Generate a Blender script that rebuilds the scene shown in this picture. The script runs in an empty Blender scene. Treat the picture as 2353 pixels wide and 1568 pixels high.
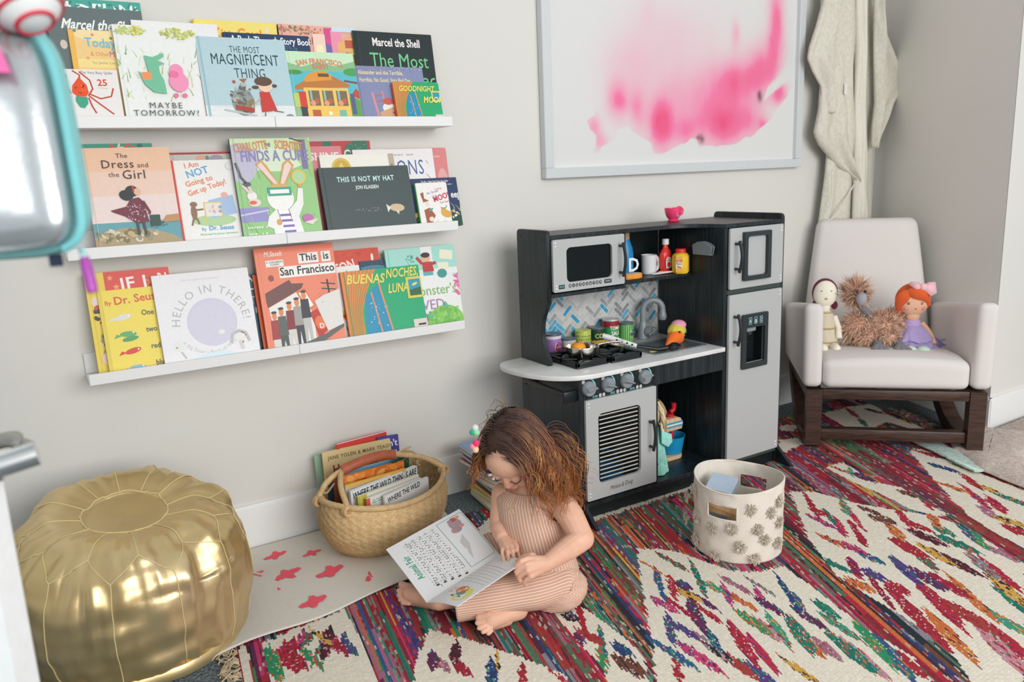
import bpy, bmesh, math, random
import numpy as np
from mathutils import Vector, Matrix, noise
PI = math.pi
S = bpy.context.scene
COL = S.collection
rnd = random.Random(7)
V = Vector

# ------------------------------------------------------------------ camera, world, light, exposure
CAM = V((-0.1006, -2.3885, 1.1003)); YAW, PITCH, ROLL, FPX = 0.54554, 0.2089, 0.0408, 1829.14
_f = V((math.sin(YAW)*math.cos(PITCH), math.cos(YAW)*math.cos(PITCH), -math.sin(PITCH)))
_r = V((math.cos(YAW), -math.sin(YAW), 0)); _d = _f.cross(_r)
R_ = math.cos(ROLL)*_r + math.sin(ROLL)*_d; D_ = -math.sin(ROLL)*_r + math.cos(ROLL)*_d; F_ = _f
cam = bpy.data.cameras.new('camera'); cam_o = bpy.data.objects.new('camera', cam); COL.objects.link(cam_o)
cam.sensor_width = 36; cam.lens = FPX/2353*36; cam.clip_start = .05
cam_o.matrix_world = Matrix((( R_.x, -D_.x, -F_.x, CAM.x), (R_.y, -D_.y, -F_.y, CAM.y), (R_.z, -D_.z, -F_.z, CAM.z), (0, 0, 0, 1)))
cam.dof.use_dof = True; cam.dof.focus_distance = 2.25; cam.dof.aperture_fstop = 3.6
S.camera = cam_o
def px(u, v, **k):                       # reference-photo pixel -> point on a plane (x=, y=, z=) or at a depth d=
    r = R_*((u-1176.5)/FPX) + D_*((v-784)/FPX) + F_
    (a, c), = k.items()
    if a == 'd': return CAM + r*c
    i = 'xyz'.index(a); return CAM + r*((c-CAM[i])/r[i])
def pln(u, v, o, n):
    r = R_*((u-1176.5)/FPX) + D_*((v-784)/FPX) + F_
    return CAM + r*((V(o)-CAM).dot(n)/r.dot(n))

w = bpy.data.worlds.new('daylight'); S.world = w; w.use_nodes = True
bg = w.node_tree.nodes['Background']; bg.inputs[0].default_value = (.93, .97, 1, 1); bg.inputs[1].default_value = .62
def area(name, loc, target, sx, sy, power, col=(1, 1, 1)):
    l = bpy.data.lights.new(name, 'AREA'); l.shape = 'RECTANGLE'; l.size = sx; l.size_y = sy; l.energy = power; l.color = col
    o = bpy.data.objects.new(name, l); COL.objects.link(o); o.location = loc
    o.rotation_euler = (V(target)-V(loc)).to_track_quat('-Z', 'Y').to_euler(); return o
area('window_daylight', (1.3, -4.7, 1.75), (1.4, -.3, .6), 3.4, 2.2, 165, (1, .99, .975))
area('side_fill_light', (-2.6, -3.2, 2.0), (.6, -.2, .6), 1.6, 1.6, 22, (.95, .98, 1))  # weak fill added from the left, not a window of the room
S.view_settings.view_transform = 'Standard'; S.view_settings.look = 'None'
S.view_settings.exposure = -.13; S.view_settings.gamma = 1; S.view_settings.use_curve_mapping = False
S.cycles.use_denoising = True
try: S.cycles.denoiser = 'OPENIMAGEDENOISE'
except Exception: pass
S.cycles.max_bounces = 8; S.cycles.diffuse_bounces = 4; S.cycles.glossy_bounces = 4; S.cycles.transparent_max_bounces = 16
S.cycles.sample_clamp_indirect = 6; S.cycles.caustics_reflective = False; S.cycles.caustics_refractive = False

# ------------------------------------------------------------------ materials
def lin(h, g=1.12):
    h = h.lstrip('#'); o = []
    for i in (0, 2, 4):
        c = int(h[i:i+2], 16)/255
        c = c/12.92 if c <= .04045 else ((c+.055)/1.055)**2.4
        o.append(min(c*g, .9))
    return o
_M = {}
def nodes(name, rough=.55, metal=0.0, spec=.4):
    m = bpy.data.materials.new(name); m.use_nodes = True; nt = m.node_tree
    b = nt.nodes['Principled BSDF']; b.inputs['Roughness'].default_value = rough; b.inputs['Metallic'].default_value = metal
    b.inputs['Specular IOR Level'].default_value = spec
    return m, nt, b
def N(nt, t, **k):
    n = nt.nodes.new(t)
    for a, v in k.items(): setattr(n, a, v)
    return n
def noisy(nt, b, col, scale=40, amt=.06, stretch=(1, 1, 1), detail=3, col2=None, lo=.3, hi=.7, bump=0, bscale=None):
    L = nt.links.new
    tc = N(nt, 'ShaderNodeTexCoord'); mp = N(nt, 'ShaderNodeMapping'); mp.inputs['Scale'].default_value = stretch
    L(tc.outputs['Object'], mp.inputs['Vector'])
    nz = N(nt, 'ShaderNodeTexNoise'); nz.inputs['Scale'].default_value = scale; nz.inputs['Detail'].default_value = detail
    L(mp.outputs[0], nz.inputs['Vector'])
    rp = N(nt, 'ShaderNodeValToRGB'); e = rp.color_ramp.elements
    e[0].position = lo; e[1].position = hi
    c2 = col2 or [c*(1+amt) for c in col]; c1 = col if col2 else [c*(1-amt) for c in col]
    e[0].color = (*c1, 1); e[1].color = (*c2, 1)
    L(nz.outputs['Fac'], rp.inputs['Fac']); L(rp.outputs[0], b.inputs['Base Color'])
    if bump:
        bp = N(nt, 'ShaderNodeBump'); bp.inputs['Strength'].default_value = bump; bp.inputs['Distance'].default_value = .004
        if bscale:
            n2 = N(nt, 'ShaderNodeTexNoise'); n2.inputs['Scale'].default_value = bscale; n2.inputs['Detail'].default_value = 4
            L(mp.outputs[0], n2.inputs['Vector']); L(n2.outputs['Fac'], bp.inputs['Height'])
        else: L(nz.outputs['Fac'], bp.inputs['Height'])
        L(bp.outputs[0], b.inputs['Normal'])
def M(hexc, rough=.55, metal=0.0, spec=.4, amt=.03, scale=60, bump=0, g=1.12, **k):   # plain painted / printed surface with a little tone variation
    key = (hexc, rough, metal, spec, amt, scale, bump, g, str(sorted(k.items())))
    if key not in _M:
        m, nt, b = nodes('surface_'+hexc.strip('#'), rough, metal, spec)
        noisy(nt, b, lin(hexc, g), scale, amt, bump=bump, **k); _M[key] = m
    return _M[key]
def fabric(hexc, scale=500, bump=.25, amt=.06, sheen=.2, rough=.9):
    key = ('fab', hexc, scale, bump, amt)
    if key not in _M:
        m, nt, b = nodes('fabric_'+hexc.strip('#'), rough, 0, .15)
        b.inputs['Sheen Weight'].default_value = sheen
        noisy(nt, b, lin(hexc), scale, amt, bump=bump); _M[key] = m
    return _M[key]
def wood(hexa, hexb, rough=.45, stretch=(60, 60, 3), scale=2.0, spec=.4, bump=.05):
    key = ('wood', hexa, hexb, stretch, scale)
    if key not in _M:
        m, nt, b = nodes('wood_'+hexa.strip('#'), rough, 0, spec)
        noisy(nt, b, lin(hexa), scale, 0, stretch, 5, lin(hexb), .35, .7, bump=bump); _M[key] = m
    return _M[key]

# ------------------------------------------------------------------ objects
OFF = {}
def thing(name, label, cat, loc=(0, 0, 0), rot=None, group=None, local=False):
    o = bpy.data.objects.new(name, None); o.empty_display_size = .05; COL.objects.link(o); o.location = loc
    if rot: o.rotation_euler = rot
    o['label'] = label; o['category'] = cat
    if group: o['group'] = group
    OFF[o.name] = V((0, 0, 0)) if (rot or local) else V(loc)
    return o
def tag(o, label, cat, group=None, kind=None):
    o['label'] = label; o['category'] = cat
    if group: o['group'] = group
    if kind: o['kind'] = kind
    return o
class MB:
    def __init__(s): s.v = []; s.f = []; s.m = []; s.mats = []
    def mi(s, mat):
        if mat not in s.mats: s.mats.append(mat)
        return s.mats.index(mat)
    def add(s, vs, fs, mat):
        o = len(s.v); s.v += [V(p) for p in vs]; k = s.mi(mat)
        for f in fs: s.f.append(tuple(i+o for i in f)); s.m.append(k)
        return s
    def bm(s, b, mat, mtx=None):
        b.verts.ensure_lookup_table(); b.verts.index_update()
        s.add([(mtx @ v.co if mtx else v.co.copy()) for v in b.verts], [[v.index for v in f.verts] for f in b.faces], mat); b.free(); return s
    def box(s, lo, hi, mat, bev=0, seg=2, mtx=None):
        b = bmesh.new(); bmesh.ops.create_cube(b, size=1)
        lo, hi = V(lo), V(hi)
        for v in b.verts: v.co = V([lo[i]+(v.co[i]+.5)*(hi[i]-lo[i]) for i in range(3)])
        if bev: bmesh.ops.bevel(b, geom=b.edges[:], offset=min(bev, .49*min(abs(hi[i]-lo[i]) for i in range(3))), segments=seg, affect='EDGES', profile=.5)
        return s.bm(b, mat, mtx)
    def prism(s, pts, o, ax, ay, n, d, mat, bev=0, seg=2):     # 2-D outline extruded d along n
        o, ax, ay, n = V(o), V(ax), V(ay), V(n)
        b = bmesh.new(); vs = [b.verts.new(o+ax*p[0]+ay*p[1]) for p in pts]; f = b.faces.new(vs)
        r = bmesh.ops.extrude_face_region(b, geom=[f])
        for v in [g for g in r['geom'] if isinstance(g, bmesh.types.BMVert)]: v.co += n*d
        bmesh.ops.recalc_face_normals(b, faces=b.faces[:])
        if bev:
            es = [e for e in b.edges if len(e.link_faces) == 2 and e.calc_face_angle() > .9]
            bmesh.ops.bevel(b, geom=es, offset=bev, segments=seg, affect='EDGES', profile=.5)
        return s.bm(b, mat)
    def ring(s, outer, inner, o, ax, ay, n, d, mat):           # frame between two outlines with equal point counts
        o, ax, ay, n = V(o), V(ax), V(ay), V(n); k = len(outer)
        vs = [o+ax*p[0]+ay*p[1]+n*z for z in (0, d) for q in (outer, inner) for p in q]; fs = []
        for i in range(k):
            j = (i+1) % k
            fs += [(i, j, k+j, k+i), (2*k+i, 3*k+i, 3*k+j, 2*k+j), (i, 2*k+i, 2*k+j, j), (k+i, k+j, 3*k+j, 3*k+i)]
        return s.add(vs, fs, mat)
    def tube(s, pts, r, mat, n=8, caps=True, flat=1.0, up=None):
        pts = [V(p) for p in pts]; rs = r if isinstance(r, (list, tuple)) else [r]*len(pts)
        t0 = (pts[1]-pts[0]).normalized(); a = V(up) if up else (V((0, 0, 1)) if abs(t0.z) < .9 else V((1, 0, 0)))
        a = (a-t0*a.dot(t0)).normalized(); vs = []; fs = []
        for i, p in enumerate(pts):
            t = (pts[min(i+1, len(pts)-1)]-pts[max(i-1, 0)])
            t = t.normalized() if t.length > 1e-9 else t0
            a = (a-t*a.dot(t)); a = a.normalized() if a.length > 1e-6 else t.orthogonal().normalized(); b = t.cross(a)
            for k in range(n):
                q = 2*PI*k/n; vs.append(p+(a*math.cos(q)*flat+b*math.sin(q))*rs[i])
        for i in range(len(pts)-1):
            for k in range(n): fs.append((i*n+k, i*n+(k+1) % n, (i+1)*n+(k+1) % n, (i+1)*n+k))
        if caps: fs.append(tuple(range(n-1, -1, -1))); fs.append(tuple((len(pts)-1)*n+k for k in range(n)))
        return s.add(vs, fs, mat)
    def lathe(s, prof, mat, o=(0, 0, 0), n=32, mtx=None, sx=1, sy=1, wob=None):
        o = V(o); vs = []; fs = []; k = len(prof)
        for i in range(n):
            a = 2*PI*i/n
            for r, z in prof:
                q = wob(a, z) if wob else 1
                p = V((r*math.cos(a)*sx*q, r*math.sin(a)*sy*q, z)); vs.append(o+(mtx @ p if mtx else p))
        for i in range(n):
            for j in range(k-1):
                a, b = i*k+j, ((i+1) % n)*k+j
                fs.append((a, b, b+1, a+1))
        if prof[0][0] > 1e-5: fs.append(tuple(i*k for i in range(n-1, -1, -1)))
        if prof[-1][0] > 1e-5: fs.append(tuple(i*k+k-1 for i in range(n)))
        return s.add(vs, fs, mat)
    def ell(s, c, r, mat, u=20, v=12, mtx=None, fn=None):
        c = V(c); r = V(r) if not isinstance(r, (int, float)) else V((r, r, r)); vs = []; fs = []
        for j in range(v+1):
            th = PI*j/v
            for i in range(u):
                ph = 2*PI*i/u; d = V((math.sin(th)*math.cos(ph), math.sin(th)*math.sin(ph), math.cos(th)))
                p = V((d.x*r.x, d.y*r.y, d.z*r.z))
                if fn: p = p*fn(d)
                vs.append(c+(mtx @ p if mtx else p))
        for j in range(v):
            for i in range(u):
                a, b = j*u+i, j*u+(i+1) % u
                fs.append((a, a+u, b+u, b) if 0 < j < v-1 else ((a, a+u, b+u) if j == 0 else (a, a+u, b)))
        return s.add(vs, fs, mat)
    def grid(s, fn, nu, nv, mat, wrap=False):
        vs = [fn(i/nu, j/nv) for j in range(nv+1) for i in range(nu+(0 if wrap else 1))]; q = nu if wrap else nu+1; fs = []
        for j in range(nv):
            for i in range(nu): fs.append((j*q+i, j*q+(i+1) % q, (j+1)*q+(i+1) % q, (j+1)*q+i))
        return s.add(vs, fs, mat)
    def build(s, name, parent=None, ang=35, smooth=True, label=None, subsurf=0, solid=0, loc=None):
        off = OFF.get(parent.name, V((0, 0, 0))) if parent else V((0, 0, 0))
        if loc is not None and not parent: off = V(loc)
        me = bpy.data.meshes.new(name); me.from_pydata([v-off for v in s.v], [], s.f)
        for m in s.mats: me.materials.append(m)
        me.polygons.foreach_set('material_index', s.m)
        if smooth:
            me.polygons.foreach_set('use_smooth', [True]*len(me.polygons))
            me.update(); me.set_sharp_from_angle(angle=math.radians(ang))
        me.validate(); me.update()
        o = bpy.data.objects.new(name, me); COL.objects.link(o)
        if loc is not None and not parent: o.location = loc
        if parent: o.parent = parent; OFF[o.name] = off
        if solid: md = o.modifiers.new('solid', 'SOLIDIFY'); md.thickness = solid; md.offset = 0
        if subsurf: md = o.modifiers.new('sub', 'SUBSURF'); md.levels = subsurf; md.render_levels = subsurf
        if label: o['label'] = label
        return o
def structure(o): o['kind'] = 'structure'; return o
def rrect(x0, y0, x1, y1, r, n=5):
    r = min(r, (x1-x0)/2, (y1-y0)/2); out = []
    for cx, cy, a in ((x1-r, y1-r, 0), (x0+r, y1-r, 90), (x0+r, y0+r, 180), (x1-r, y0+r, 270)):
        for i in range(n+1):
            t = math.radians(a+90*i/n); out.append((cx+r*math.cos(t), cy+r*math.sin(t)))
    return out
def spline(pts, n=8):                     # Catmull-Rom through points
    P = [V(p) for p in pts]; P = [P[0]*2-P[1]]+P+[P[-1]*2-P[-2]]; out = []
    for i in range(1, len(P)-2):
        for k in range(n):
            t = k/n; a, b, c, d = P[i-1:i+3]
            out.append(.5*((2*b)+(c-a)*t+(2*a-5*b+4*c-d)*t*t+(3*b-a-3*c+d)*t**3))
    return out+[P[-2]]
def lerp(a, b, t): return a+(b-a)*t
def dup_tree(o, parent=None):             # copy a thing with its parts and sub-parts
    c = o.copy(); COL.objects.link(c); c.parent = parent; OFF[c.name] = OFF.get(o.name, V((0, 0, 0)))
    for ch in list(o.children): dup_tree(ch, c)
    return c

# ------------------------------------------------------------------ lettering: glyph outlines turned into flat printed shapes
GL = {}
def _load_glyphs():
    cu = bpy.data.curves.new('glyph', 'FONT'); cu.size = 1; cu.resolution_u = 2
    ob = bpy.data.objects.new('glyph', cu); COL.objects.link(ob)
    def ev(body):
        cu.body = body; dg = bpy.context.evaluated_depsgraph_get(); dg.update(); e = ob.evaluated_get(dg); me = e.to_mesh()
        r = ([tuple(v.co[:2]) for v in me.vertices], [tuple(p.vertices) for p in me.polygons]); e.to_mesh_clear(); return r
    mx = lambda r: max(p[0] for p in r[0])
    base = mx(ev('HH'))
    for ch in "ABCDEFGHIJKLMNOPQRSTUVWXYZabcdefghijklmnopqrstuvwxyz0123456789.,!?'&:/-":
        adv = mx(ev('H'+ch+'H'))-base
        for bold in (0, 1):
            cu.offset = .022 if bold else 0
            GL[ch, bold] = (*ev(ch), adv)
        cu.offset = 0
    GL[' ', 0] = GL[' ', 1] = ([], [], .3)
    bpy.data.objects.remove(ob); bpy.data.curves.remove(cu)
_load_glyphs()
class Art:                                # flat artwork on a panel: x right, y DOWN from the top-left corner, unit = panel width
    def __init__(s, mb, o, ax, ay, n, unit=1.0, eps=4e-5): s.mb, s.o, s.ax, s.ay, s.n, s.u, s.eps, s.L = mb, V(o), V(ax), V(ay), V(n), unit, eps, 1
    def P(s, x, y): return s.o+s.ax*(x*s.u)+s.ay*(y*s.u)+s.n*(s.eps*s.L)
    H = None
    def clip(s, pts):                      # keep artwork inside the panel edges
        if s.H is None: return pts
        for ax, lim, sg in ((0, 0, 1), (0, 1, -1), (1, 0, 1), (1, s.H, -1)):
            out = []
            for i, p in enumerate(pts):
                q = pts[i-1]; a, b = (p[ax]-lim)*sg, (q[ax]-lim)*sg
                if (a >= 0) != (b >= 0): t = b/(b-a); out.append((q[0]+(p[0]-q[0])*t, q[1]+(p[1]-q[1])*t))
                if a >= 0: out.append(p)
            pts = out
            if len(pts) < 3: return []
        return pts
    def poly(s, pts, c):
        pts = s.clip(pts)
        if pts: s.L += 1; s.mb.add([s.P(*p) for p in pts], [tuple(range(len(pts)))], ink(c))
        return s
    def rect(s, x0, y0, x1, y1, c): return s.poly([(x0, y0), (x0, y1), (x1, y1), (x1, y0)], c)
    def ell(s, x, y, rx, ry, c, rot=0, n=18, a0=0, a1=360):
        ca, sa = math.cos(math.radians(rot)), math.sin(math.radians(rot)); pts = []
        for i in range(n+(0 if a1-a0 >= 360 else 1)):
            t = math.radians(a0+(a1-a0)*i/n); p, q = rx*math.cos(t), ry*math.sin(t); pts.append((x+p*ca-q*sa, y+p*sa+q*ca))
        return s.poly(pts, c)
    def line(s, pts, wd, c):
        vs = []; fs = []
        for i, p in enumerate(pts):
            a = pts[max(i-1, 0)]; b = pts[min(i+1, len(pts)-1)]; dx, dy = b[0]-a[0], b[1]-a[1]; l = math.hypot(dx, dy) or 1
            ww = (wd[i] if isinstance(wd, (list, tuple)) else wd)/2
            vs += [(p[0]-dy/l*ww, p[1]+dx/l*ww), (p[0]+dy/l*ww, p[1]-dx/l*ww)]
        for i in range(1, len(pts)): s.poly([vs[k] for k in (2*i-2, 2*i-1, 2*i+1, 2*i)], c); s.L -= (1 if i > 1 else 0)
        return s
    def text(s, t, x, y, h, c, al='c', bold=0, sx=1.0, rot=0, shear=0, sp=0, arc=None, wob=0):
        s.L += 1; sc = h/.69; ws = [(GL.get((ch, bold)) or GL['.', 0]) for ch in t]
        adv = [(g[2]+sp)*sc*sx for g in ws]; W = sum(adv); x0 = -W/2 if al == 'c' else (-W if al == 'r' else 0)
        ca, sa = math.cos(math.radians(rot)), math.sin(math.radians(rot)); mt = ink(c); rg = random.Random(t)
        for g, ad in zip(ws, adv):
            if g[0]:
                dy = rg.uniform(-wob, wob)*h
                pts = []
                for p in g[0]:
                    lx, ly = p[0]*sc*sx+p[1]*sc*shear, p[1]*sc+dy
                    if arc:                # arc = (radius, sign): bend round a circle centred below (+) or above (-) the baseline
                        r, sg = arc; th = (x0+ad/2)/r; lx -= ad/2
                        gx, gy = lx, ly
                        px_, py_ = r*math.sin(th)+gx*math.cos(th)+gy*math.sin(th)*sg, (r*math.cos(th)-r)*sg-gx*math.sin(th)*sg+gy*math.cos(th)
                    else: px_, py_ = x0+lx, ly
                    pts.append((x+px_*ca+py_*sa, y-py_*ca+px_*sa))
                ok = (lambda q: True) if s.H is None else (lambda q: -.001 <= q[0] <= 1.001 and 0 <= q[1] <= s.H)
                s.mb.add([s.P(*q) for q in pts], [f for f in g[1] if all(ok(pts[i]) for i in f)], mt)
            x0 += ad
        return s
    def scrib(s, x0, y0, x1, y1, n, c, hgt, seed=0, cov=.85):   # lines of print too small to read
        rg = random.Random(seed)
        for i in range(n):
            yy = lerp(y0, y1, i/max(n-1, 1)); xx = x0
            while xx < x1*1.0:
                l = rg.uniform(.02, .05)*(x1-x0)*2.2
                if rg.random() < cov: s.rect(xx, yy, min(xx+l, x1), yy+hgt, c)
                xx += l+.012*(x1-x0)*2; s.L -= 1
        s.L += 1; return s
    def blobs(s, cx, cy, rx, ry, n, size, cols, seed=0):
        rg = random.Random(seed)
        for i in range(n):
            a = rg.uniform(0, 6.28); q = math.sqrt(rg.random())
            s.ell(cx+rx*q*math.cos(a), cy+ry*q*math.sin(a), size*rg.uniform(.5, 1.2), size*rg.uniform(.3, .9), rg.choice(cols), rg.uniform(0, 180), 8)
        return s
def ink(c):
    return c if not isinstance(c, str) else M(c, .42, 0, .35, .02, 90)

# ================================================================== ROOM
def wall_mat():
    m, nt, b = nodes('wall_paint', .85, 0, .2); noisy(nt, b, lin('#cfcdc7', 1.15), 3, .012, bump=.12, bscale=180); return m
WALL = wall_mat(); TRIM = M('#dcdcda', .4, amt=.01, g=1.15)
def carpet_mat(ha, hb, sc=140, bump=.9, nm='carpet'):
    m, nt, b = nodes(nm, .95, 0, .1); noisy(nt, b, lin(ha), sc, 0, (1, 1, 1), 6, lin(hb), .32, .68, bump=bump); return m
mb = MB(); mb.box((-2.6, -4.6, -.05), (5.2, .1, 0), carpet_mat('#3a4549', '#858e90')); structure(mb.build('floor'))
mb = MB(); mb.box((-2.6, 0, 0), (3.5, .1, 2.75), WALL); structure(mb.build('wall_back'))
mb = MB(); mb.prism([(3.40, .0), (3.1307, -.753), (3.25, -.66), (3.5, 0)], (0, 0, 0), (1, 0, 0), (0, 1, 0), (0, 0, 1), 2.75, WALL); structure(mb.build('wall_right'))
mb = MB(); mb.prism([(3.13, -.755), (5.2, -.755), (5.2, -.64), (3.26, -.64)], (0, 0, 0), (1, 0, 0), (0, 1, 0), (0, 0, 1), 2.75, WALL); structure(mb.build('wall_alcove'))
def skirting(name, a, b, n):
    a, b, n = V(a), V(b), V(n); t = (b-a).normalized(); mb = MB()
    mb.prism([(0, 0), (.015, 0), (.015, .122), (.011, .136), (0, .136)], a, n, (0, 0, 1), t, (b-a).length, TRIM); structure(mb.build(name))
skirting('baseboard_back', (-2.6, 0, 0), (3.39, 0, 0), (0, -1, 0))
_n = V((-.755, .27, 0)).normalized()
skirting('baseboard_right', (3.40, -.01, 0), (3.125, -.77, 0), _n)
skirting('baseboard_alcove', (3.115, -.755, 0), (5.2, -.755, 0), (0, -1, 0))

# open door beside the camera: leaf, lever handles
E0 = px(85, 1568, d=.92); dl = V((-R_.x, -R_.y, 0)).normalized(); dn = V((F_.x, F_.y, 0)).normalized()
mb = MB(); o = V((E0.x, E0.y, .01))+dl*.024; white = M('#e3e5e6', .35, g=1.15)
mb.prism(rrect(0, 0, .8, 2.0, .004, 2), o, dl, (0, 0, 1), dn, .04, white)
door = structure(mb.build('door_1'))
steel = M('#dcdddd', .26, 1.0, amt=.02)
mb = MB(); a = px(-150, 1118, d=.84); b = px(86, 1041, d=.88)
mb.tube([a, a.lerp(b, .5), b], .0135, steel, 20); mb.tube([a, a+dn*.07], .011, steel, 14)
mb.tube([a.lerp(b, .62)+V((0, 0, -.004)), a.lerp(b, .18)+V((0, 0, -.006)), a+V((0, 0, -.01))], [.013, .016, .02], steel, 20)
lv = mb.build('lever_handle'); lv.parent = door
mb = MB(); a = px(-150, 1060, d=1.02); b = px(76, 1026, d=1.03)
mb.tube(spline([a, px(10, 1012, d=1.02), px(45, 1017, d=1.025), b]), [.02]*8+[.019]*8+[.012]*8+[.005], M('#a5a69f', .35, .8), 14, flat=.5)
lv = mb.build('lever_handle'); lv.parent = door

# ================================================================== PICTURE LEDGES
LW = M('#d9d9d8', .42, amt=.01, g=1.15)
LZ = {1: 1.2478, 2: .9274, 3: .604}; LX = {1: -.0057, 2: -.0054, 3: 0}
WHERE = {1: 'top', 2: 'middle', 3: 'lowest'}
for r in (1, 2, 3):
    for k in (0, 1):
        x0, x1, z = LX[r]+.55*k+.0004, LX[r]+.55*(k+1)-.0004, LZ[r]
        t = thing('picture_ledge', f'white wooden picture ledge, {"left" if k == 0 else "right"} half of the {WHERE[r]} row of books', 'shelf', (x0, 0, z), group='white picture ledges')
        mb = MB(); mb.box((x0, -.111, z), (x1, -.001, z+.011), LW, .0008, 1); mb.build('base', t)
        mb = MB(); mb.box((x0, -.12, z), (x1, -.1115, z+.029), LW, .0012, 1); mb.build('front_lip', t)
        mb = MB(); mb.box((x0, -.0105, z+.0115), (x1, -.001, z+.066), LW, .0012, 1); mb.build('back_rail', t)

# ================================================================== BOOKS
PAGE = M('#e4dfd2', .8, amt=.05, scale=300)
def book(tl, tr, row, layer, cover, label, art=None, t=.0115, spine=None, rounded=0, name='picture_book', group=None, edge=None):
    yb, yt = -.1075+.022*layer, -.052+.0135*layer
    z0 = LZ[row]+.0118; yt = yb+(yt-yb)*min(1, (px(*tl, y=yt).z-z0)/.23)      # short books lean less far back
    A, B = px(*tl, y=yt), px(*tr, y=yt); zt = (A.z+B.z)/2; wd = B.x-A.x
    lean = math.atan2(yt-yb, zt-z0); h = math.hypot(yt-yb, zt-z0)
    th = thing(name, label, 'book', (A.x, yb, z0), (-lean, 0, 0), group or f'picture books on the {WHERE[row]} shelf')
    make_book(th, wd, h, t, cover, art, spine or cover, rounded, edge); return th
def make_book(th, wd, h, t, cover, art=None, spine=None, rounded=0, edge=None):
    # local frame: x right, z up, front board faces -y
    c, sp = ink(cover), ink(spine or cover); mb = MB(); bt = .0016
    R0 = rounded or .0015
    mb.prism(rrect(0, 0, wd, h, R0, 4 if rounded else 1), (0, bt, 0), (1, 0, 0), (0, 0, 1), (0, -1, 0), bt, c)
    mb.prism(rrect(0, 0, wd, h, R0, 4 if rounded else 1), (0, t, 0), (1, 0, 0), (0, 0, 1), (0, -1, 0), bt, ink(edge) if edge else c)
    mb.box((-.0005, .0003, 0 if not rounded else .004), (.0016, t-.0003, h-(0 if not rounded else .004)), sp)
    if art:
        a = Art(mb, (0, 0, h), (1, 0, 0), (0, 0, -1), (0, -1, 0), wd); a.H = h/wd; art(a)
        if not rounded: a.line([(.045, 0), (.045, a.H)], .004, M('#9a9a94', .6) if False else ink(cover))
    mb.build('cover', th)
    mb = MB(); g = .003 if not rounded else .001
    mb.box((.0018, bt+.0002, g), (wd-g, t-bt-.0002, h-g), PAGE); mb.build('pages', th)

D = '#333c3e'
def a_teal(a):
    a.text('MADELINE', .5, .2, .15, '#e8ece6', bold=1, sp=.03, wob=.08)
    for i in range(14): a.ell(.07*i+.03, .05+.03*(i % 3), .03, .012, '#2c7f74', i*40)
def a_slate(a):
    a.text('Marcel the Shell', .54, .235, .105, '#e6e8e4', bold=1, shear=.3, sx=.78, wob=.04); a.text('The', .2, .62, .12, '#dfe2de', al='l', shear=.2, sx=.7)
    a.ell(.16, .41, .035, .05, '#c9b9ad'); a.rect(0, 0, .03, a.H, '#2a3450')
def a_today(a):
    a.rect(.0, 0, .1, a.H, '#e2b04e'); a.ell(.55, .1, .45, .14, '#efd29b'); a.rect(.1, .62, 1, .8, '#e6cf8a')
    a.text('Today', .28, .36, .19, '#6fb3c9', al='l', bold=1, sx=.85, wob=.05); a.text('& Other', .36, .55, .09, '#d3855a', al='l', sx=.8)
    a.text('MOODS', .72, .56, .12, '#8d6c8c', al='l', sx=.85); a.text('by Jamie Lee C', .38, .72, .06, '#8f9c8a', al='l')
    for x, y, c in ((.12, .03, '#5b86ac'), (.45, .1, '#d9837a'), (.8, .16, '#3f9a74'), (.3, .6, '#e09a6a')): a.ell(x, y, .03, .03, c)
def a_spider(a):
    a.text('The Very Busy Spider', .62, .09, .055, '#4a4844', sx=.85); a.text('25', .6, .33, .13, '#c8452f', al='l', bold=1); a.rect(.6, .36, .76, .365, '#999')if False else a.line([(.6, .37), (.78, .39)], .006, '#8f8c88')
    for p in ([(.28, .3), (.3, .12), (.18, .03)], [(.4, .55), (.5, .4), (.47, .22), (.3, .05)], [(.42, .5), (.62, .6), (.82, .55), (.88, .38)], [(.42, .55), (.6, .72), (.82, .92)], [(.4, .58), (.44, .75), (.5, .9)], [(.1, .5), (.04, .3), (.06, .1)]): a.line(p, .03, '#b5492f')
    a.poly([(.28, .16), (.14, .34), (.12, .48), (.2, .56), (.36, .56), (.42, .48), (.4, .32)], '#dd4f28'); a.blobs(.27, .4, .1, .12, 10, .02, ['#7a2d1c', '#ef7a3c'], 3)
    a.poly([(.17, .56), (.16, .66), (.22, .78), (.3, .8), (.38, .7), (.38, .57)], '#3f9d7b')
def grass(a, n, y0, y1, seed):
    g = random.Random(seed)
    for i in range(n):
        x = g.random(); y = g.uniform(y0, y1); l = g.uniform(.06, .16); dx = g.uniform(-.08, .08)
        a.line([(x, y), (x+dx*.4, y-l*.6), (x+dx, y-l)], [.012, .008, .002], g.choice(['#9bbf6f', '#7fae62', '#c3d6a0', '#b5cfa5']))
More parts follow.
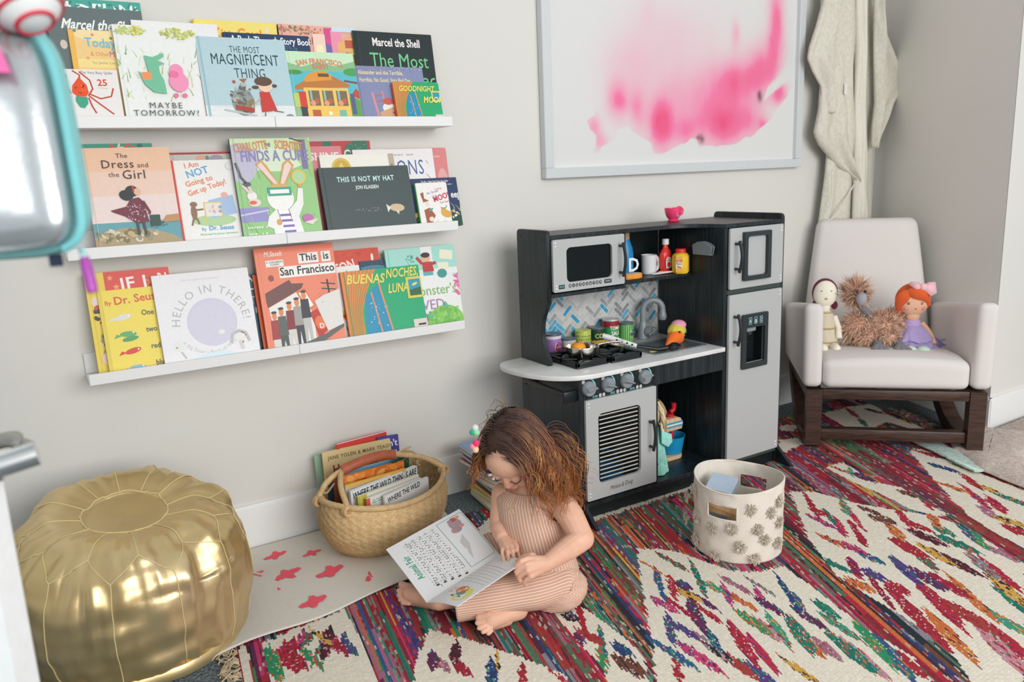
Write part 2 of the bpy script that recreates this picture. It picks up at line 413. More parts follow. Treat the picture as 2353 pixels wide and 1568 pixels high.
def a_maybe(a):
    grass(a, 46, .35, 1.0, 4); a.blobs(.2, .07, .2, .06, 60, .022, ['#c3c96a', '#e0d66e', '#a9c479', '#b7b85a'], 1); a.blobs(.78, .09, .22, .07, 60, .022, ['#c3c96a', '#e0d66e', '#a9c479', '#b7b85a'], 2)
    a.poly([(.32, .4), (.42, .42), (.56, .36), (.56, .41), (.47, .46), (.56, .5), (.48, .53), (.48, .62), (.52, .72), (.53, .9), (.38, .88), (.28, .78), (.22, .6), (.3, .68), (.36, .7)], '#6fb592'); a.rect(.26, .62, .37, .72, '#e08f5b')
    a.ell(.7, .74, .12, .13, '#e58fb0'); a.ell(.69, .6, .085, .1, '#e58fb0'); a.ell(.65, .64, .06, .05, '#e06f98'); a.ell(.64, .92, .03, .03, '#e06f98'); a.ell(.75, .92, .03, .03, '#e06f98')
    a.text('MAYBE', .5, 1.09, .075, '#4a4f52', sp=.16); a.text('TOMORROW?', .5, 1.19, .075, '#4a4f52', sp=.12)
def a_yellow(a):
    a.rect(0, 0, .02, a.H, '#d6c04e'); a.text('KittyCatsLost', .62, .22, .13, '#e0843f', bold=1, sx=.78, wob=.06); a.rect(.86, .06, .89, .13, '#cfd3cf')
def a_navy(a):
    a.text('A Peek-Through Story Book', .55, .11, .075, '#dfe4e6', bold=1, sx=.75, wob=.05); a.blobs(.6, .3, .4, .25, 70, .03, ['#2d4a6a', '#20334c', '#35587a', '#3f6d6f'], 5)
    for i in range(6): a.line([(.8+.02*i, .5), (.77+.035*i, .36+.02*abs(i-2))], [.02, .003], '#6fae62')
def a_mag(a):
    a.rect(.0, .78, 1, a.H, '#d7dbda'); a.line([(.1, .79), (.6, .8), (1, .76)], .006, '#bfc6c6'); a.rect(.02, 0, .05, a.H, '#9fbcc4')
    a.text('THE MOST', .53, .17, .075, '#35505a', sx=.62, sp=.04); a.text('MAGNIFICENT', .52, .31, .125, '#24424c', sx=.62, sp=.03); a.text('THING', .55, .46, .11, '#35505a', sx=.68, sp=.04)
    a.ell(.42, .74, .13, .16, '#8d9391'); a.blobs(.42, .7, .13, .17, 45, .03, ['#5d6260', '#7d837e', '#a9ada6', '#8a7a5a', '#6c5e55'], 9); a.ell(.35, .51, .018, .018, '#a5543f'); a.poly([(.41, .48), (.5, .47), (.46, .52)], '#9a6a48'); a.line([(.33, .8), (.53, .84)], .05, '#a8433b'); a.line([(.2, .83), (.35, .86), (.55, .9)], .02, '#b5bdbd')
    a.poly([(.62, .62), (.73, .62), (.79, .84), (.61, .86)], '#bf3f37'); a.ell(.695, .55, .085, .075, '#e2c3a6'); a.ell(.68, .5, .1, .055, '#5f4a3c'); a.ell(.58, .57, .04, .02, '#5f4a3c'); a.ell(.8, .55, .03, .02, '#5f4a3c'); a.line([(.65, .86), (.64, .92)], .01, '#5a5550'); a.line([(.74, .84), (.86, .86)], .01, '#5a5550'); a.line([(.62, .7), (.53, .78)], .012, '#c9a58a')
    a.text('ASHLEY SPIRES', .62, .975, .045, '#9ba6a8', sp=.05); a.ell(.93, .9, .04, .02, '#88928f'); a.line([(.36, 1.0), (.75, .84)], .003, '#bfc6c6')
def a_miguel(a):
    a.rect(.02, 0, .05, a.H, '#cf8a77'); a.text("Miguel's", .12, .23, .09, '#6b4a42', al='l', sx=.9); a.blobs(.3, .06, .3, .05, 40, .02, ['#6d7a55', '#c98a74', '#a86f5c'], 6); a.rect(.42, .1, .6, .7, '#e8c6b6'); a.ell(.5, .3, .05, .07, '#efe0b8')
    a.rect(.58, .02, .68, .45, '#c84a86'); a.poly([(.58, .2), (.68, .26), (.68, .6), (.58, .6)], '#5f62a0'); a.rect(.66, .04, .8, .45, '#df8aa6'); a.poly([(.74, .2), (.9, .12), (1, .14), (1, .7), (.72, .7)], '#d9a86a'); a.rect(.84, .16, .98, .26, '#b5563f'); a.rect(.68, 0, 1, .06, '#c3d2dc'); a.blobs(.87, .45, .1, .14, 40, .03, ['#8a6a3c', '#b5563f', '#5f7a4a', '#e0c690'], 7); a.ell(.83, .36, .025, .03, '#e8e4dc')
def a_sfbaby(a):
    a.rect(0, 0, 1, .24, '#bfdcb8'); a.poly([(0, .16), (.2, .22), (.45, .15), (.7, .2), (1, .12), (1, .3), (0, .3)], '#86b585'); a.rect(0, .28, 1, .62, '#59b3bf'); a.ell(.08, .3, .12, .035, '#4a8f55'); a.ell(.95, .28, .14, .06, '#4f9a58'); a.line([(.8, .41), (1, .44)], .03, '#8a4a45')
    a.rect(0, .62, 1, a.H, '#8fb58f'); a.ell(.88, .82, .16, .17, '#5f9a52'); a.poly([(.88, .62), (.96, .52), (1, .56), (1, .68)], '#b5523c')
    a.poly([(.06, .5), (.28, .38), (.62, .34), (.86, .46), (.88, .5), (.06, .55)], '#b5763f'); a.poly([(.2, .4), (.3, .31), (.5, .27), (.62, .33), (.62, .4), (.22, .44)], '#d9923f'); a.rect(.42, .31, .58, .36, '#6b5433'); a.rect(.18, .52, .84, .98, '#e5bd62')
    for x in (.24, .44, .65): a.rect(x, .56, x+.16, .78, '#7a6a52'); a.ell(x+.05, .74, .04, .04, '#d89a72'); a.ell(x+.11, .71, .035, .04, '#b5654a'); a.rect(x+.02, .56, x+.05, .7, '#86b5b0')
    a.rect(.26, .84, .38, .95, '#b5603c'); a.rect(.66, .84, .76, .95, '#6fb5a0'); a.ell(.52, .89, .03, .03, '#e8e4d2'); a.rect(.09, .58, .2, .82, '#c8463a'); a.rect(.02, .6, .1, .8, '#b5c46a'); a.rect(.1, .8, .19, 1.02, '#44474a'); a.rect(.86, .6, .92, .9, '#5f5a8a'); a.rect(.1, .98, .92, 1.06, '#5d4f38')
    a.text('SAN FRANCISCO,', .48, .17, .075, '#d9846a', bold=1, sx=.8, arc=(1.4, 1)); a.text('BABY!', .48, .245, .07, '#d9846a', bold=1, sx=.85)
def a_marcel(a):
    a.rect(.0, 0, .035, a.H, '#1a2426'); a.line([(.06, 0), (.06, a.H)], .008, '#2f3a3c'); a.text('Marcel the Shell', .53, .16, .09, '#e4dfdd', bold=1, sx=.72)
    a.text('The Most', .17, .4, .16, '#6fbf84', al='l', sx=.82); a.text('Surprised', .17, .62, .16, '#6fbf84', al='l', sx=.95); a.text('I have', .2, .84, .16, '#6fbf84', al='l')
def a_alex(a):
    a.text('Alexander and the Terrible,', .05, .11, .055, '#d9c8a2', al='l', bold=1, sx=.72); a.text('Horrible, No Good, Very Bad Day', .05, .21, .055, '#d9c8a2', al='l', bold=1, sx=.66)
    a.line([(.21, .35), (.27, .75)], .03, '#d08a92'); a.line([(.35, .33), (.37, .45)], .02, '#d08a92'); a.line([(.24, .4), (.36, .38)], .014, '#c0605f'); a.line([(.25, .48), (.36, .46)], .014, '#c0605f')
    a.ell(.42, .56, .09, .07, '#e0ddd6'); a.ell(.42, .47, .07, .05, '#c05a50'); a.poly([(.28, .62), (.5, .54), (.62, .6), (.6, .8), (.3, .8)], '#c99f78'); a.poly([(.45, .62), (.62, .58), (.62, .72)], '#c2566a'); a.rect(.3, .72, .6, .76, '#6a7a9a'); a.blobs(.2, .78, .1, .05, 8, .03, ['#c25a66', '#d59aa0'], 2)
    a.blobs(.5, .03, .5, .03, 30, .014, ['#8f95b0', '#a7a9b8'], 3)
def room_scene(a, H, mono=0):                # plain curtain, window and hearth shapes
    a.poly([(0, 0), (.45, 0), (.36, .12), (.27, .3), (.2, .48), (.19, H), (0, H)], '#d98246')
    for i in range(9): a.line([(.04+.05*i, 0), (.04+.032*i, .2), (.03+.02*i, .45), (.02+.018*i, H)], .009, '#7f8a4c')
    a.poly([(.27, .3), (.45, .18), (.55, .82), (.23, .95), (.22, .6)], '#2789ac'); a.line([(.45, .16), (.55, .8), (.24, .93)], .022, '#d98a5a'); a.line([(.34, .27), (.42, .86)], .018, '#d98a5a'); a.blobs(.4, .55, .12, .25, 22, .008, ['#dfe8ea'], 5)
    a.rect(.82, .66, 1.0, H-.05, '#cfc7be'); a.rect(.88, .74, .98, H-.1, '#3a3532')
def a_gmoon(a):
    room_scene(a, a.H); a.text('GOODNIGHT', .1, .19, .105, '#e3d667', al='l', bold=1, shear=.2, sx=.82); a.text('MOON', .6, .42, .12, '#e3d667', al='l', bold=1, shear=.2, sx=.8); a.rect(.8, .18, 1, .4, '#d9c85a'); a.rect(.83, .21, .98, .37, '#2e92ab'); a.text('MOON', .6, .42, .12, '#e3d667', al='l', bold=1, shear=.2, sx=.8); a.scrib(.4, .95, .78, .95, 1, '#2a6a4a', .015)
book((105, -9), (321.5, 7.5), 1, 3.0, '#3f9c8e', 'teal book showing only its top edge behind the dark grey one, top shelf', a_teal)
book((94, 9.5), (324.5, 27.5), 1, 2.0, '#5d6a6a', 'dark grey picture book with chalky white handwriting, top shelf far left', a_slate)
book((155, 66.5), (275, 72.5), 1, 1.0, '#e3c184', 'small orange and yellow book with blue lettering behind the white red-legged book', a_today)
book((141, 157.6), (268, 162), 1, 0, '#dedad7', 'white book with a red oval and thin red legs, top shelf far left', a_spider, spine='#d5d2cc')
book((300, 44.5), (498, 57.4), 1, 1.3, '#dcdbdb', 'plain white book showing a blank top corner behind the jungle grass book')
book((256, 54.6), (445, 66), 1, .25, '#dfe0dd', 'white picture book with green grass, a green figure and a pink figure, top shelf', a_maybe, spine='#c9c7be')
book((442.7, 42.5), (634, 54.6), 1, 2.4, '#e3cf6c', 'yellow picture book with orange letters at the back of the top shelf', a_yellow)
book((512, 73), (709, 83.8), 1, 1.2, '#27395a', 'dark navy picture book peeking over the pale blue one on the top shelf', a_navy)
book((445.5, 82), (651.6, 93), 1, 0, '#adc6cc', 'pale blue picture book with tall dark lettering and a small red dress, top shelf', a_mag, spine='#7f3a4c')
book((638, 53.2), (814.6, 66.6), 1, 2.5, '#dda391', 'pink picture book with a painted street at its right, back of the top shelf', a_miguel, spine='#4a3a38')
book((654, 114.8), (810, 125), 1, .1, '#bfdcb8', 'green and blue picture book with a yellow cable car, front of the top shelf', a_sfbaby)
book((809.3, 68.2), (990, 82), 1, 1.75, '#1f2b2e', 'black picture book with white and green lettering, right end of the top shelf', a_marcel, spine='#2f6a55')
book((811, 148), (969.5, 158.4), 1, .85, '#7f86a8', 'worn lavender blue book with cream lettering in front of the black one', a_alex)
book((901, 187), (1006, 190), 1, -.06, '#2aa06a', 'small thick green board book with yellow letters at the top shelf right end', a_gmoon, t=.013, rounded=.006, spine='#d9692f', name='board_book')

def a_t2(a): a.blobs(.55, .05, .3, .05, 14, .05, ['#cfc6ae', '#245f56', '#b0563f'], 4)
def a_dress(a):
    a.rect(0, 0, 1, .3, '#dfb79a'); a.rect(0, .3, 1, .6, '#ddbfae'); a.rect(0, .6, 1, .93, '#dccac4'); a.rect(0, .93, 1, a.H, '#5d97a0'); a.poly([(0, 1.12), (.1, 1.04), (.35, 1.0), (.6, 1.02), (.9, 1.12), (1, 1.2), (1, a.H), (0, a.H)], '#a39270'); a.blobs(.35, 1.1, .4, .07, 60, .04, ['#8f8a72', '#c9c0ab', '#77704f', '#b5a07c'], 5); a.poly([(.78, .96), (.85, .87), (1, .86), (1, .95)], '#b5865e')
    a.text('The', .44, .13, .055, '#55433d', sp=.05); a.text('Dress', .19, .255, .1, '#493833', al='l', sp=.05); a.text('and', .6, .255, .06, '#6b544c', al='l', sp=.04); a.text('the', .26, .365, .06, '#6b544c', al='l', sp=.04); a.text('Girl', .41, .395, .11, '#493833', al='l', sp=.05)
    a.ell(.49, .55, .075, .07, '#2c3133'); a.ell(.42, .6, .08, .065, '#2c3133', 20); a.ell(.55, .56, .04, .045, '#d5ab8c'); a.rect(.5, .48, .52, .56, '#b5433a')
    a.poly([(.46, .65), (.56, .63), (.6, .68), (.64, .94), (.5, .96), (.37, .86), (.24, .8), (.22, .78), (.4, .74)], '#6b2f3d'); a.blobs(.5, .82, .12, .11, 34, .011, ['#d5b5b8', '#b58a92'], 8); a.line([(.6, .68), (.66, .82), (.65, .85)], .03, '#6b2f3d'); a.rect(.65, .86, .77, 1.0, '#2f4c42'); a.line([(.5, .95), (.5, 1.1)], .03, '#3c474d'); a.line([(.57, .95), (.58, 1.1)], .03, '#3c474d')
    a.blobs(.7, .98, .15, .05, 26, .008, ['#2f4a55'], 3)
def a_dred(a): a.rect(0, 0, 1, .035, '#9b2b2f'); a.rect(0, .035, 1, a.H, '#b2b2aa'); a.ell(.5, .13, .1, .08, '#c59a7c'); a.ell(.75, .12, .12, .07, '#8f8a95'); a.ell(.6, .1, .03, .04, '#4f7a7a')
def a_notup(a):
    a.rect(0, 0, .03, a.H, '#c9463f'); a.text('I Am', .2, .14, .085, '#d8815f', al='l', bold=1, rot=-8); a.text('NOT', .22, .31, .12, '#5fa0c6', al='l', bold=1, rot=-14); a.text('Going to', .18, .46, .09, '#d8815f', al='l', bold=1, rot=-14); a.text('Get up Today!', .2, .62, .09, '#d8815f', al='l', bold=1, rot=-17, sx=.88)
    a.ell(.56, 1.05, .36, .1, '#a9c796'); a.poly([(.5, .7), (.92, .62), (.95, .95), (.52, 1.02)], '#9db6d3'); a.rect(.42, .74, .7, .98, '#d8d6d0'); a.line([(.42, .73), (.42, 1.1)], .02, '#d5b96f'); a.line([(.7, .73), (.7, 1.08)], .02, '#d5b96f'); a.line([(.42, .74), (.7, .74)], .02, '#d5b96f'); a.ell(.78, .62, .06, .05, '#d9a79a'); a.blobs(.57, .85, .12, .1, 14, .04, ['#d9a0a8', '#7fa6c9', '#e3cfc3'], 4)
    a.ell(.24, .9, .05, .13, '#8a6b55'); a.ell(.25, .76, .06, .045, '#8a6b55'); a.line([(.26, .86), (.4, .85)], .03, '#8a6b55'); a.line([(.22, 1.0), (.18, 1.12)], .03, '#8a6b55'); a.line([(.27, 1.0), (.3, 1.1)], .03, '#8a6b55')
    a.text('By', .32, 1.22, .055, '#5fa0c6', al='l'); a.text('Dr. Seuss', .44, 1.22, .075, '#5fa0c6', al='l', bold=1); a.text('Illustrated by James Stevenson', .6, 1.3, .035, '#6fae8a'); a.ell(.93, .12, .06, .07, '#c9c6c0'); a.ell(.93, .12, .05, .06, '#dad8d4')
def a_char(a):
    a.rect(0, 0, 1, .3, '#c6dcb0'); a.ell(.5, .26, .42, .16, '#cfdcc0'); a.ell(.1, .3, .2, .25, '#b7b4c6'); a.ell(.9, .16, .12, .2, '#a8c48a'); a.rect(.86, .02, .94, .4, '#7d7294'); a.line([(.9, .05), (.74, .0)], .02, '#5d5560'); a.rect(0, .86, .36, 1.04, '#8f8bbd'); a.line([(0, .95), (.36, .9)], .02, '#c3c0dd')
    grass(a, 26, .5, 1.2, 8)
    a.text('CHARLOTTE', .04, .175, .105, '#d08a55', al='l', bold=1, sx=.48, rot=-6); a.text('THE', .42, .105, .045, '#6a6a80', al='l', bold=1, sx=.6); a.text('SCIENTIST', .54, .13, .105, '#d08a55', al='l', bold=1, sx=.5, rot=6); a.text('FINDS A CURE', .53, .285, .13, '#8a82b5', bold=1, sx=.7)
    for x0, y0, x1, y1 in ((.5, .62, .34, .32), (.56, .6, .68, .32)):
        a.poly([(x0-.03, y0), (x1-.07, y1), (x1+.01, y1-.05), (x1+.07, y1+.03), (x0+.05, y0)], '#c99a5a'); a.poly([(x0-.015, y0-.02), (x1-.05, y1+.02), (x1, y1-.02), (x1+.04, y1+.04), (x0+.03, y0-.02)], '#dfc9c2')
    a.ell(.52, .76, .17, .16, '#e6e4de'); a.ell(.52, .64, .12, .07, '#d5a35e'); a.rect(.37, .62, .67, .73, '#3f9c85'); a.rect(.4, .65, .64, .7, '#e2e6e0')
    a.poly([(.34, .98), (.44, .9), (.62, .9), (.72, .8), (.76, .64), (.82, .65), (.8, .85), (.72, 1.0), (.76, 1.22), (.38, 1.22), (.38, 1.14), (.3, 1.1)], '#e2e1dd'); a.poly([(.45, .92), (.6, .92), (.66, 1.22), (.5, 1.22)], '#e9e8ee')
    for i in range(4): a.rect(.48+.01*i, .96+.07*i, .62+.012*i, .99+.07*i, '#7f6cab')
    a.line([(.46, .9), (.48, 1.04)], .007, '#6a3a3a'); a.line([(.6, .9), (.62, 1.02)], .007, '#6a3a3a'); a.ell(.46, 1.06, .035, .04, '#d09a5c'); a.ell(.785, .6, .025, .04, '#d09a5c')
    a.ell(.79, .5, .095, .095, '#d6b94f'); a.ell(.79, .5, .075, .075, '#a9c99a'); a.ell(.17, .72, .06, .06, '#e1ddd8'); a.ell(.19, .8, .08, .05, '#d9cfc8'); a.line([(.15, .68), (.07, .58)], .035, '#d6c3bb'); a.line([(.18, .68), (.13, .56)], .035, '#d6c3bb'); a.ell(.17, .8, .05, .025, '#cf6a4a'); a.line([(.03, .3), (.07, .48), (.12, .55)], .03, '#59595f'); a.ell(.13, .57, .05, .03, '#59595f')
    a.ell(.83, 1.03, .07, .055, '#b56aa8'); a.poly([(.78, 1.08), (.97, 1.04), (.88, 1.12)], '#d8cfc3'); a.scrib(.06, 1.1, .3, 1.18, 2, '#d9e3cf', .02, 3)
def a_redgreen(a):
    a.poly([(.3, 0), (.42, 0), (.43, .12), (.3, .12)], '#2f6b54'); a.poly([(.6, .14), (.66, .04), (.76, 0), (.95, 0), (.97, .2), (.6, .22)], '#2f6b54'); a.blobs(.8, .08, .13, .08, 12, .012, ['#5f9a7a'], 4); a.text('DRAGON ALO', .72, .24, .12, '#e0ddd8', al='r', bold=1, sx=.85, shear=-.05)
def a_shine(a): a.text('SHINE', .5, .37, .2, '#e6d9da', bold=1, sx=1.05)
def a_cream(a): a.ell(.27, .17, .13, .13, '#d3b455', n=28); a.ell(.27, .17, .1, .1, '#c3a243', n=24); a.text('A', .27, .21, .1, '#dcc67a', bold=1); a.rect(.92, 0, 1, .5, '#b5a693'); a.ell(.96, .18, .02, .05, '#8a7a68')
def a_dragons(a):
    a.text('DRAGONS', .87, .3, .17, '#3f5f92', al='r', sx=.66, sp=.05); a.text('LOVE', .66, .56, .17, '#c8584f', al='r', sx=.8); a.scrib(.35, .06, .75, .06, 1, '#b5b2ac', .02, 4)
    for p in ([(.78, .45), (.84, .55), (.94, .5)], [(.9, .14), (.92, .18)], [(.88, .3), (.93, .35)]): a.line(p, .01, '#b5968a')
    a.ell(.8, .62, .04, .04, '#d9b45f')
def a_pinkr(a): a.ell(.9, .6, .1, .3, '#d9a09e'); a.text('and Sweet', .8, .14, .035, '#e3c9c6', sx=.8)
def a_hat(a):
    a.text('THIS IS NOT MY HAT', .5, .155, .052, '#bfe0da', bold=1, sx=.8, sp=.06, wob=.03); a.text('JON KLASSEN', .5, .235, .036, '#d5dcda', bold=1, sx=.8)
    a.ell(.8, .455, .085, .042, '#c9b08f', 4); a.poly([(.73, .45), (.68, .41), (.69, .5)], '#d5d3c8'); a.poly([(.78, .49), (.81, .53), (.82, .49)], '#d0cdc0')
    a.blobs(.5, .46, .17, .02, 30, .004, ['#c3ccca'], 6)
def a_navy2(a):
    a.text('The #1 New York Times Best Seller'.replace('#', 'No. '), .53, .08, .035, '#d5d3cb', sx=.7, bold=1); a.scrib(.1, .12, .9, .12, 1, '#a9b0bb', .018, 2)
    a.text('eep', .83, .39, .13, '#e0e2e0', al='l', bold=1, sx=.75); a.text('t', .13, .39, .13, '#e0e2e0', al='l', bold=1); a.rect(0, .72, 1, a.H, '#1f4a3c'); grass(a, 20, .6, .8, 3); a.blobs(.85, .7, .1, .08, 16, .03, ['#c9a35a', '#e0dccf', '#5f6a5a'], 5); a.blobs(.1, .75, .1, .1, 10, .04, ['#c9a35a', '#5f6a5a'], 6)
def a_moo(a):
    a.rect(0, 0, .02, a.H, '#5fa76a'); a.rect(0, 1.18, 1, a.H, '#5fb562'); grass(a, 18, 1.12, 1.3, 2); a.text('Mr. Brown', .34, .35, .07, '#8a90b5', al='l', rot=-12, sx=.85); a.text('Can', .48, .42, .055, '#8fbf9a', al='l', rot=-10); a.text('MOO!', .52, .57, .16, '#c2395a', al='l', bold=1, rot=-14, sx=.85); a.text('Can You?', .7, .62, .06, '#c2395a', al='l', rot=-6, sx=.85); a.scrib(.6, .17, .85, .2, 2, '#c98a92', .02, 5)
    a.poly([(.17, .78), (.35, .72), (.5, .95), (.3, 1.28), (.2, 1.25)], '#9a5a3f'); a.ell(.3, .6, .06, .08, '#d8cfc6'); a.poly([(.12, .3), (.22, .27), (.22, .45), (.36, .52), (.18, .56)], '#9a5a3f'); a.ell(.38, .78, .08, .03, '#4f9a8a', -25); a.ell(.36, 1.05, .08, .07, '#dccfc5'); a.ell(.85, .92, .17, .11, '#d0a04a', 20); a.ell(.78, .8, .08, .06, '#d0a04a'); a.line([(.7, .72), (.75, .76), (.86, .75), (.9, .68)], .02, '#3f7f7a'); a.text("Dr. Seuss's", .67, 1.22, .07, '#d9c95a', bold=1, sx=.8)
book((187, 331), (348.5, 329.4), 2, 2.2, '#2f8876', 'teal book showing a thin strip above the peach book, middle shelf far left', a_t2)
book((184.4, 340.5), (386.4, 338), 2, .1, '#dfb79a', 'peach picture book with a figure in a dark red dress, middle shelf', a_dress, spine='#b5423f')
book((389, 351), (528.7, 349), 2, 1.6, '#9b2b2f', 'dark red and grey book peeking between the peach book and the green leafy book', a_dred)
book((392, 369), (532, 366.6), 2, .6, '#e1dfdb', 'white picture book with slanted coral and blue lettering and a brown dog, middle shelf', a_notup, spine='#c9463f')
book((526, 320.7), (709, 315), 2, 0, '#8fbf7f', 'tall green book with two tan leaf shapes and a purple title, middle shelf', a_char, spine='#4d4560')
book((690, 325.3), (849, 323.6), 2, 2.8, '#b23b3c', 'red picture book with dark green shapes at the back of the middle shelf', a_redgreen)
book((700, 337), (782.5, 335.6), 2, 2.1, '#cf7f86', 'small salmon pink book half hidden behind the cream one, middle shelf', a_shine)
book((733, 356.4), (903, 353), 2, .95, '#e3e1d6', 'cream book with a round gold seal behind the wide charcoal book', a_cream)
book((809, 344), (992.5, 341.3), 2, 1.5, '#dfdcdc', 'white book with large blue letters and red letters, right part of the middle shelf', a_dragons, spine='#d59aa0')
book((880, 342.3), (1023.5, 339.5), 2, 2.3, '#cf7d7d', 'coral pink book with rounded corner behind the white one, middle shelf right end', a_pinkr, rounded=.006)
book((730.4, 386.5), (936, 379.6), 2, 0, '#465151', 'wide charcoal picture book with a tiny fish and white title, middle shelf', a_hat, spine='#2d3637')
book((938.5, 411), (1047.5, 408), 2, .8, '#2b3a5e', 'navy blue book with green grass behind the small white board book, middle shelf', a_navy2)
book((952.3, 421.6), (1024.6, 418), 2, 0, '#e2dfdb', 'small white board book with crimson letters at the middle shelf right end', a_moo, t=.014, rounded=.006, spine='#5fa76a', name='board_book')

def star(a, x, y, r, c):
    a.poly([(x+(r if i % 2 == 0 else r*.45)*math.sin(i*PI/5), y-(r if i % 2 == 0 else r*.45)*math.cos(i*PI/5)) for i in range(10)], c)
def a_ifi(a):
    a.rect(0, 0, .22, a.H, '#d9c14a'); a.rect(.22, 0, 1, .34, '#cf4b45'); a.rect(.22, .34, 1, a.H, '#d9c14a'); a.text('IF I', .4, .245, .15, '#e3dfda', al='l', bold=1, sx=1.05, sp=.05, rot=-3); a.text('RAN', .85, .22, .15, '#e3dfda', al='l', bold=1, sx=.5)
    star(a, .29, .08, .04, '#dd9a5c'); star(a, .35, .2, .045, '#dd9a5c'); star(a, .76, .16, .06, '#d98a52'); a.ell(.1, .36, .07, .06, '#d8c3b9'); a.blobs(.12, .55, .06, .12, 14, .04, ['#3b3b38', '#d8d4c8', '#b5483f'], 3); a.blobs(.13, .85, .06, .16, 16, .04, ['#3b3b38', '#d8d4c8', '#8f8a80'], 4); a.ell(.15, 1.1, .09, .09, '#d8b9b5')
def a_fish(a):
    a.rect(0, 0, .05, a.H, '#d2bf4c'); a.text('By', .07, .21, .06, '#c9663f', al='l', bold=1); a.text('Dr. Seuss', .19, .215, .11, '#cb5b3d', al='l', bold=1, rot=-3)
    for i, (t, c) in enumerate((('One fish', '#cfcfc9'), ('two fish', '#5fa062'), ('red fish', '#c8442f'), ('blue fish', '#7fb3c6'))):
        y = .42+.245*i; x = .28+.03*i
        a.ell(x, y-.02, .11, .04, c, -12+14*(i % 2)); a.poly([(x-.08, y), (x-.19, y+.03), (x-.15, y-.03)], c); a.ell(x+.07, y-.035, .012, .012, '#f0efe8')
        if i == 1: a.ell(x+.02, y+.05, .11, .035, '#4f9455', -8)
        a.text(t, .52+.03*i, y-.02, .075, '#50554c', al='l', bold=1, sx=.85)
    a.poly([(.1, 1.36), (.3, 1.3), (.5, 1.25), (.8, 1.3), (1, a.H), (.08, a.H)], '#2f87a3')
def a_hello(a):
    a.ell(.54, .56, .262, .262, '#c2bfd2', n=48); a.ell(.54, .57, .25, .25, '#c6c3d3', n=48); a.text('HELLO IN THERE!', .54, .235, .085, '#a9aaac', sp=.05, arc=(.33, 1)); a.text("A Big Sister's Book of Waiting", .5, .9, .036, '#b5b6b8', sp=.03, arc=(.37, -1))
    a.ell(.62, .68, .035, .025, '#dcd9d0'); a.text('from the author and illustrator', .48, .09, .022, '#c0c0c0'); a.poly([(.12, 1.02), (.2, .96), (.4, .9), (.6, .88), (.8, .94), (.9, 1.0), (.9, a.H), (.1, a.H)], '#c9d9df'); a.ell(.16, .78, .05, .05, '#d5d9d5'); a.ell(.14, .79, .008, .01, '#c2524f'); a.line([(.18, .84), (.22, .92)], .02, '#b5b5b0'); a.line([(.7, .82), (.73, .72), (.8, .69), (.87, .72), (.9, .82)], .035, '#b3b3b3'); a.ell(.81, .76, .06, .06, '#dcd8d5'); a.line([(.8, .8), (.82, .9)], .04, '#c6c4c4'); a.ell(.83, .82, .01, .012, '#c25a5f'); a.scrib(.36, 1.0, .62, 1.03, 2, '#b5c0c4', .012, 4)
def a_teal3(a):
    a.text('A', .78, .22, .3, '#d5dcda', bold=1); a.text('H', .85, .5, .2, '#d5dcda', bold=1); a.text('T', .8, .8, .2, '#c7a29a', bold=1); a.text('R', .9, 1.05, .14, '#d5dcda', bold=1)
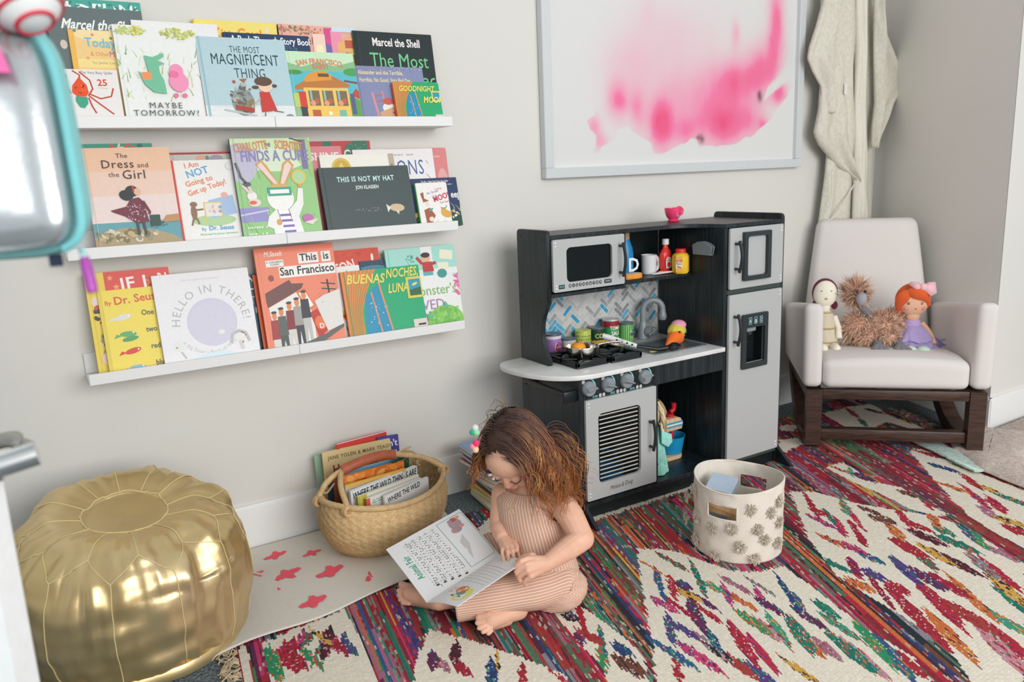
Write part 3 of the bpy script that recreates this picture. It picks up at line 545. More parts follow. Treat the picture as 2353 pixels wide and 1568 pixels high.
def a_sf(a):
    a.rect(0, 0, 1, .07, '#d8725a')
    for x0, y0, x1, y1, t, h in ((.53, .1, .79, .23, 'This', .09), (.83, .1, .95, .23, 'is', .09), (.27, .25, .99, .39, 'San Francisco', .1)): a.rect(x0, y0, x1, y1, '#e6e2de'); a.text(t, (x0+x1)/2, y1-.03, h, '#2a3136', bold=1, sx=.88 if t[0] == 'S' else 1)
    a.text('M.Sasek', .22, .11, .06, '#e3cfc6', bold=1, shear=.2, sx=.8); a.rect(.12, .16, .34, .24, '#e6e2de'); a.text("A CHILDREN'S", .23, .195, .022, '#444444', bold=1); a.text('CLASSIC', .23, .225, .022, '#444444', bold=1)
    a.poly([(.06, .68), (.06, .56), (.24, .48), (.38, .42), (.4, .47), (.55, .48), (.52, .54), (.3, .64), (.07, .74)], '#6b4743'); a.ell(.16, .38, .035, .04, '#8f4a40'); a.poly([(.08, .74), (.52, .55), (.62, .9), (.62, 1.28), (.12, 1.28)], '#dedbd6'); a.poly([(.44, .58), (.56, .54), (.66, .78), (.55, .84)], '#d9733f'); a.poly([(.47, .6), (.55, .57), (.64, .77), (.57, .8)], '#e6e2de')
    a.poly([(.58, .86), (.68, .82), (.78, 1.1), (.66, 1.2)], '#b5362c'); a.ell(.7, 1.0, .07, .09, '#d9703f', -20); a.text('D', .71, 1.07, .06, '#e6e2de', bold=1)
    for x, y, c, l, hd in ((.13, .82, '#9b3a3a', '#cdc9c4', 0), (.22, .78, '#565c58', '#4a504e', 0), (.33, .72, '#7f2f35', '#c9c6c0', 1), (.43, .68, '#989490', '#3b3e43', 0), (.53, .6, '#34383e', '#b5b4b0', 1)):
        a.poly([(x-.05, y+.08), (x+.05, y+.08), (x+.06, y+.32), (x-.06, y+.32)], c); a.poly([(x-.05, y+.32), (x+.05, y+.32), (x+.05, 1.27), (x+.02, 1.27), (x, y+.38), (x-.02, 1.27), (x-.05, 1.27)], l); a.ell(x, y+.03, .03, .05, '#d9824f'); a.ell(x, y-.015, .035, .018, '#3a4145')
    a.poly([(.2, a.H), (.5, 1.22), (.78, 1.14), (1, 1.04), (1, 1.09), (.6, 1.3), (.55, a.H)], '#59625d'); a.poly([(.66, .72), (.78, .66), (1, .6), (1, 1.05), (.78, 1.12)], '#d5d1cc'); a.scrib(.72, .74, .98, .98, 9, '#a9a6a2', .006, 6, .6)
    a.line([(.86, .46), (.88, 1.05)], .022, '#2f3336')
    for y in (.5, .57, .67, .78): a.line([(.77+.01*y, y), (.96, y+.03)], .014, '#2f3336')
    a.line([(.78, 1.1), (.83, 1.05), (.97, 1.02), (.96, 1.07), (.8, 1.13)], .01, '#3a4044')
    for i in range(5): a.line([(.56, .78+.04*i), (.98, .42+.05*i)], .002, '#7a4a42')
def a_red3(a): a.text('HORTON', .66, .24, .12, '#e6dcd6', al='r', bold=1, rot=-12, sx=.8); a.text('HEARS', .86, .4, .12, '#e6dcd6', al='r', bold=1, rot=-6, sx=.8); a.text('!', .9, .24, .16, '#e6dcd6', bold=1); a.blobs(.5, .05, .5, .05, 20, .02, ['#b8402f', '#c9553f'], 4)
def a_white3(a):
    for i, t in enumerate('Mho'): a.text(t, .42, .5+.25*i, .2, '#4f94bd', al='l', bold=1)
    a.rect(.3, 1.15, 1, 1.4, '#d5b95a'); a.ell(.4, 1.3, .05, .05, '#c2463f'); a.ell(.5, 1.2, .03, .05, '#44604f'); a.text('art', .4, 1.66, .13, '#50504c', al='l', bold=1); a.line([(.62, .12), (.7, .2)], .02, '#c2605a')
def a_navy3(a): a.rect(0, .22, 1, a.H, '#3f7f94'); a.ell(.5, .3, .5, .12, '#3f7f94'); a.rect(0, 0, .04, a.H, '#22334a')
def a_mint(a):
    a.rect(0, .3, 1, a.H, '#dfe0dd'); a.poly([(0, .24), (.35, .29), (1, .38), (1, .42), (0, .32)], '#d6dcd8'); a.rect(.5, 0, .66, .3, '#dcdede'); a.poly([(.78, .05), (.97, .08), (.95, .2), (.76, .17)], '#e0dcc5'); a.poly([(.72, .22), (.88, .23), (.88, .33), (.72, .32)], '#e0dcc5')
    a.blobs(.33, .16, .06, .1, 22, .015, ['#4f9c86', '#5fae95'], 3); a.ell(.56, .15, .065, .06, '#d8a98a'); a.ell(.56, .11, .065, .035, '#33302f'); a.poly([(.5, .2), (.64, .2), (.66, .33), (.5, .33)], '#b5383a'); a.line([(.5, .22), (.43, .13)], .04, '#b5383a'); a.line([(.64, .23), (.7, .22)], .04, '#b5383a'); a.rect(.5, .33, .64, .38, '#5fa3a3'); a.ell(.77, .37, .07, .06, '#3f8f8a')
    a.text("Monster's", .95, .64, .13, '#7fae6a', al='r', sx=.9); a.text('LOVED', .75, .83, .13, '#a57aa5', al='r', sx=.95); a.text('!', .46, 1.04, .16, '#a57aa5', bold=1); a.blobs(.97, .52, .06, .15, 20, .03, ['#d6669a', '#e094b8'], 8)
    a.ell(.74, 1.03, .27, .24, '#7fbf5a', n=30); a.blobs(.74, .92, .25, .12, 40, .04, ['#6fb053', '#8cc76a'], 9); a.poly([(.5, .95), (.48, .88), (.56, .9)], '#5fae95'); a.poly([(.72, .82), (.75, .74), (.8, .81)], '#5fae95');
def a_buenas(a):
    room_scene(a, a.H); a.text('BUENAS', .05, .145, .105, '#dccf63', al='l', bold=1, shear=.2, sx=.85, rot=3); a.text('NOCHES,', .55, .125, .105, '#dccf63', al='l', bold=1, shear=.2, sx=.66); a.text('LUNA', .55, .305, .105, '#dccf63', al='l', bold=1, shear=.2, sx=.66); a.rect(.8, .14, 1, .4, '#cfc156'); a.rect(.83, .17, .985, .37, '#2e92ab'); a.poly([(.83, .3), (.985, .27), (.985, .37), (.83, .37)], '#35633f'); a.ell(.91, .23, .04, .015, '#d9cf6f', -20)
    a.text('por Margaret Wise Brown', .8, .82, .038, '#c3cf6f', al='r', bold=1, sx=.78); a.text('Ilustrado por Clement Hurd', .8, .885, .038, '#c3cf6f', al='r', bold=1, sx=.78)
book((191, 629.6), (386, 614), 3, 1.5, '#d9c14a', 'yellow book with a red top band, far left of the lowest shelf', a_ifi, spine='#c9a23f')
book((222, 669.5), (397, 654), 3, .7, '#e0cb55', 'bright yellow book with four small fish and rows of lettering, lowest shelf', a_fish, spine='#d2bf4c')
book((346.5, 633.3), (568, 616), 3, 0, '#dcdbdd', 'square white book with a round lavender window, front of the lowest shelf', a_hello, spine='#cfc9c6')
book((500, 637.5), (588, 629.3), 3, 1.6, '#24586b', 'dark teal book showing a narrow strip with white letters left of the salmon book', a_teal3)
book((580, 631.5), (690, 622), 3, .8, '#d95f2e', 'thin orange book showing only its spine edge behind the salmon book', t=.009)
book((581.7, 570.8), (763, 559), 3, 0, '#df8166', 'tall salmon book with framed black title and a trolley of people, lowest shelf', a_sf, spine='#c96a50')
book((700, 582.6), (868, 568.7), 3, 1.9, '#c8452f', 'red book with slanted white letters at the back of the lowest shelf', a_red3)
book((740, 617), (824.4, 609), 3, .95, '#dfe0de', 'narrow white book with a column of blue letters behind the green window book', a_white3)
book((824, 601.6), (884, 595.7), 3, 1.35, '#2d4158', 'small navy and blue book peeking above the green window book, lowest shelf', a_navy3)
book((882.8, 575), (1042, 562), 3, .9, '#9ccfc4', 'mint picture book with a round green shape, right end of the lowest shelf', a_mint)
book((780.8, 627), (960.4, 607.6), 3, -.02, '#22a06e', 'wide green book with orange curtain, blue window and yellow title, lowest shelf', a_buenas, spine='#d9692f')

# ================================================================== TOY KITCHEN
def blackwood():
    m, nt, b = nodes('black_woodgrain', .38, 0, .45); noisy(nt, b, lin('#0f1518'), 2.2, 0, (55, 55, 3.2), 6, lin('#283134'), .35, .75, bump=.04); return m
BW = blackwood(); BK = M('#161c1e', .32, amt=.05); EDGE = M('#39443f', .4, amt=.05); DOOR = M('#a9abaa', .38, spec=.5, amt=.01, g=1.12)  # EDGE: sheen on the panel front edges put into a lighter grey-green colour
DP = M('#262d2f', .35, spec=.5, amt=.05); GP = M('#80878b', .35, spec=.5, amt=.02); GLASS = None
def dark_glass():
    m, nt, b = nodes('smoked_window', .04, 0, .6); b.inputs['Base Color'].default_value = (.008, .012, .014, 1); b.inputs['Transmission Weight'].default_value = 0
    tr = N(nt, 'ShaderNodeBsdfTransparent'); tr.inputs[0].default_value = (.85, .9, .9, 1); mx = N(nt, 'ShaderNodeMixShader'); mx.inputs[0].default_value = .3
    out = nt.nodes['Material Output']; nt.links.new(tr.outputs[0], mx.inputs[1]); nt.links.new(b.outputs[0], mx.inputs[2]); nt.links.new(mx.outputs[0], out.inputs[0]); return m
SMOKE = dark_glass()
def marble():
    m, nt, b = nodes('white_marbled_laminate', .3, 0, .5); noisy(nt, b, lin('#c3c4c2', 1.15), 9, 0, (1, 1, 1), 8, lin('#d3d3d1', 1.15), .35, .55); return m
KX0, KX1, KB, KF, KT, CT = 1.283, 2.192, -.165, -.49, .904, .487
K = thing('toy_kitchen', 'charcoal black wooden play kitchen with pale grey doors against the wall', 'play kitchen', (1.74, -.33, 0))
X, Y, Z = V((1, 0, 0)), V((0, 1, 0)), V((0, 0, 1))
def kp(name, f, label=None, parent=K, **k): mb = MB(); f(mb); return mb.build(name, parent, label=label, **k)
# carcass
def ul(mb):
    o = [(0, CT), (.165, CT), (.166, .505)]+[(.166-.036*math.sin(PI*i/10)**.8-.0*i, .505+.175*i/10) for i in range(1, 10)]+[(.170, .69), (.171, .905)]+[(.171-.014+.014*math.cos(t), .905+.014*math.sin(t)) for t in (.5, 1.0, 1.57)]+[(.014-.014*math.sin(t), .905+.014*math.cos(t)) for t in (0, .5, 1.0, 1.57)]
    mb.prism([(-p[0], p[1]) for p in o], (KX0, KB, 0), Y, Z, X, .016, BW, .0015, 1)
kp('upper_side_panel', ul)
kp('lower_side_panel', lambda mb: mb.box((KX0, KF, .004), (KX0+.016, KB, .471), BW, .0012, 1))
def rs(mb): mb.prism([(0, .004), (.325, .004), (.325, .907)]+[(.309+.016*math.cos(t), .907+.016*math.sin(t)) for t in (.5, 1.0, 1.57)]+[(.016-.016*math.sin(t), .907+.016*math.cos(t)) for t in (0, .5, 1.0, 1.57)], (KX1-.016, KB, 0), -Y, Z, X, .016, BW, .0015, 1)
kp('right_side_panel', rs)
kp('fridge_side_panel', lambda mb: mb.box((1.896, KF, .004), (1.911, KB, .889), BW, .001, 1))
kp('oven_side_panel', lambda mb: mb.box((1.586, KF+.001, .06), (1.602, KB, .405), BW, .001, 1))
def top(mb):
    pts = [(KX0+.0165, KB), (KX0+.0165, -.335), (1.70, -.335), (1.78, -.338)]+[(1.78+.115*math.sin(t), -.338-.152*(1-math.cos(t))*.9) for t in (.4, .7, 1.0, 1.25)]+[(1.9, -.482), (1.91, -.492), (KX1-.0165, -.492), (KX1-.0165, KB)]
    mb.prism(pts, (0, 0, .889), X, Y, Z, .014, BW, .0012, 1)
kp('top_board', top)
kp('microwave_floor', lambda mb: mb.box((KX0+.0165, -.334, .706), (1.588, KB, .718), BW, .001, 1))
kp('shelf_divider', lambda mb: mb.box((1.588, -.335, .706), (1.601, KB, .8885), BW, .001, 1))
kp('open_shelf', lambda mb: mb.box((1.6015, -.335, .717), (1.8955, KB+.002, .729), BW, .001, 1))
kp('back_panel', lambda mb: (mb.box((KX0+.0165, KB-.0005, .706), (1.8955, KB+.004, .889), BK), mb.box((KX0+.0165, KB-.0005, .004), (KX1-.0165, KB+.004, .47), BK), mb.box((1.912, KB-.0005, .47), (KX1-.0165, KB+.004, .889), BK)))
kp('apron_board', lambda mb: mb.box((KX0+.0165, KF-.001, .404), (1.8955, KF+.013, .4705), BW, .001, 1))
kp('cubby_floor', lambda mb: mb.box((KX0+.0165, KF+.001, .05), (1.8955, KB+.005, .0645), BW, .001, 1))
kp('kick_board', lambda mb: (mb.box((KX0+.0165, KF+.016, .004), (1.8955, KF+.03, .0495), BK), mb.box((1.9115, KF+.01, .004), (KX1-.0165, KF+.024, .0625), BK)))
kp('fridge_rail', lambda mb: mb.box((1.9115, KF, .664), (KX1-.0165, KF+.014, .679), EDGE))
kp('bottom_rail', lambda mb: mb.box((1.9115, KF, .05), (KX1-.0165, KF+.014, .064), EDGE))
for x in (KX0-.0, KX1-.016):
    kp('foot', lambda mb: mb.prism([(-.005, .06), (.0, .07), (.075, .006), (.075, .002), (-.02, .002), (-.02, .03)], (x+.001, KF-.0005, 0), -Y, Z, X, .014, BK, .001, 1))
# countertop
def counter(mb):
    C_ = [V((x, y, 0)) for x, y in ((1.33, -.502), (1.27, -.482), (1.215, -.435), (1.18, -.365), (1.165, -.285), (1.167, -.23), (1.185, -.19), (1.22, -.17), (1.285, KB))]
    pts = [(1.8955, -.502)]+[(p.x, p.y) for p in spline(C_, 4)]+[(1.8955, KB)]
    mb.prism(pts, (0, 0, CT-.0155), X, Y, Z, .015, marble(), .0015, 2)
kp('countertop', counter)
# herringbone splashback
def splash(mb):
    x0, x1, z0, z1 = KX0+.0165, 1.8955, CT, .7055; W = .0152; g = .0011; rg = random.Random(11); y = KB+.0048
    mb.box((x0, y, z0), (x1, y+.002, z1), M('#c9c9c7', .5))
    mats = [M('#b9b9b7', .3, amt=.1, scale=90), M('#c0c0be', .3, amt=.1, scale=90), M('#b2b3b2', .3, amt=.12, scale=90)]; gr = [M('#85878a', .3, amt=.16, scale=70), M('#96989a', .3, amt=.16, scale=70)]; bl = [M('#3f95ba', .3, amt=.2, scale=60), M('#5aa3c2', .3, amt=.2, scale=60)]
    c = math.cos(PI/4); n = 40
    for a in range(-n, n):
        for b_ in range(-n, n):
            d = (a-b_) % 6; rect = None
            if d == 0: rect = (a*W+g, b_*W+g, (a+3)*W-g, (b_+1)*W-g)
            elif (a-b_-5) % 6 == 0: rect = (a*W+g, b_*W+g, (a+1)*W-g, (b_+3)*W-g)
            if not rect: continue
            u0, v0, u1, v1 = rect; pts = [((u-v)*c+1.6, (u+v)*c+.6) for u, v in ((u0, v0), (u1, v0), (u1, v1), (u0, v1))]
            for ax, lim, sg in ((0, x0, 1), (0, x1, -1), (1, z0, 1), (1, z1, -1)):
                out = []
                for i, p in enumerate(pts):
                    q = pts[i-1]; A, B = (p[ax]-lim)*sg, (q[ax]-lim)*sg
                    if (A >= 0) != (B >= 0): t = B/(B-A); out.append((q[0]+(p[0]-q[0])*t, q[1]+(p[1]-q[1])*t))
                    if A >= 0: out.append(p)
                pts = out
                if len(pts) < 3: break
            if len(pts) < 3: continue
            r = rg.random(); m = rg.choice(bl) if r < .17 else (rg.choice(gr) if r < .42 else rg.choice(mats))
            mb.add([(p[0], y-.0003, p[1]) for p in pts], [tuple(range(len(pts)))], m)
kp('splashback', splash, 'white grey and blue herringbone tile splashback')
# doors
def screws(mb, pts, y):
    for x, z in pts: mb.ell((x, y, z), (.0035, .002, .0035), M('#d9dada', .25, .3), 10, 6)
def handle(parent, x, y, z0, z1, bow=.012, side=1):
    mb = MB(); n = 14; pts = [(x+side*0+bow*.0, y-.018-bow*math.sin(PI*i/n), lerp(z0, z1, i/n)) for i in range(n+1)]
    mb.tube(pts, .0062, DP, 10, flat=.75, up=(1, 0, 0))
    for z in (lerp(z0, z1, .1), lerp(z0, z1, .9)): mb.tube([(x, y+.0005, z), (x, y-.02, z)], .0048, DP, 10)
    return mb.build('handle', parent)
def door_panel(name, x0, z0, x1, z1, y, hole=None, hr=.016):
    mb = MB()
    if hole: mb.ring(rrect(x0, z0, x1, z1, .006, 6), rrect(*hole, hr, 6), (0, y, 0), X, Z, Y, .0095, DOOR)
    else: mb.prism(rrect(x0, z0, x1, z1, .006, 4), (0, y, 0), X, Z, Y, .0095, DOOR, .001, 1)
    return mb, name
# microwave
mb, nm = door_panel('microwave_door', 1.3005, .724, 1.586, .889, -.3455, (1.352, .752, 1.535, .862)); screws(mb, [(1.311, .879), (1.311, .868), (1.311, .744), (1.311, .735)], -.3458)
a = Art(mb, (1.3, -.3456, .752), X, -Z, -Y, .1)
a.rect(.2, .055, .43, .185, '#1b2426'); a.text('00:00', .315, .15, .07, '#7fc3c3', sx=.8, shear=.15)
for i in range(10): a.ell(.63+.135*i, .115, .052, .062, '#1f2729'); a.text(str(i), .63+.135*i, .15, .07, '#d3d6d6', bold=1, sx=.9)
a.poly(rrect(2.0, .05, 2.3, .18, .03), '#1f2729'); a.text('START', 2.15, .145, .065, '#c9cccc', sx=.85, shear=.1)
md = mb.build(nm, K)
kp('window', lambda mb: mb.prism(rrect(1.345, .745, 1.542, .869, .018, 5), (0, -.338, 0), X, Z, Y, .002, SMOKE), parent=md)
handle(md, 1.566, -.3455, .752, .862)
# oven
mb, nm = door_panel('oven_door', 1.2995, .076, 1.584, .406, KF-.0105, (1.347, .127, 1.518, .356)); screws(mb, [(1.311, .394), (1.311, .382), (1.311, .1), (1.311, .088)], KF-.0108)
a = Art(mb, (1.3, KF-.0106, .406), X, -Z, -Y, .1); a.text('Melissa & Doug', 1.35, 3.1, .14, '#2b3032', shear=.35, sx=.72, rot=-2)
od = mb.build(nm, K)
kp('window', lambda mb: mb.prism(rrect(1.34, .12, 1.525, .363, .018, 5), (0, KF-.0015, 0), X, Z, Y, .0015, SMOKE), parent=od)
def rack(mb):
    for i in range(16): z = .347-.0138*i; mb.tube([(1.355, KF-.004, z), (1.51, KF-.004, z)], .0022, M('#b5b3ab', .4), 8)
kp('rack_bars', rack, parent=od)
handle(od, 1.556, KF-.0105, .195, .3, .01)
# freezer + fridge
mb, nm = door_panel('freezer_door', 1.9125, .681, 2.1745, .8875, KF-.0105); screws(mb, [(2.163, .876), (2.163, .865), (2.163, .705), (2.163, .694)], KF-.0108); fz = mb.build(nm, K)
kp('picture_frame', lambda mb: mb.ring(rrect(1.969, .707, 2.1, .872, .004, 4), rrect(1.985, .722, 2.084, .857, .009, 4), (0, KF-.0235, 0), X, Z, Y, .0128, DP), parent=fz)
handle(fz, 1.937, KF-.0105, .74, .846)
mb, nm = door_panel('fridge_door', 1.9125, .066, 2.1745, .6625, KF-.0105, (1.987, .411, 2.084, .545), .004); screws(mb, [(2.163, .652), (2.163, .64), (2.163, .09), (2.163, .079)], KF-.0108); fd = mb.build(nm, K)
handle(fd, 1.937, KF-.0105, .488, .597)
def disp(mb):
    mb.ring(rrect(1.971, .395, 2.098, .588, .005, 4), rrect(1.99, .415, 2.081, .54, .003, 4), (0, KF-.0195, 0), X, Z, Y, .0088, DP)
    mb.box((1.988, KF+.03, .413), (2.083, KF+.032, .543), BK); mb.box((1.988, KF-.005, .411), (2.083, KF+.03, .414), BK); mb.box((1.988, KF-.005, .541), (2.083, KF+.03, .544), BK); mb.box((1.987, KF-.005, .411), (1.99, KF+.03, .544), BK); mb.box((2.081, KF-.005, .411), (2.084, KF+.03, .544), BK)
    mb.box((2.0, KF-.012, .524), (2.045, KF+.02, .54), GP, .003); mb.lathe([(.012, 0), (.012, .01)], DP, (2.02, KF, .514), 16); mb.tube([(1.992, KF-.012, .415), (2.079, KF-.012, .415)], .0015, M('#a9afae', .25, .5), 8); mb.tube([(1.995, KF+.02, .48), (2.035, KF+.02, .48)], .001, M('#a9afae', .25, .5), 6)
    a = Art(mb, (1.971, KF-.0196, .588), X, -Z, -Y, .1)
    for x in (.36, .63, .9):
        a.poly(rrect(x-.07, .12, x+.07, .36, .02), '#9fc3c6'); a.poly(rrect(x-.055, .135, x+.055, .345, .015), '#1f2729')
    a.ell(.36, .26, .03, .05, '#a9cfd2'); a.poly([(.36, .16), (.33, .25), (.39, .25)], '#a9cfd2'); a.rect(.6, .2, .66, .26, '#a9cfd2'); a.rect(.64, .26, .68, .32, '#a9cfd2'); a.rect(.58, .27, .62, .32, '#a9cfd2'); a.line([(.86, .17), (.93, .22), (.86, .26), (.93, .32)], .025, '#a9cfd2')
kp('water_dispenser', disp, parent=fd)
# knobs with printed scale arcs
def printed(mb):
    a = Art(mb, (1.3, KF-.0011, .4705), X, -Z, -Y, .1)
    for i, x in enumerate((.14, .9, 1.65, 2.4)):
        for k in range(7): t0, t1 = math.radians(-80+14*k), math.radians(-80+14*(k+1)); w0 = .055*(k+1)/7+.012; a.poly([(x+.03+.31*math.cos(t0), .29+.31*math.sin(t0)), (x+.03+.31*math.cos(t1), .29+.31*math.sin(t1)), (x+.03+(.31-w0)*math.cos(t1), .29+(.31-w0)*math.sin(t1)), (x+.03+(.31-w0)*math.cos(t0), .29+(.31-w0)*math.sin(t0))], '#7fc6c9'); a.L -= 1
        a.poly(rrect(x-.2, .015, x-.09, .115, .02), '#c6c9c8')
        for p, q in ((-.17, .045), (-.12, .045), (-.17, .088), (-.12, .088)): a.ell(x+p, q, .015, .015, '#1f2729')
    for t, x, z, n in (('OVEN', .43, .6, 2), ('BAKE', 1.12, .6, 3), ('BROIL', 1.92, .6, 2)):
        a.text(t, x, z+.02, .065, '#6fb5ba', al='c', bold=1, sx=.8)
        for k in range(n): a.ell(x+.2+.14*k, z-.02, .055, .06, '#b9bcbb', n=20); a.ell(x+.2+.14*k, z-.02, .03, .035, '#a9acab')
kp('control_marks', printed)
def knob(mb, x, rot):
    c = V((x, KF-.001, .4415)); mx = Matrix.Rotation(PI/2, 3, 'X')
    mb.lathe([(.024, 0), (.024, .008), (.0218, .013), (0, .0135)], GP, c, 36, mx)
    ca, sa = math.cos(rot), math.sin(rot)
    P = lambda u, v, d: c+V((u*ca-v*sa, -d, u*sa+v*ca))
    vs = [P(-.02, -.011, .0134), P(.0235, -.003, .0134), P(.0235, .003, .0134), P(-.02, .011, .0134), P(-.015, -.003, .025), P(.0225, -.0015, .023), P(.0225, .0015, .023), P(-.015, .003, .025)]
    mb.add(vs, [(0, 1, 5, 4), (1, 2, 6, 5), (2, 3, 7, 6), (3, 0, 4, 7), (4, 5, 6, 7)], GP)
for x, r in ((1.3175, .05), (1.392, -.35), (1.466, -.4), (1.541, .25)): kp('knob', lambda mb: knob(mb, x, r))
# burners
def grate(mb, x0, x1, y0, y1):
    z = CT; mb.box((x0, y0, z), (x1, y1, z+.006), BK, .003)
    for (a, b, c, d) in ((x0, y0, x1, y0+.012), (x0, y1-.012, x1, y1), (x0, y0, x0+.012, y1), (x1-.012, y0, x1, y1), (x0, (y0+y1)/2-.006, x1, (y0+y1)/2+.006)): mb.box((a, b, z+.005), (c, d, z+.02), BK, .002)
    cx = (x0+x1)/2
    for cy in ((y0*3+y1)/4, (y0+y1*3)/4):
        mb.lathe([(.022, 0), (.022, .006), (.014, .009), (0, .0095)], M('#4a5052', .4), (cx, cy, z+.0055), 24)
        for a in range(4):
            t = PI/4+a*PI/2; p = V((cx, cy, z+.016)); q = V((math.cos(t)*(x1-x0)*.62, math.sin(t)*(y1-y0)*.31, 0)); mb.tube([p+q*.35, p+q], [.004, .006], BK, 8)
kp('burner_grate', lambda mb: grate(mb, 1.326, 1.452, -.425, -.245)); kp('burner_grate', lambda mb: grate(mb, 1.46, 1.585, -.432, -.252))
# sink
def sink(mb):
    x0, y0, x1, y1 = 1.64, -.44, 1.878, -.262; o = rrect(x0, y0, x1, y1, .012, 4); i = rrect(x0+.012, y0+.012, x1-.012, y1-.012, .02, 4)
    G = M('#6f777b', .4, spec=.5); mb.ring(o, i, (0, 0, CT-.001), X, Y, Z, .004, G); b = rrect(x0+.022, y0+.022, x1-.022, y1-.022, .02, 4); n = len(i)
    mb.add([(p[0], p[1], CT+.002) for p in i]+[(p[0], p[1], CT+.0006) for p in b], [(k, (k+1) % n, n+(k+1) % n, n+k) for k in range(n)]+[tuple(range(n, 2*n))], M('#51585c', .35, spec=.5))
    mb.ell((1.845, -.3, CT+.002), (.004, .004, .002), M('#b9bcbd', .3), 10, 6)
kp('sink', sink)
def faucet(mb):
    c = V((1.785, -.205, CT)); mb.lathe([(.0205, 0), (.0205, .004), (.018, .012), (.0155, .05), (.013, .062), (.012, .064)], GP, c, 28)
    pts = [c+V((0, 0, .06)), c+V((0, 0, .1))]
    d = V((.62, -.35, 0)).normalized()
    for k in range(0, 11): t = PI*1.02*k/10; pts.append(c+V((0, 0, .105))+d*(.036*(1-math.cos(t)))+Z*(.036*math.sin(t)))
    rr = [.0115]*2+[.0112]*11; e = pts[-1]; pts += [e+V((0, 0, -.01)), e+V((0, 0, -.018)), e+V((0, 0, -.03)), e+V((0, 0, -.036))]; rr += [.0122, .0145, .0145, .012]
    mb.tube(pts, rr, GP, 18)
    mb.lathe([(.0, 0), (.019, .001), (.0195, .016), (.012, .019), (0, .0195)], M('#757c80', .35), c+V((.006, -.012, .028)), 24, Matrix.Rotation(PI/2, 3, 'X') @ Matrix.Rotation(.5, 3, 'Y'))
    mb.tube([c+V((-.008, -.042, .02)), c+V((.03, -.038, .034))], [.003, .0035], GP, 8); mb.box((c.x+.016, c.y-.036, CT+.012), (c.x+.04, c.y-.01, CT+.042), M('#757c80', .35), .006)
kp('faucet', faucet)
def napkin(mb):
    for k in range(2):
        o = [(0, 0), (.083, 0), (.09, .03), (.07, .042), (.045, .047), (.02, .044), (-.004, .033)]
        mb.prism([(p[0], p[1]) for p in o], (1.8945-.006-.012*k, -.362, .797), -Y, Z, X, .003, M('#767e82', .35), .001, 1)
    mb.box((1.8775, -.44, .797), (1.8955, -.366, .801), M('#767e82', .35))
kp('napkin_holder', napkin)
kp('towel_bar', lambda mb: (mb.tube([(1.24, -.25, .435), (1.24, -.475, .432)], .008, BK, 10, flat=1.2), mb.box((1.234, -.48, .405), (1.284, -.465, .44), BK, .003), mb.box((1.236, -.262, .42), (1.284, -.25, .445), BK, .003)))
kp('dowel_screws', lambda mb: [mb.lathe([(.003, 0), (.0025, .0007), (0, .0008)], M('#0c1011', .5), p, 10, Matrix.Rotation(-PI/2, 3, 'Y')) for p in ((KX0-.0002, -.19, .898), (KX0-.0002, -.31, .89), (KX0-.0002, -.185, .7), (KX0-.0002, -.3, .69), (KX0-.0002, -.47, .44), (KX0-.0002, -.47, .4), (1.8957, -.43, .7))])

# ------------------------------------------------------------------ things on the kitchen
def item(name, label, cat, loc, parts, group=None, rot=None):
    t = thing(name, label, cat, loc, rot or (0, 0, 0), group)
    for p in parts:
        mb = MB(); p[1](mb); mb.build(p[0], t)
    return t
PK = M('#e8406f', .3, spec=.5)
c = px(1547, 508, z=KT)
def cupart(mb):
    mb.lathe([(.02, 0), (.0205, .003), (.016, .006), (.022, .012), (.028, .024), (.0305, .036), (.0315, .047), (.0300, .047), (.027, .03), (.0, .013)], PK, n=36)
    a = Art(mb, (.004-.018, -.0315, .041), (1, .12, 0), (0, .2, -1), (0, -1, 0), .03, 1e-4)
    for k in range(6): a.ell(.5+.2*math.cos(k*PI/3), .5+.2*math.sin(k*PI/3), .14, .14, '#8fb0d0')
    a.ell(.5, .5, .12, .12, '#d3dfe6')
    for k in range(8): a.ell(.5+.42*math.cos(k*PI/4+.3), .5+.42*math.sin(k*PI/4+.3), .04, .04, '#eed3dc')
item('toy_teacup', 'hot pink toy teacup with a blue flower on the kitchen top', 'cup', (c.x, c.y, KT), [('bowl', cupart), ('handle', lambda mb: mb.tube([(.03+.016*math.cos(t)-.002, 0, .034+.013*math.sin(t)) for t in [PI*.95-2*PI*.95*i/16 for i in range(17)]], .0055, PK, 10))])
SH = .7293
c = px(1447, 640, z=SH); BL = M('#1f7fb5', .3, amt=.1, scale=30)
item('toy_milk_bottle', 'blue milk bottle with a tan cap beside the microwave on the open shelf', 'bottle', (1.668, -.245, SH), [
    ('body', lambda mb: (mb.lathe([(.03, 0), (.0315, .004), (.0315, .08), (.029, .1), (.02, .125), (.019, .13), (0, .13)], BL, n=32), Art(mb, (.0, -.0322, .066), (1, 0, 0), (0, 0, -1), (0, -1, 0), .05).text('D', .3, .9, .9, '#dfe6ea', bold=1))),
    ('cap', lambda mb: mb.lathe([(.019, .1302), (.019, .152), (.0175, .154), (0, .154)], M('#b58f6e', .6), n=24))])
c = px(1489, 632, z=SH); WH = M('#cfcfcf', .35, g=1.15)
item('toy_mug', 'plain white toy mug on the open kitchen shelf', 'mug', (1.775, -.25, SH), [
    ('cup', lambda mb: mb.lathe([(.0245, 0), (.0265, .002), (.0275, .066), (.0278, .068), (.026, .068), (.0248, .006), (0, .005)], WH, n=36)),
    ('handle', lambda mb: mb.tube([(.024+.022*math.sin(t), 0, .034+.026*math.cos(t)) for t in [PI*i/12 for i in range(13)]], .004, WH, 8, flat=1.6))])
RD = M('#d5322c', .3, spec=.5)
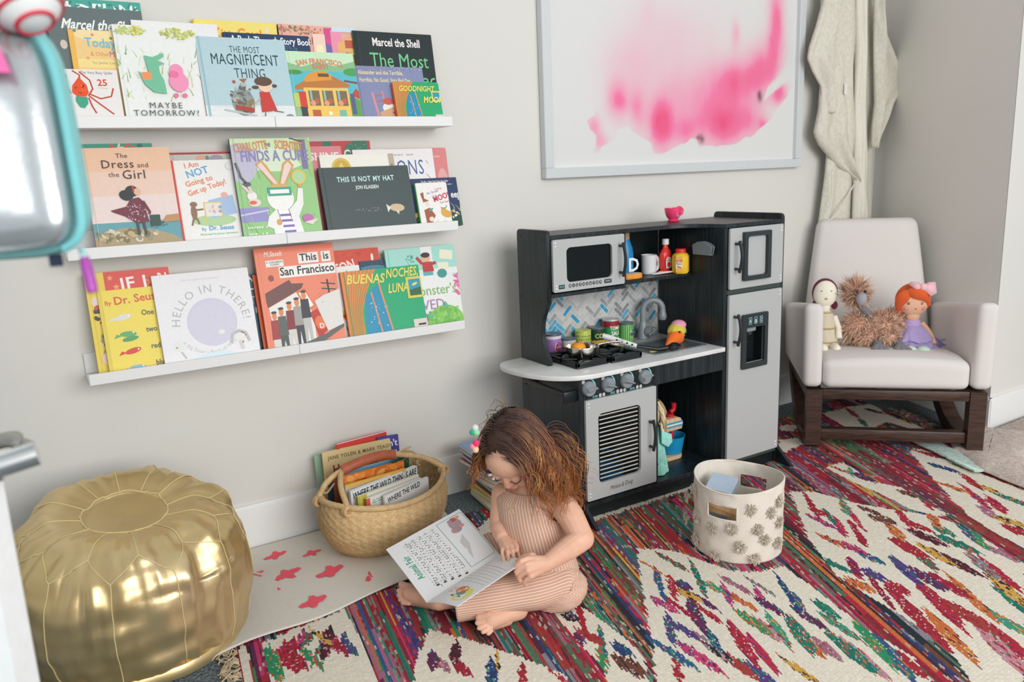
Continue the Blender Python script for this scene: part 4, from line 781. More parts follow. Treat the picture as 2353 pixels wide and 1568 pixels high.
def ket(mb):
    mb.lathe([(.022, 0), (.0245, .004), (.0245, .02), (.026, .055), (.0265, .062), (.022, .075), (.0125, .087), (.0105, .094), (.0105, .099), (0, .099)], RD, n=10, sy=.72)
def ketl(mb):
    a = Art(mb, (-.0205, -.0196, .056), (1, -.0, 0), (0, .0, -1), (0, -1, 0), .031); a.poly([(.25, 0), (.75, 0), (1, .28), (.95, 1.25), (.05, 1.25), (0, .28)], '#e3dcda'); a.ell(.5, .82, .3, .27, '#cf352c'); a.rect(.2, 1.05, .8, 1.12, '#3a3f34'); a.text('FANCY', .5, .25, .13, '#c9534a', bold=1, sx=.8); a.text('KETCHUP', .5, .48, .17, '#4a4550', bold=1, sx=.72)
item('toy_ketchup_bottle', 'red ketchup bottle with a white cap on the open shelf', 'bottle', (1.842, -.262, SH), [('body', ket), ('label', ketl), ('cap', lambda mb: mb.lathe([(.0125, .0992), (.0122, .117), (.011, .119), (0, .119)], M('#d3d3d3', .4), n=20))], rot=(0, 0, .12))
YL = M('#e3b92d', .35, spec=.4)
def must(mb):
    mb.lathe([(.026, 0), (.0305, .006), (.0305, .06), (.026, .068), (.017, .0725), (0, .0725)], YL, n=8, mtx=Matrix.Rotation(PI/8, 3, 'Z'))
def mustl(mb):
    a = Art(mb, (-.0282+.0005, -.0, .062), V((.707, -.707, 0)).normalized()*1.0, (0, 0, -1), V((-.707, -.707, 0)), .0233)
    a.o = V((-.0284, .0, .062))+V((-.0002, -.0002, 0)); a.o = V((-.0282, -.0117, .062))+V((-.0003, -.0003, 0)); a.ax = V((.707, -.707, 0))
    a.rect(0, 0, 1, 2.4, '#dcae5a'); a.rect(.0, .75, 1, 1.75, '#e6dccb'); a.poly([(.02, .6), (.98, .55), (.9, .95), (.1, 1.0)], '#c8372c'); a.text('DELI', .5, .92, .26, '#e9dccb', bold=1, sx=.85); a.text('Mustard', .5, 1.25, .22, '#33302c', bold=1, sx=.8); a.poly([(.15, 1.4), (.85, 1.6), (.8, 1.8), (.2, 1.65)], '#c8653a')
item('toy_mustard_jar', 'yellow mustard jar with a red lid at the right of the open shelf', 'jar', (1.862, -.318, SH), [('body', must), ('label', mustl), ('lid', lambda mb: mb.lathe([(.0185, .0727), (.0185, .084), (.017, .086), (0, .086)], RD, n=24))], rot=(0, 0, -.15))
def bread(mb):
    o = [(-.045, -.0), (-.045, .018), (.02, .018), (.038, .01), (.04, -.018), (.02, -.024), (-.03, -.022)]; mb.prism(o, (0, 0, .0), X, Y, Z, .018, M('#d98a35', .5, amt=.15, scale=30), .004, 2)
item('toy_bread_slice', 'orange-crusted toy bread slice lying beside the blue bottle', 'toy food', (1.645, -.303, SH+.0003), [('crust', bread), ('crumb', lambda mb: mb.prism([(-.042, .0), (-.042, .015), (.018, .015), (.035, .008), (.037, -.015), (.018, -.021), (-.028, -.019)], (0, 0, .0182), X, Y, Z, .001, M('#cfc4b0', .7)))])
def knife(mb):
    mb.tube([(-.045, .002, .004), (-.02, 0, .005), (.0, 0, .006), (.035, -.004, .006), (.05, -.005, .005)], [.003, .0085, .009, .0065, .004], M('#d5d6d6', .35), 12, flat=.5, up=(0, 0, 1))
item('toy_spreader', 'small white toy spreader with a dab of orange in front of the mug', 'toy utensil', (1.795, -.296, SH), [('blade', knife), ('spread', lambda mb: mb.ell((-.006, 0, .0095), (.013, .006, .003), M('#dca75a', .5), 14, 8))])
# tins
def tin(x, y, r, h, lab, band, lid, art=None, lidtilt=0, bottom=None, rimc='#60686c', group='toy food tins'):
    t = thing('toy_food_tin', lab, 'tin', (x, y, CT+.0002), (0, 0, 0), group)
    mb = MB(); mb.lathe([(r*.97, 0), (r, .002), (r, h-.002), (r*.97, h), (r*.93, h), (r*.93, h-.006), (0, h-.006)], band, n=40); mb.build('can', t)
    mb = MB(); mb.lathe([(r*1.02, h-.004), (r*1.03, h-.001), (r*1.02, h+.0012), (r*.93, h+.0012)], M(rimc, .3, .3), n=40); mb.build('rim', t)
    if art:
        mb = MB(); art(mb, r, h); mb.build('label', t)
    return t
def wrap(mb, r, a0, a1, z0, z1, col, e=.0002, n=16):   # a band of print round a tin; angle 0 faces the room (-y), positive to the right
    f = lambda a: (math.sin(a)*(r+e), -math.cos(a)*(r+e))
    vs = []; fs = []
    for i in range(n+1): q = f(lerp(a0, a1, i/n)); vs += [(*q, z0), (*q, z1)]
    fs = [(2*i, 2*i+2, 2*i+3, 2*i+1) for i in range(n)]; mb.add(vs, fs, ink(col))
def wdisc(mb, r, a, z, ra, rz, col, e=.0004, n=20, rot=0): 
    pts = []
    for i in range(n):
        t = 2*PI*i/n; q = a+ra/r*math.cos(t+rot); pts.append((math.sin(q)*(r+e), -math.cos(q)*(r+e), z+rz*math.sin(t)))
    mb.add(pts, [tuple(range(n))], ink(col))
def wtext(mb, r, t, a, z, h, col, e=.0006, bold=1, sx=1):
    sc = h/.69; W = sum(GL[c, bold][2] for c in t)*sc*sx; x = -W/2
    for ch in t:
        g = GL[ch, bold]
        if g[0]: mb.add([(math.sin(a+(x+p[0]*sc*sx)/r)*(r+e), -math.cos(a+(x+p[0]*sc*sx)/r)*(r+e), z+p[1]*sc) for p in g[0]], g[1], ink(col))
        x += g[2]*sc*sx
def l_purple(mb, r, h): wrap(mb, r, -1.6, 1.6, 0, h*.2, '#8a2a4a'); wrap(mb, r, -1.6, 1.6, h*.8, h*.93, '#d5cfd3'); wdisc(mb, r, .25, h*.42, .019, .021, '#d8cfd3'); wdisc(mb, r, .25, h*.42, .015, .017, '#c22c3c', .0006); wtext(mb, r, 'CHERRIES', .25, h*.38, .006, '#e3d8da', .0009, sx=.7); [wdisc(mb, r, -.9+.3*k, h*.12, .004, .004, '#c22c4c', .0006) for k in range(9)]
def l_white(mb, r, h): wrap(mb, r, -1.6, 1.6, h*.3, h*.45, '#b5423f'); [wdisc(mb, r, -.6+.35*k, h*.38, .004, .006, '#d8d2cc', .0005) for k in range(6)]; wrap(mb, r, .1, .9, h*.5, h*.62, '#7a9a5a')
def l_dots(mb, r, h):
    for j in range(5):
        for i in range(12): wdisc(mb, r, -1.5+.28*i+.14*(j % 2), h*(.08+.17*j), .0028, .0035, ('#d99a3c', '#2f9a55', '#2a7f6a')[(i+j) % 3], n=4 if (i+j) % 3 else 8)
def l_corn(mb, r, h):
    wrap(mb, r, -1.6, 1.6, h*.4, h*.95, '#1f4436'); wtext(mb, r, 'CORN', .2, h*.52, .015, '#d9d35a', sx=.95)
    for j in range(4):
        for i in range(16): wdisc(mb, r, -1.5+.2*i+.1*(j % 2), h*(.06+.1*j), .0028, .0034, '#e0b53c' if (i+j) % 2 else '#d9a42c', n=8)
def l_tom(mb, r, h):
    wrap(mb, r, -1.6, 1.6, h*.72, h*.95, '#8f2530'); wrap(mb, r, -1.6, 1.6, h*.3, h*.72, '#2f8a4a'); wrap(mb, r, -1.6, 1.6, 0, h*.3, '#dcd6d2'); wtext(mb, r, 'TOMATO', .25, h*.62, .013, '#e6e2da', .0007, sx=.72); wtext(mb, r, 'SAUCE', .25, h*.4, .015, '#e6e2da', .0007, sx=.75)
    for k in range(5): wdisc(mb, r, -.7+.42*k, h*.15, .0065, .0075, '#c63a30')
def l_bean(mb, r, h):
    for k in range(22): a = -1.6+.15*k; wrap(mb, r, a, a+.075, .003, h*.9, '#2f8f4a' if k % 2 else '#a5cf7a', n=2)
    wdisc(mb, r, .45, h*.5, .0145, .02, '#e0e2dc'); wtext(mb, r, 'Green', .5, h*.6, .007, '#2f6f5a', .0008, 0); wtext(mb, r, 'Beans', .5, h*.38, .012, '#24486a', .0008, sx=.75)
tin(1.386, -.205, .0295, .074, 'purple cherry tin with a red round label, first tin from the left', M('#9c6fae', .4), None, l_purple)
tin(1.447, -.212, .0245, .05, 'short white tin behind the frying pan, second from the left', M('#c9c9c6', .4), None, l_white)
tin(1.512, -.208, .0275, .068, 'green and orange dotted tin with a lime lid behind the pan', M('#b9c95a', .4), None, l_dots, rimc='#c9d65f')
tin(1.574, -.205, .0275, .07, 'corn tin with yellow kernels and a dark green band', M('#d9aa35', .4), None, l_corn)
tin(1.638, -.202, .0295, .091, 'tall tomato sauce tin with a white rim, red and green label', M('#b5383a', .4), None, l_tom, rimc='#c9c9c9')
tin(1.7, -.212, .0255, .071, 'green bean tin with striped label beside the faucet', M('#4f9a55', .4), None, l_bean)
# pan
SS = M('#c9c6bd', .18, 1.0)
c = V((1.401, -.35, CT+.0208))
item('toy_frying_pan', 'small steel frying pan on the left burner', 'pan', c, [
    ('body', lambda mb: mb.lathe([(.043, 0), (.0465, .003), (.053, .032), (.056, .033), (.0555, .0345), (.052, .034), (.0455, .0045), (0, .004)], SS, n=48)),
    ('handle', lambda mb: (mb.tube([(.05, -.014, .03), (.07, -.022, .034), (.1, -.034, .037), (.135, -.047, .036)], [.003, .0022, .0022, .003], SS, 8), mb.tube([(.053, -.004, .03), (.075, -.016, .034), (.104, -.028, .037), (.136, -.044, .036)], [.003, .0022, .0022, .003], SS, 8), mb.box((.046, -.02, .014), (.056, -.004, .03), SS, .002)))])
item('toy_orange', 'orange toy fruit half resting in the steel pan', 'toy food', c+V((-.012, .004, .0045)), [('skin', lambda mb: mb.ell((0, 0, .021), (.0255, .0255, .021), M('#e8962a', .5, amt=.05), 28, 16)), ('stem_dot', lambda mb: mb.ell((-.004, -.004, .0415), (.003, .003, .0012), M('#4a4030', .6), 8, 6))])
# spoon with dotted handle
h0, h1, h2 = px(1385, 772, z=CT+.065), px(1463, 796, z=CT+.03), px(1512, 803, z=CT+.012)
def sp_h(mb):
    mb.tube([h0, h0.lerp(h1, .15), h0.lerp(h1, .6), h1], [.009, .0105, .009, .0085], M('#d8d8d8', .35), 14)
    d = (h1-h0).normalized(); u = d.cross(V((F_.x, F_.y, F_.z))).normalized(); n = u.cross(d).normalized(); n = n if n.dot(F_) < 0 else -n
    for k in range(4):
        p = h0.lerp(h1, .42+.15*k)+n*.0092; mb.ell(p, (.0034, .0034, .0034), M('#22282a', .4), 10, 6)
        q = h0.lerp(h1, .5+.15*k)+n*.008-u*.005; mb.ell(q, (.0016, .0016, .0016), M('#22282a', .4), 8, 5)
t = thing('toy_ladle', 'black ladle with white dotted handle resting across the sink', 'toy utensil', h1)
mb = MB(); sp_h(mb); mb.build('grip', t)
c = px(1545, 797, z=CT+.018)
mb = MB(); mb.tube([h1, h2, c], [.0055, .007, .009], BK, 12); mb.ell(c+V((.008, 0, .001)), (.026, .02, .016), BK, 24, 14, fn=lambda d: 1 if d.z < .3 else .8); mb.build('bowl', t)
# plush ice cream cone
c = px(1556, 770, y=-.335); tipw = px(1519, 805, y=-.372); dd = (tipw-c).normalized()
q = V((0, 0, -1)).rotation_difference(dd).to_matrix()
t = thing('ice_cream_plush', 'plush ice cream cone with pink and yellow scoop sitting in the sink', 'plush toy', c)
mb = MB(); mb.lathe([(0.0, -.085), (.004, -.081), (.031, -.008), (.02, .004), (.0, .006)], fabric('#e8702a', 400), c, 24, q); mb.build('cone', t)
mb = MB(); mb.ell(c+V((.002, .004, .012)), (.035, .03, .032), fabric('#cfc04a', 400), 28, 18, fn=lambda d: 1+.04*math.sin(9*math.atan2(d.y, d.x))*(1-d.z*d.z)); mb.build('scoop', t)
mb = MB(); mb.ell(c+V((.012, .006, .034)), (.028, .026, .018), fabric('#e79ab3', 400), 28, 16); mb.build('topping', t)
mb = MB(); mb.ell(c+V((-.013, -.026, .016)), .0042, M('#1e2224', .2), 12, 8); mb.ell(c+V((.014, -.024, .006)), .0042, M('#1e2224', .2), 12, 8); mb.tube([c+V((-.004, -.028, .005)), c+V((.001, -.029, .002)), c+V((.006, -.028, .004))], .0007, M('#4a4030', .6), 6); mb.build('face', t)
# green card behind the sink, yellow slice in the sink
mb = MB(); mb.box((1.826, KB+.008, CT+.0003), (1.893, KB+.012, CT+.035), M('#1f5a48', .5), .001); o = mb.build('card', loc=(1.86, KB+.01, CT)); tag(o, 'dark green card standing behind the faucet against the splashback', 'card')
mb = MB(); mb.prism(rrect(-.02, -.007, .02, .007, .006, 3), px(1504, 808, z=CT+.0036), (.97, -.2, 0), (.2, .97, 0), (0, 0, 1), .003, M('#d3cf52', .5), .001, 1); o = mb.build('toy_lemon_slice', loc=px(1504, 808, z=CT+.0036)); tag(o, 'small yellow toy slice at the front edge of the sink', 'toy food')

# ------------------------------------------------------------------ inside the cubby and oven
CF = .0648
WD = wood('#c9a883', '#d9bd9a', .5)
t = thing('toy_stand_mixer', 'wooden toy stand mixer with blue stripes and red crank in the cubby', 'toy mixer', (1.79, -.325, CF))
mb = MB(); mb.prism(rrect(-.075, -.045, .045, .045, .04, 8), (1.80, -.325, CF), X, Y, Z, .014, WD, .002, 2); mb.build('base', t)
mb = MB(); mb.box((1.722, -.345, CF+.0145), (1.745, -.305, .17), WD, .004); mb.build('column', t)
def mh(mb):
    mb.prism([(-.1, 0), (.042, 0), (.045, .004), (.045, .03), (.038, .042), (.025, .047), (-.1, .047)], (1.797, -.352, .168), X, Z, Y, .054, WD, .003, 2)
    for z0, z1, cc in ((.013, .019, '#2d8fae'), (.019, .026, '#d3d8d8'), (.026, .032, '#2d8fae')): mb.box((1.69, -.3525, .168+z0), (1.8425, -.3521, .168+z1), M(cc, .5))
mb = MB(); mh(mb); mb.build('head', t)
RK = M('#c01f33', .35)
mb = MB(); mb.tube([(1.812, -.33, .168), (1.806, -.33, .125)], [.008, .0095], RK, 12); mb.tube([(1.785, -.33, .118), (1.806, -.33, .13), (1.828, -.33, .118)], [.012, .009, .012], RK, 12, flat=.6); mb.build('beater', t)
mb = MB(); mb.lathe([(.015, .2155), (.015, .226), (0, .227)], RK, (1.805, -.325, 0), 20); mb.tube([(1.806, -.325, .229), (1.822, -.325, .237), (1.824, -.325, .243)], .009, RK, 12); mb.lathe([(.009, .243), (.0095, .262), (0, .263)], RK, (1.824, -.325, 0), 16); mb.build('crank', t)
mb = MB(); mb.lathe([(.036, 0), (.04, .003), (.05, .06), (.052, .066), (.05, .066), (.0475, .05), (.037, .006), (0, .005)], M('#1f8fc0', .3), (1.81, -.325, CF+.0145), 40); o = mb.build('toy_mixing_bowl', loc=(1.81, -.325, CF)); tag(o, 'bright blue bowl standing on the wooden mixer base', 'bowl')
# doll in the cubby (mostly hidden by the oven side)
t = thing('cubby_doll', 'doll with blonde hair and mint flowered dress half hidden in the cubby', 'doll', (1.655, -.405, CF))
mb = MB(); mb.lathe([(.028, 0), (.05, .002), (.035, .1), (.022, .16), (.012, .178), (0, .18)], M('#8fcfc0', .8, amt=.2, scale=45, bump=.1), (1.655, -.405, CF), 28, wob=lambda a, z: 1+.07*math.sin(7*a)); a = None
for k in range(40): q = 2*PI*rnd.random(); z = rnd.uniform(.01, .14); r = lerp(.048, .026, z/.16); mb.ell((1.655+math.cos(q)*r, -.405+math.sin(q)*r, CF+z), .003, M(rnd.choice(['#d9703f', '#e3dcc8', '#3f9a8a', '#d9a04a']), .8), 6, 4)
mb.build('dress', t)
mb = MB(); mb.ell((1.655, -.405, CF+.205), (.032, .03, .036), fabric('#dcb595', 300), 20, 14); mb.build('head', t)
def dollhair(mb):
    mb.ell((1.657, -.4, CF+.212), (.04, .038, .045), M('#b9a280', .6, amt=.2, scale=80), 20, 14)
    rg = random.Random(3)
    for k in range(46):
        a = rg.uniform(-1.5, 2.6); r = .04; p0 = V((1.655+.02*math.cos(a), -.405+.02*math.sin(a), CF+.255)); pts = [p0]
        for i in range(1, 9): z = CF+.255-.014*i; rr = min(.04, .02+.008*i)+.004*math.sin(i*1.3+k); aa = a+.15*math.sin(i*.9+k); pts.append((1.655+rr*math.cos(aa), -.405+rr*math.sin(aa), z))
        mb.tube(pts, .0042, M(rg.choice(['#c9b48f', '#d9c8a5', '#a58d69']), .55), 6)
mb = MB(); dollhair(mb); mb.build('hair', t)
mb = MB(); mb.prism([(0, 0), (.045, -.02), (.05, -.05), (.03, -.065), (.0, -.045)], (1.652, -.452, CF+.16), X, Z, Y, .006, M('#8fd0c3', .8, amt=.15, scale=60), .002); mb.build('bow', t)
t = thing('toy_stock_pot', 'blue toy pot standing inside the oven behind the slats', 'pot', (1.435, -.42, CF))
mb = MB(); mb.lathe([(.05, 0), (.055, .004), (.06, .075), (.063, .078), (.058, .076), (.05, .006), (0, .005)], M('#2a96d0', .35), (1.435, -.42, CF), 36); mb.build('body', t)
mb = MB(); mb.tube([(1.375, -.42, CF+.07), (1.4, -.42, CF+.12), (1.435, -.42, CF+.135), (1.47, -.42, CF+.12), (1.495, -.42, CF+.07)], .003, M('#2a7fae', .4), 8); mb.build('bail_handle', t)

# ================================================================== FRAMED WATERCOLOUR
def attr_mat(name, rough=.8, bump=0, bscale=900, spec=.2):
    m, nt, b = nodes(name, rough, 0, spec); at = N(nt, 'ShaderNodeAttribute'); at.attribute_name = 'Col'; nt.links.new(at.outputs['Color'], b.inputs['Base Color'])
    if bump:
        tc = N(nt, 'ShaderNodeTexCoord'); nz = N(nt, 'ShaderNodeTexNoise'); nz.inputs['Scale'].default_value = bscale; nt.links.new(tc.outputs['Object'], nz.inputs['Vector'])
        bp = N(nt, 'ShaderNodeBump'); bp.inputs['Strength'].default_value = bump; bp.inputs['Distance'].default_value = .003; nt.links.new(nz.outputs['Fac'], bp.inputs['Height']); nt.links.new(bp.outputs[0], b.inputs['Normal'])
    return m
def set_cols(me, cols, dom):
    a = me.attributes.new('Col', 'FLOAT_COLOR', dom); a.data.foreach_set('color', np.concatenate([cols, np.ones((len(cols), 1))], 1).astype(np.float32).ravel())
AX0, AX1, AZ0, AZ1 = 1.498, 2.840, 1.0725, 2.02
t = thing('framed_print', 'large white framed pink watercolour print hanging above the play kitchen', 'picture', ((AX0+AX1)/2, 0, AZ0))
FW = M('#c6cacb', .45, g=1.1, amt=.01)
for nm, lo, hi in (('frame_rail', (AX0, -.032, AZ0), (AX1, -.002, AZ0+.036)), ('frame_rail', (AX0, -.032, AZ1-.036), (AX1, -.002, AZ1)), ('frame_stile', (AX0, -.032, AZ0+.0362), (AX0+.036, -.002, AZ1-.0362)), ('frame_stile', (AX1-.036, -.032, AZ0+.0362), (AX1, -.002, AZ1-.0362))):
    mb = MB(); mb.box(lo, hi, FW, .002, 1); mb.build(nm, t)
nx, nz = 270, 190
gx, gz = np.meshgrid(np.linspace(AX0+.034, AX1-.034, nx+1), np.linspace(AZ0+.034, AZ1-.034, nz+1))
def aw(u, v): p = px(1200+u/2.0407, v/2.0407, y=-.012); return p.x, p.z
out = [(350, 722), (375, 690), (430, 645), (442, 603), (488, 590), (545, 632), (603, 668), (612, 726), (690, 702), (745, 678), (800, 648), (818, 655), (830, 682), (900, 684), (1000, 671), (1062, 640), (1100, 610), (1150, 575), (1220, 480), (1266, 408), (1262, 372), (1225, 395), (1160, 450), (1128, 470), (1150, 415), (1200, 360), (1228, 320), (1270, 230), (1287, 120), (1262, 80), (1250, -90), (500, -150), (380, 100), (285, 260), (290, 420), (300, 490), (335, 500), (345, 545), (306, 575), (318, 612), (350, 640), (352, 690), (330, 720)]
poly = np.array([aw(*p) for p in out])
def sdist(P, X_, Z_):                       # signed distance to a closed outline (positive inside)
    d = np.full(X_.shape, 9.0); ins = np.zeros(X_.shape, bool); n = len(P)
    for i in range(n):
        a, b = P[i], P[(i+1) % n]; e = b-a; L2 = e@e+1e-12
        t_ = np.clip(((X_-a[0])*e[0]+(Z_-a[1])*e[1])/L2, 0, 1); d = np.minimum(d, np.hypot(X_-a[0]-t_*e[0], Z_-a[1]-t_*e[1]))
        c = ((a[1] > Z_) != (b[1] > Z_)); xx = (b[0]-a[0])*(Z_-a[1])/((b[1]-a[1]) if abs(b[1]-a[1]) > 1e-9 else 1e-9)+a[0]; ins ^= c & (X_ < xx)
    return np.where(ins, d, -d)
def fnoise(X_, Z_, sx, sz, seed, octv=4):   # value noise
    out_ = np.zeros(X_.shape); amp = .5
    for k in range(octv):
        r = np.random.RandomState(seed+k); T = r.rand(64, 64); x = X_*sx; z = Z_*sz; x0 = np.floor(x).astype(int); z0 = np.floor(z).astype(int); fx = x-x0; fz = z-z0; fx = fx*fx*(3-2*fx); fz = fz*fz*(3-2*fz)
        g = lambda i, j: T[i % 64, j % 64]
        out_ += amp*((g(x0, z0)*(1-fx)+g(x0+1, z0)*fx)*(1-fz)+(g(x0, z0+1)*(1-fx)+g(x0+1, z0+1)*fx)*fz); amp *= .5; sx *= 2.1; sz *= 2.1
    return out_
wx = gx+.012*(fnoise(gx, gz, 14, 14, 1)-.5)*2; wz = gz+.012*(fnoise(gx, gz, 14, 14, 5)-.5)*2
sd = sdist(poly, wx, wz); k = .00079
dens = np.zeros(gx.shape)
for u, v, ru, rv, a in ((1190, 120, 60, 190, .95), (1130, 330, 120, 130, .8), (1000, 390, 160, 110, .75), (950, 590, 160, 100, .85), (1080, 560, 90, 90, .5), (650, 590, 75, 110, 1.05), (760, 620, 110, 70, .4), (450, 470, 60, 80, .8), (540, 500, 50, 90, .5), (340, 600, 40, 50, .6), (370, 670, 40, 40, .5), (1000, 160, 30, 70, .35), (820, 480, 260, 160, .45), (500, 300, 160, 130, .22), (700, 150, 300, 150, .16), (1210, 440, 60, 60, .75), (590, 40, 60, 80, .12), (1130, 590, 40, 40, .5)):
    cx, cz = aw(u, v); dens += a*np.exp(-((wx-cx)/(ru*k))**2-((wz-cz)/(rv*k))**2)
dens = np.clip(dens*1.02+.15*np.exp(-((wx-aw(760, 0)[0])/(480*k))**2-((wz-aw(0, 470)[1])/(330*k))**2), 0, 1.2)*(.8+.35*fnoise(gx, gz, 16, 5, 9))
sm_ = lambda x, a, b: (lambda t: t*t*(3-2*t))(np.clip((x-a)/(b-a), 0, 1))
soft = .003+.075*sm_(gz, aw(0, 430)[1], aw(0, 180)[1])*(1-.75*sm_(gx, aw(1000, 0)[0], aw(1200, 0)[0]))+.03*sm_(gz, aw(0, 520)[1], aw(0, 420)[1])*sm_(gx, aw(560, 0)[0], aw(420, 0)[0])
mask = 1/(1+np.exp(-np.clip(sd/soft*2.2, -30, 30))); edge = np.exp(-(sd/.004)**2)*(sd > -.004)*(gz < aw(0, 520)[1])*.35
D_p = np.clip(dens*mask+edge*np.clip(dens+.25, 0, .8)*mask, 0, 1.2)[..., None]
paper = np.array(lin('#d3d3d1', 1.1)); pk1 = np.array(lin('#e97fa6')); pk2 = np.array(lin('#e2577f'))
col = paper*(1-np.clip(D_p*1.25, 0, 1))+pk1*np.clip(D_p*1.25, 0, 1); q_ = np.clip((D_p-.7)/.5, 0, 1); col = col*(1-q_)+pk2*q_
for u, v, r in ((1112, 460, 17), (1108, 445, 12), (838, 655, 14), (825, 650, 9)):
    cx, cz = aw(u, v); g_ = np.exp(-(((wx-cx)/(r*k*1.1))**2+((wz-cz)/(r*k*1.5))**2))[..., None]*.85; col = col*(1-g_)+np.array(lin('#6d4a58'))*g_
me = bpy.data.meshes.new('print'); i_ = np.arange((nx+1)*(nz+1)).reshape(nz+1, nx+1)
me.from_pydata(np.stack([gx.ravel()-(AX0+AX1)/2, 0*gx.ravel()-.012, gz.ravel()-AZ0], 1).tolist(), [], np.stack([i_[:-1, :-1], i_[:-1, 1:], i_[1:, 1:], i_[1:, :-1]], -1).reshape(-1, 4).tolist())
set_cols(me, col.reshape(-1, 3), 'POINT'); me.materials.append(attr_mat('watercolour_paper', .6)); o = bpy.data.objects.new('print', me); COL.objects.link(o); o.parent = t

# ================================================================== ROBE on a hook in the corner
RB = None
def robe_mat():
    m, nt, b = nodes('robe_damask', .9, 0, .15); noisy(nt, b, lin('#c6c2b3'), 110, 0, (1, 1, .6), 3, lin('#cfccbf'), .4, .6, bump=.1); b.inputs['Sheen Weight'].default_value = .2; return m
RB = robe_mat(); RBL = M('#d3d0c4', .85, amt=.03)
t = thing('bath_robe', 'cream patterned bath robe hanging in the corner behind the white rocking chair', 'robe', (3.1, -.06, .8))
def rsheet(name, rows, yb, amp, nf, seed, mat=RB, ny=46, n=56):
    # rows: (v, uL, uR) in reference pixels, traced at the robe's own plane
    P = [(px(uL, v, y=yb), px(uR, v, y=yb)) for v, uL, uR in rows]; zs = [(a.z+b.z)/2 for a, b in P]
    def fn(s, t_):
        z = lerp(zs[0], zs[-1], t_); i = 0
        while i < len(zs)-2 and z < zs[i+1]: i += 1
        f = (z-zs[i])/(zs[i+1]-zs[i]); a = P[i][0].lerp(P[i+1][0], f); b = P[i][1].lerp(P[i+1][1], f); p = a.lerp(b, s)
        fold = math.sin(s*nf*2*PI+seed+1.3*math.sin(t_*3+seed))*.5+.5
        nz_ = noise.noise((s*4+seed, t_*5, seed))
        edge_ = math.sin(PI*min(max(s, 0), 1))**.35
        return V((p.x, yb+.012-(amp*fold+.016*nz_+.018)*edge_, z))
    mb = MB(); mb.grid(fn, n, ny, mat); return mb.build(name, t, 60, solid=.003)
rsheet('robe_body', [(-60, 1895, 2015), (60, 1905, 2010), (180, 1910, 2012), (300, 1908, 2008), (400, 1900, 2006), (515, 1884, 2003)], -.062, .018, 3, .4)
rsheet('front_panel', [(-60, 1893, 1925), (60, 1890, 1925), (160, 1892, 1940), (250, 1885, 1946), (305, 1874, 1950), (330, 1884, 1955), (380, 1925, 1965), (410, 1962, 1966), (418, 1964, 1966)], -.078, .022, 1.5, 2.1)
rsheet('sleeve', [(-60, 1905, 1925), (0, 1896, 1925), (60, 1880, 1926), (110, 1864, 1924), (135, 1860, 1922), (165, 1872, 1922), (200, 1891, 1920), (260, 1896, 1918)], -.088, .02, 1.2, 4.0)
rsheet('sleeve', [(-60, 2012, 2020), (0, 2013, 2022), (80, 2012, 2036), (150, 2012, 2066), (180, 2013, 2078), (200, 2013, 2076), (235, 2014, 2050), (290, 2008, 2030), (340, 2006, 2010)], -.11, .022, 1.3, 5.2)
rsheet('lapel', [(-60, 1972, 1990), (100, 1970, 1990), (250, 1968, 1990), (400, 1966, 1992), (515, 1962, 1994)], -.086, .012, 1, 1.0, RBL)
mb = MB(); mb.prism(rrect(0, 0, .018, .045, .003, 2), px(1940, 217, y=-.112), X, Z, Y, .0015, M('#dcd8d8', .7)); mb.build('care_tag', t)
mb = MB(); mb.tube(spline([px(u, v, y=-.1) for u, v in ((1912, 392), (1912, 430), (1909, 470), (1902, 497), (1907, 505), (1925, 488), (1945, 455), (1962, 425))]), .003, RBL, 8); mb.build('tie_cord', t)
mb = MB(); q = px(1955, -70, y=-.03); mb.tube([(q.x, -.002, q.z), (q.x, -.04, q.z), (q.x, -.06, q.z+.02)], .006, steel, 10); o = mb.build('wall_hook', loc=(q.x, 0, q.z)); tag(o, 'metal hook on the corner wall holding the cream robe above the frame', 'hook')

# ================================================================== ROCKING CHAIR
CA = math.radians(-44); CE1, CE2 = V((math.cos(CA), math.sin(CA), 0)), V((-math.sin(CA), math.cos(CA), 0)); CO = V((2.606, -.68, .0))
WT = M('#cdc8c4', .85, spec=.15, amt=.015, scale=400, bump=.08, g=1.15); WAL = wood('#30211c', '#4c352b', .38, (4, 4, 60), 3.0)
WALH = wood('#2d1f19', '#4e372c', .38, (5, 60, 60), 3.0)
chair = thing('rocking_chair', 'white upholstered rocking chair with dark walnut rockers in the room corner', 'chair', CO+V((0, 0, .007)), (0, 0, CA))
def soft(name, lo, hi, bev, fn=None, mat=WT, seg=5, parent=chair, sub=1):
    b = bmesh.new(); bmesh.ops.create_cube(b, size=1); lo, hi = V(lo), V(hi)
    for v in b.verts: v.co = V([lo[i]+(v.co[i]+.5)*(hi[i]-lo[i]) for i in range(3)])
    bmesh.ops.bevel(b, geom=b.edges[:], offset=bev, segments=seg, affect='EDGES', profile=.5)
    bmesh.ops.subdivide_edges(b, edges=[e for e in b.edges if e.calc_length() > .06], cuts=5, use_grid_fill=True)
    if fn:
        for v in b.verts: v.co = fn(v.co)
    mb = MB(); mb.bm(b, mat); return mb.build(name, parent, 50, subsurf=0)
def fback(p):
    t = (p.z-.25)/.585; w = lerp(.262, .2, max(t, 0)**1.3); x = p.x/.262*w; d = p.y+.1*t; d -= .012*(1-(x/.26)**2)*math.sin(PI*min(max(t, 0), 1)); return V((x, d, p.z))
soft('backrest', (-.262, .52, .25), (.262, .615, .833), .035, fback)
soft('seat_cushion', (-.2565, .005, .236), (.2565, .56, .36), .03, lambda p: V((p.x, p.y, p.z-max(0, (p.z-.236)/.124)*(.045*max(p.y, 0)/.55-.014*(1-(p.x/.26)**2)+.022*(max(0, .14-p.y)/.14)**2))))
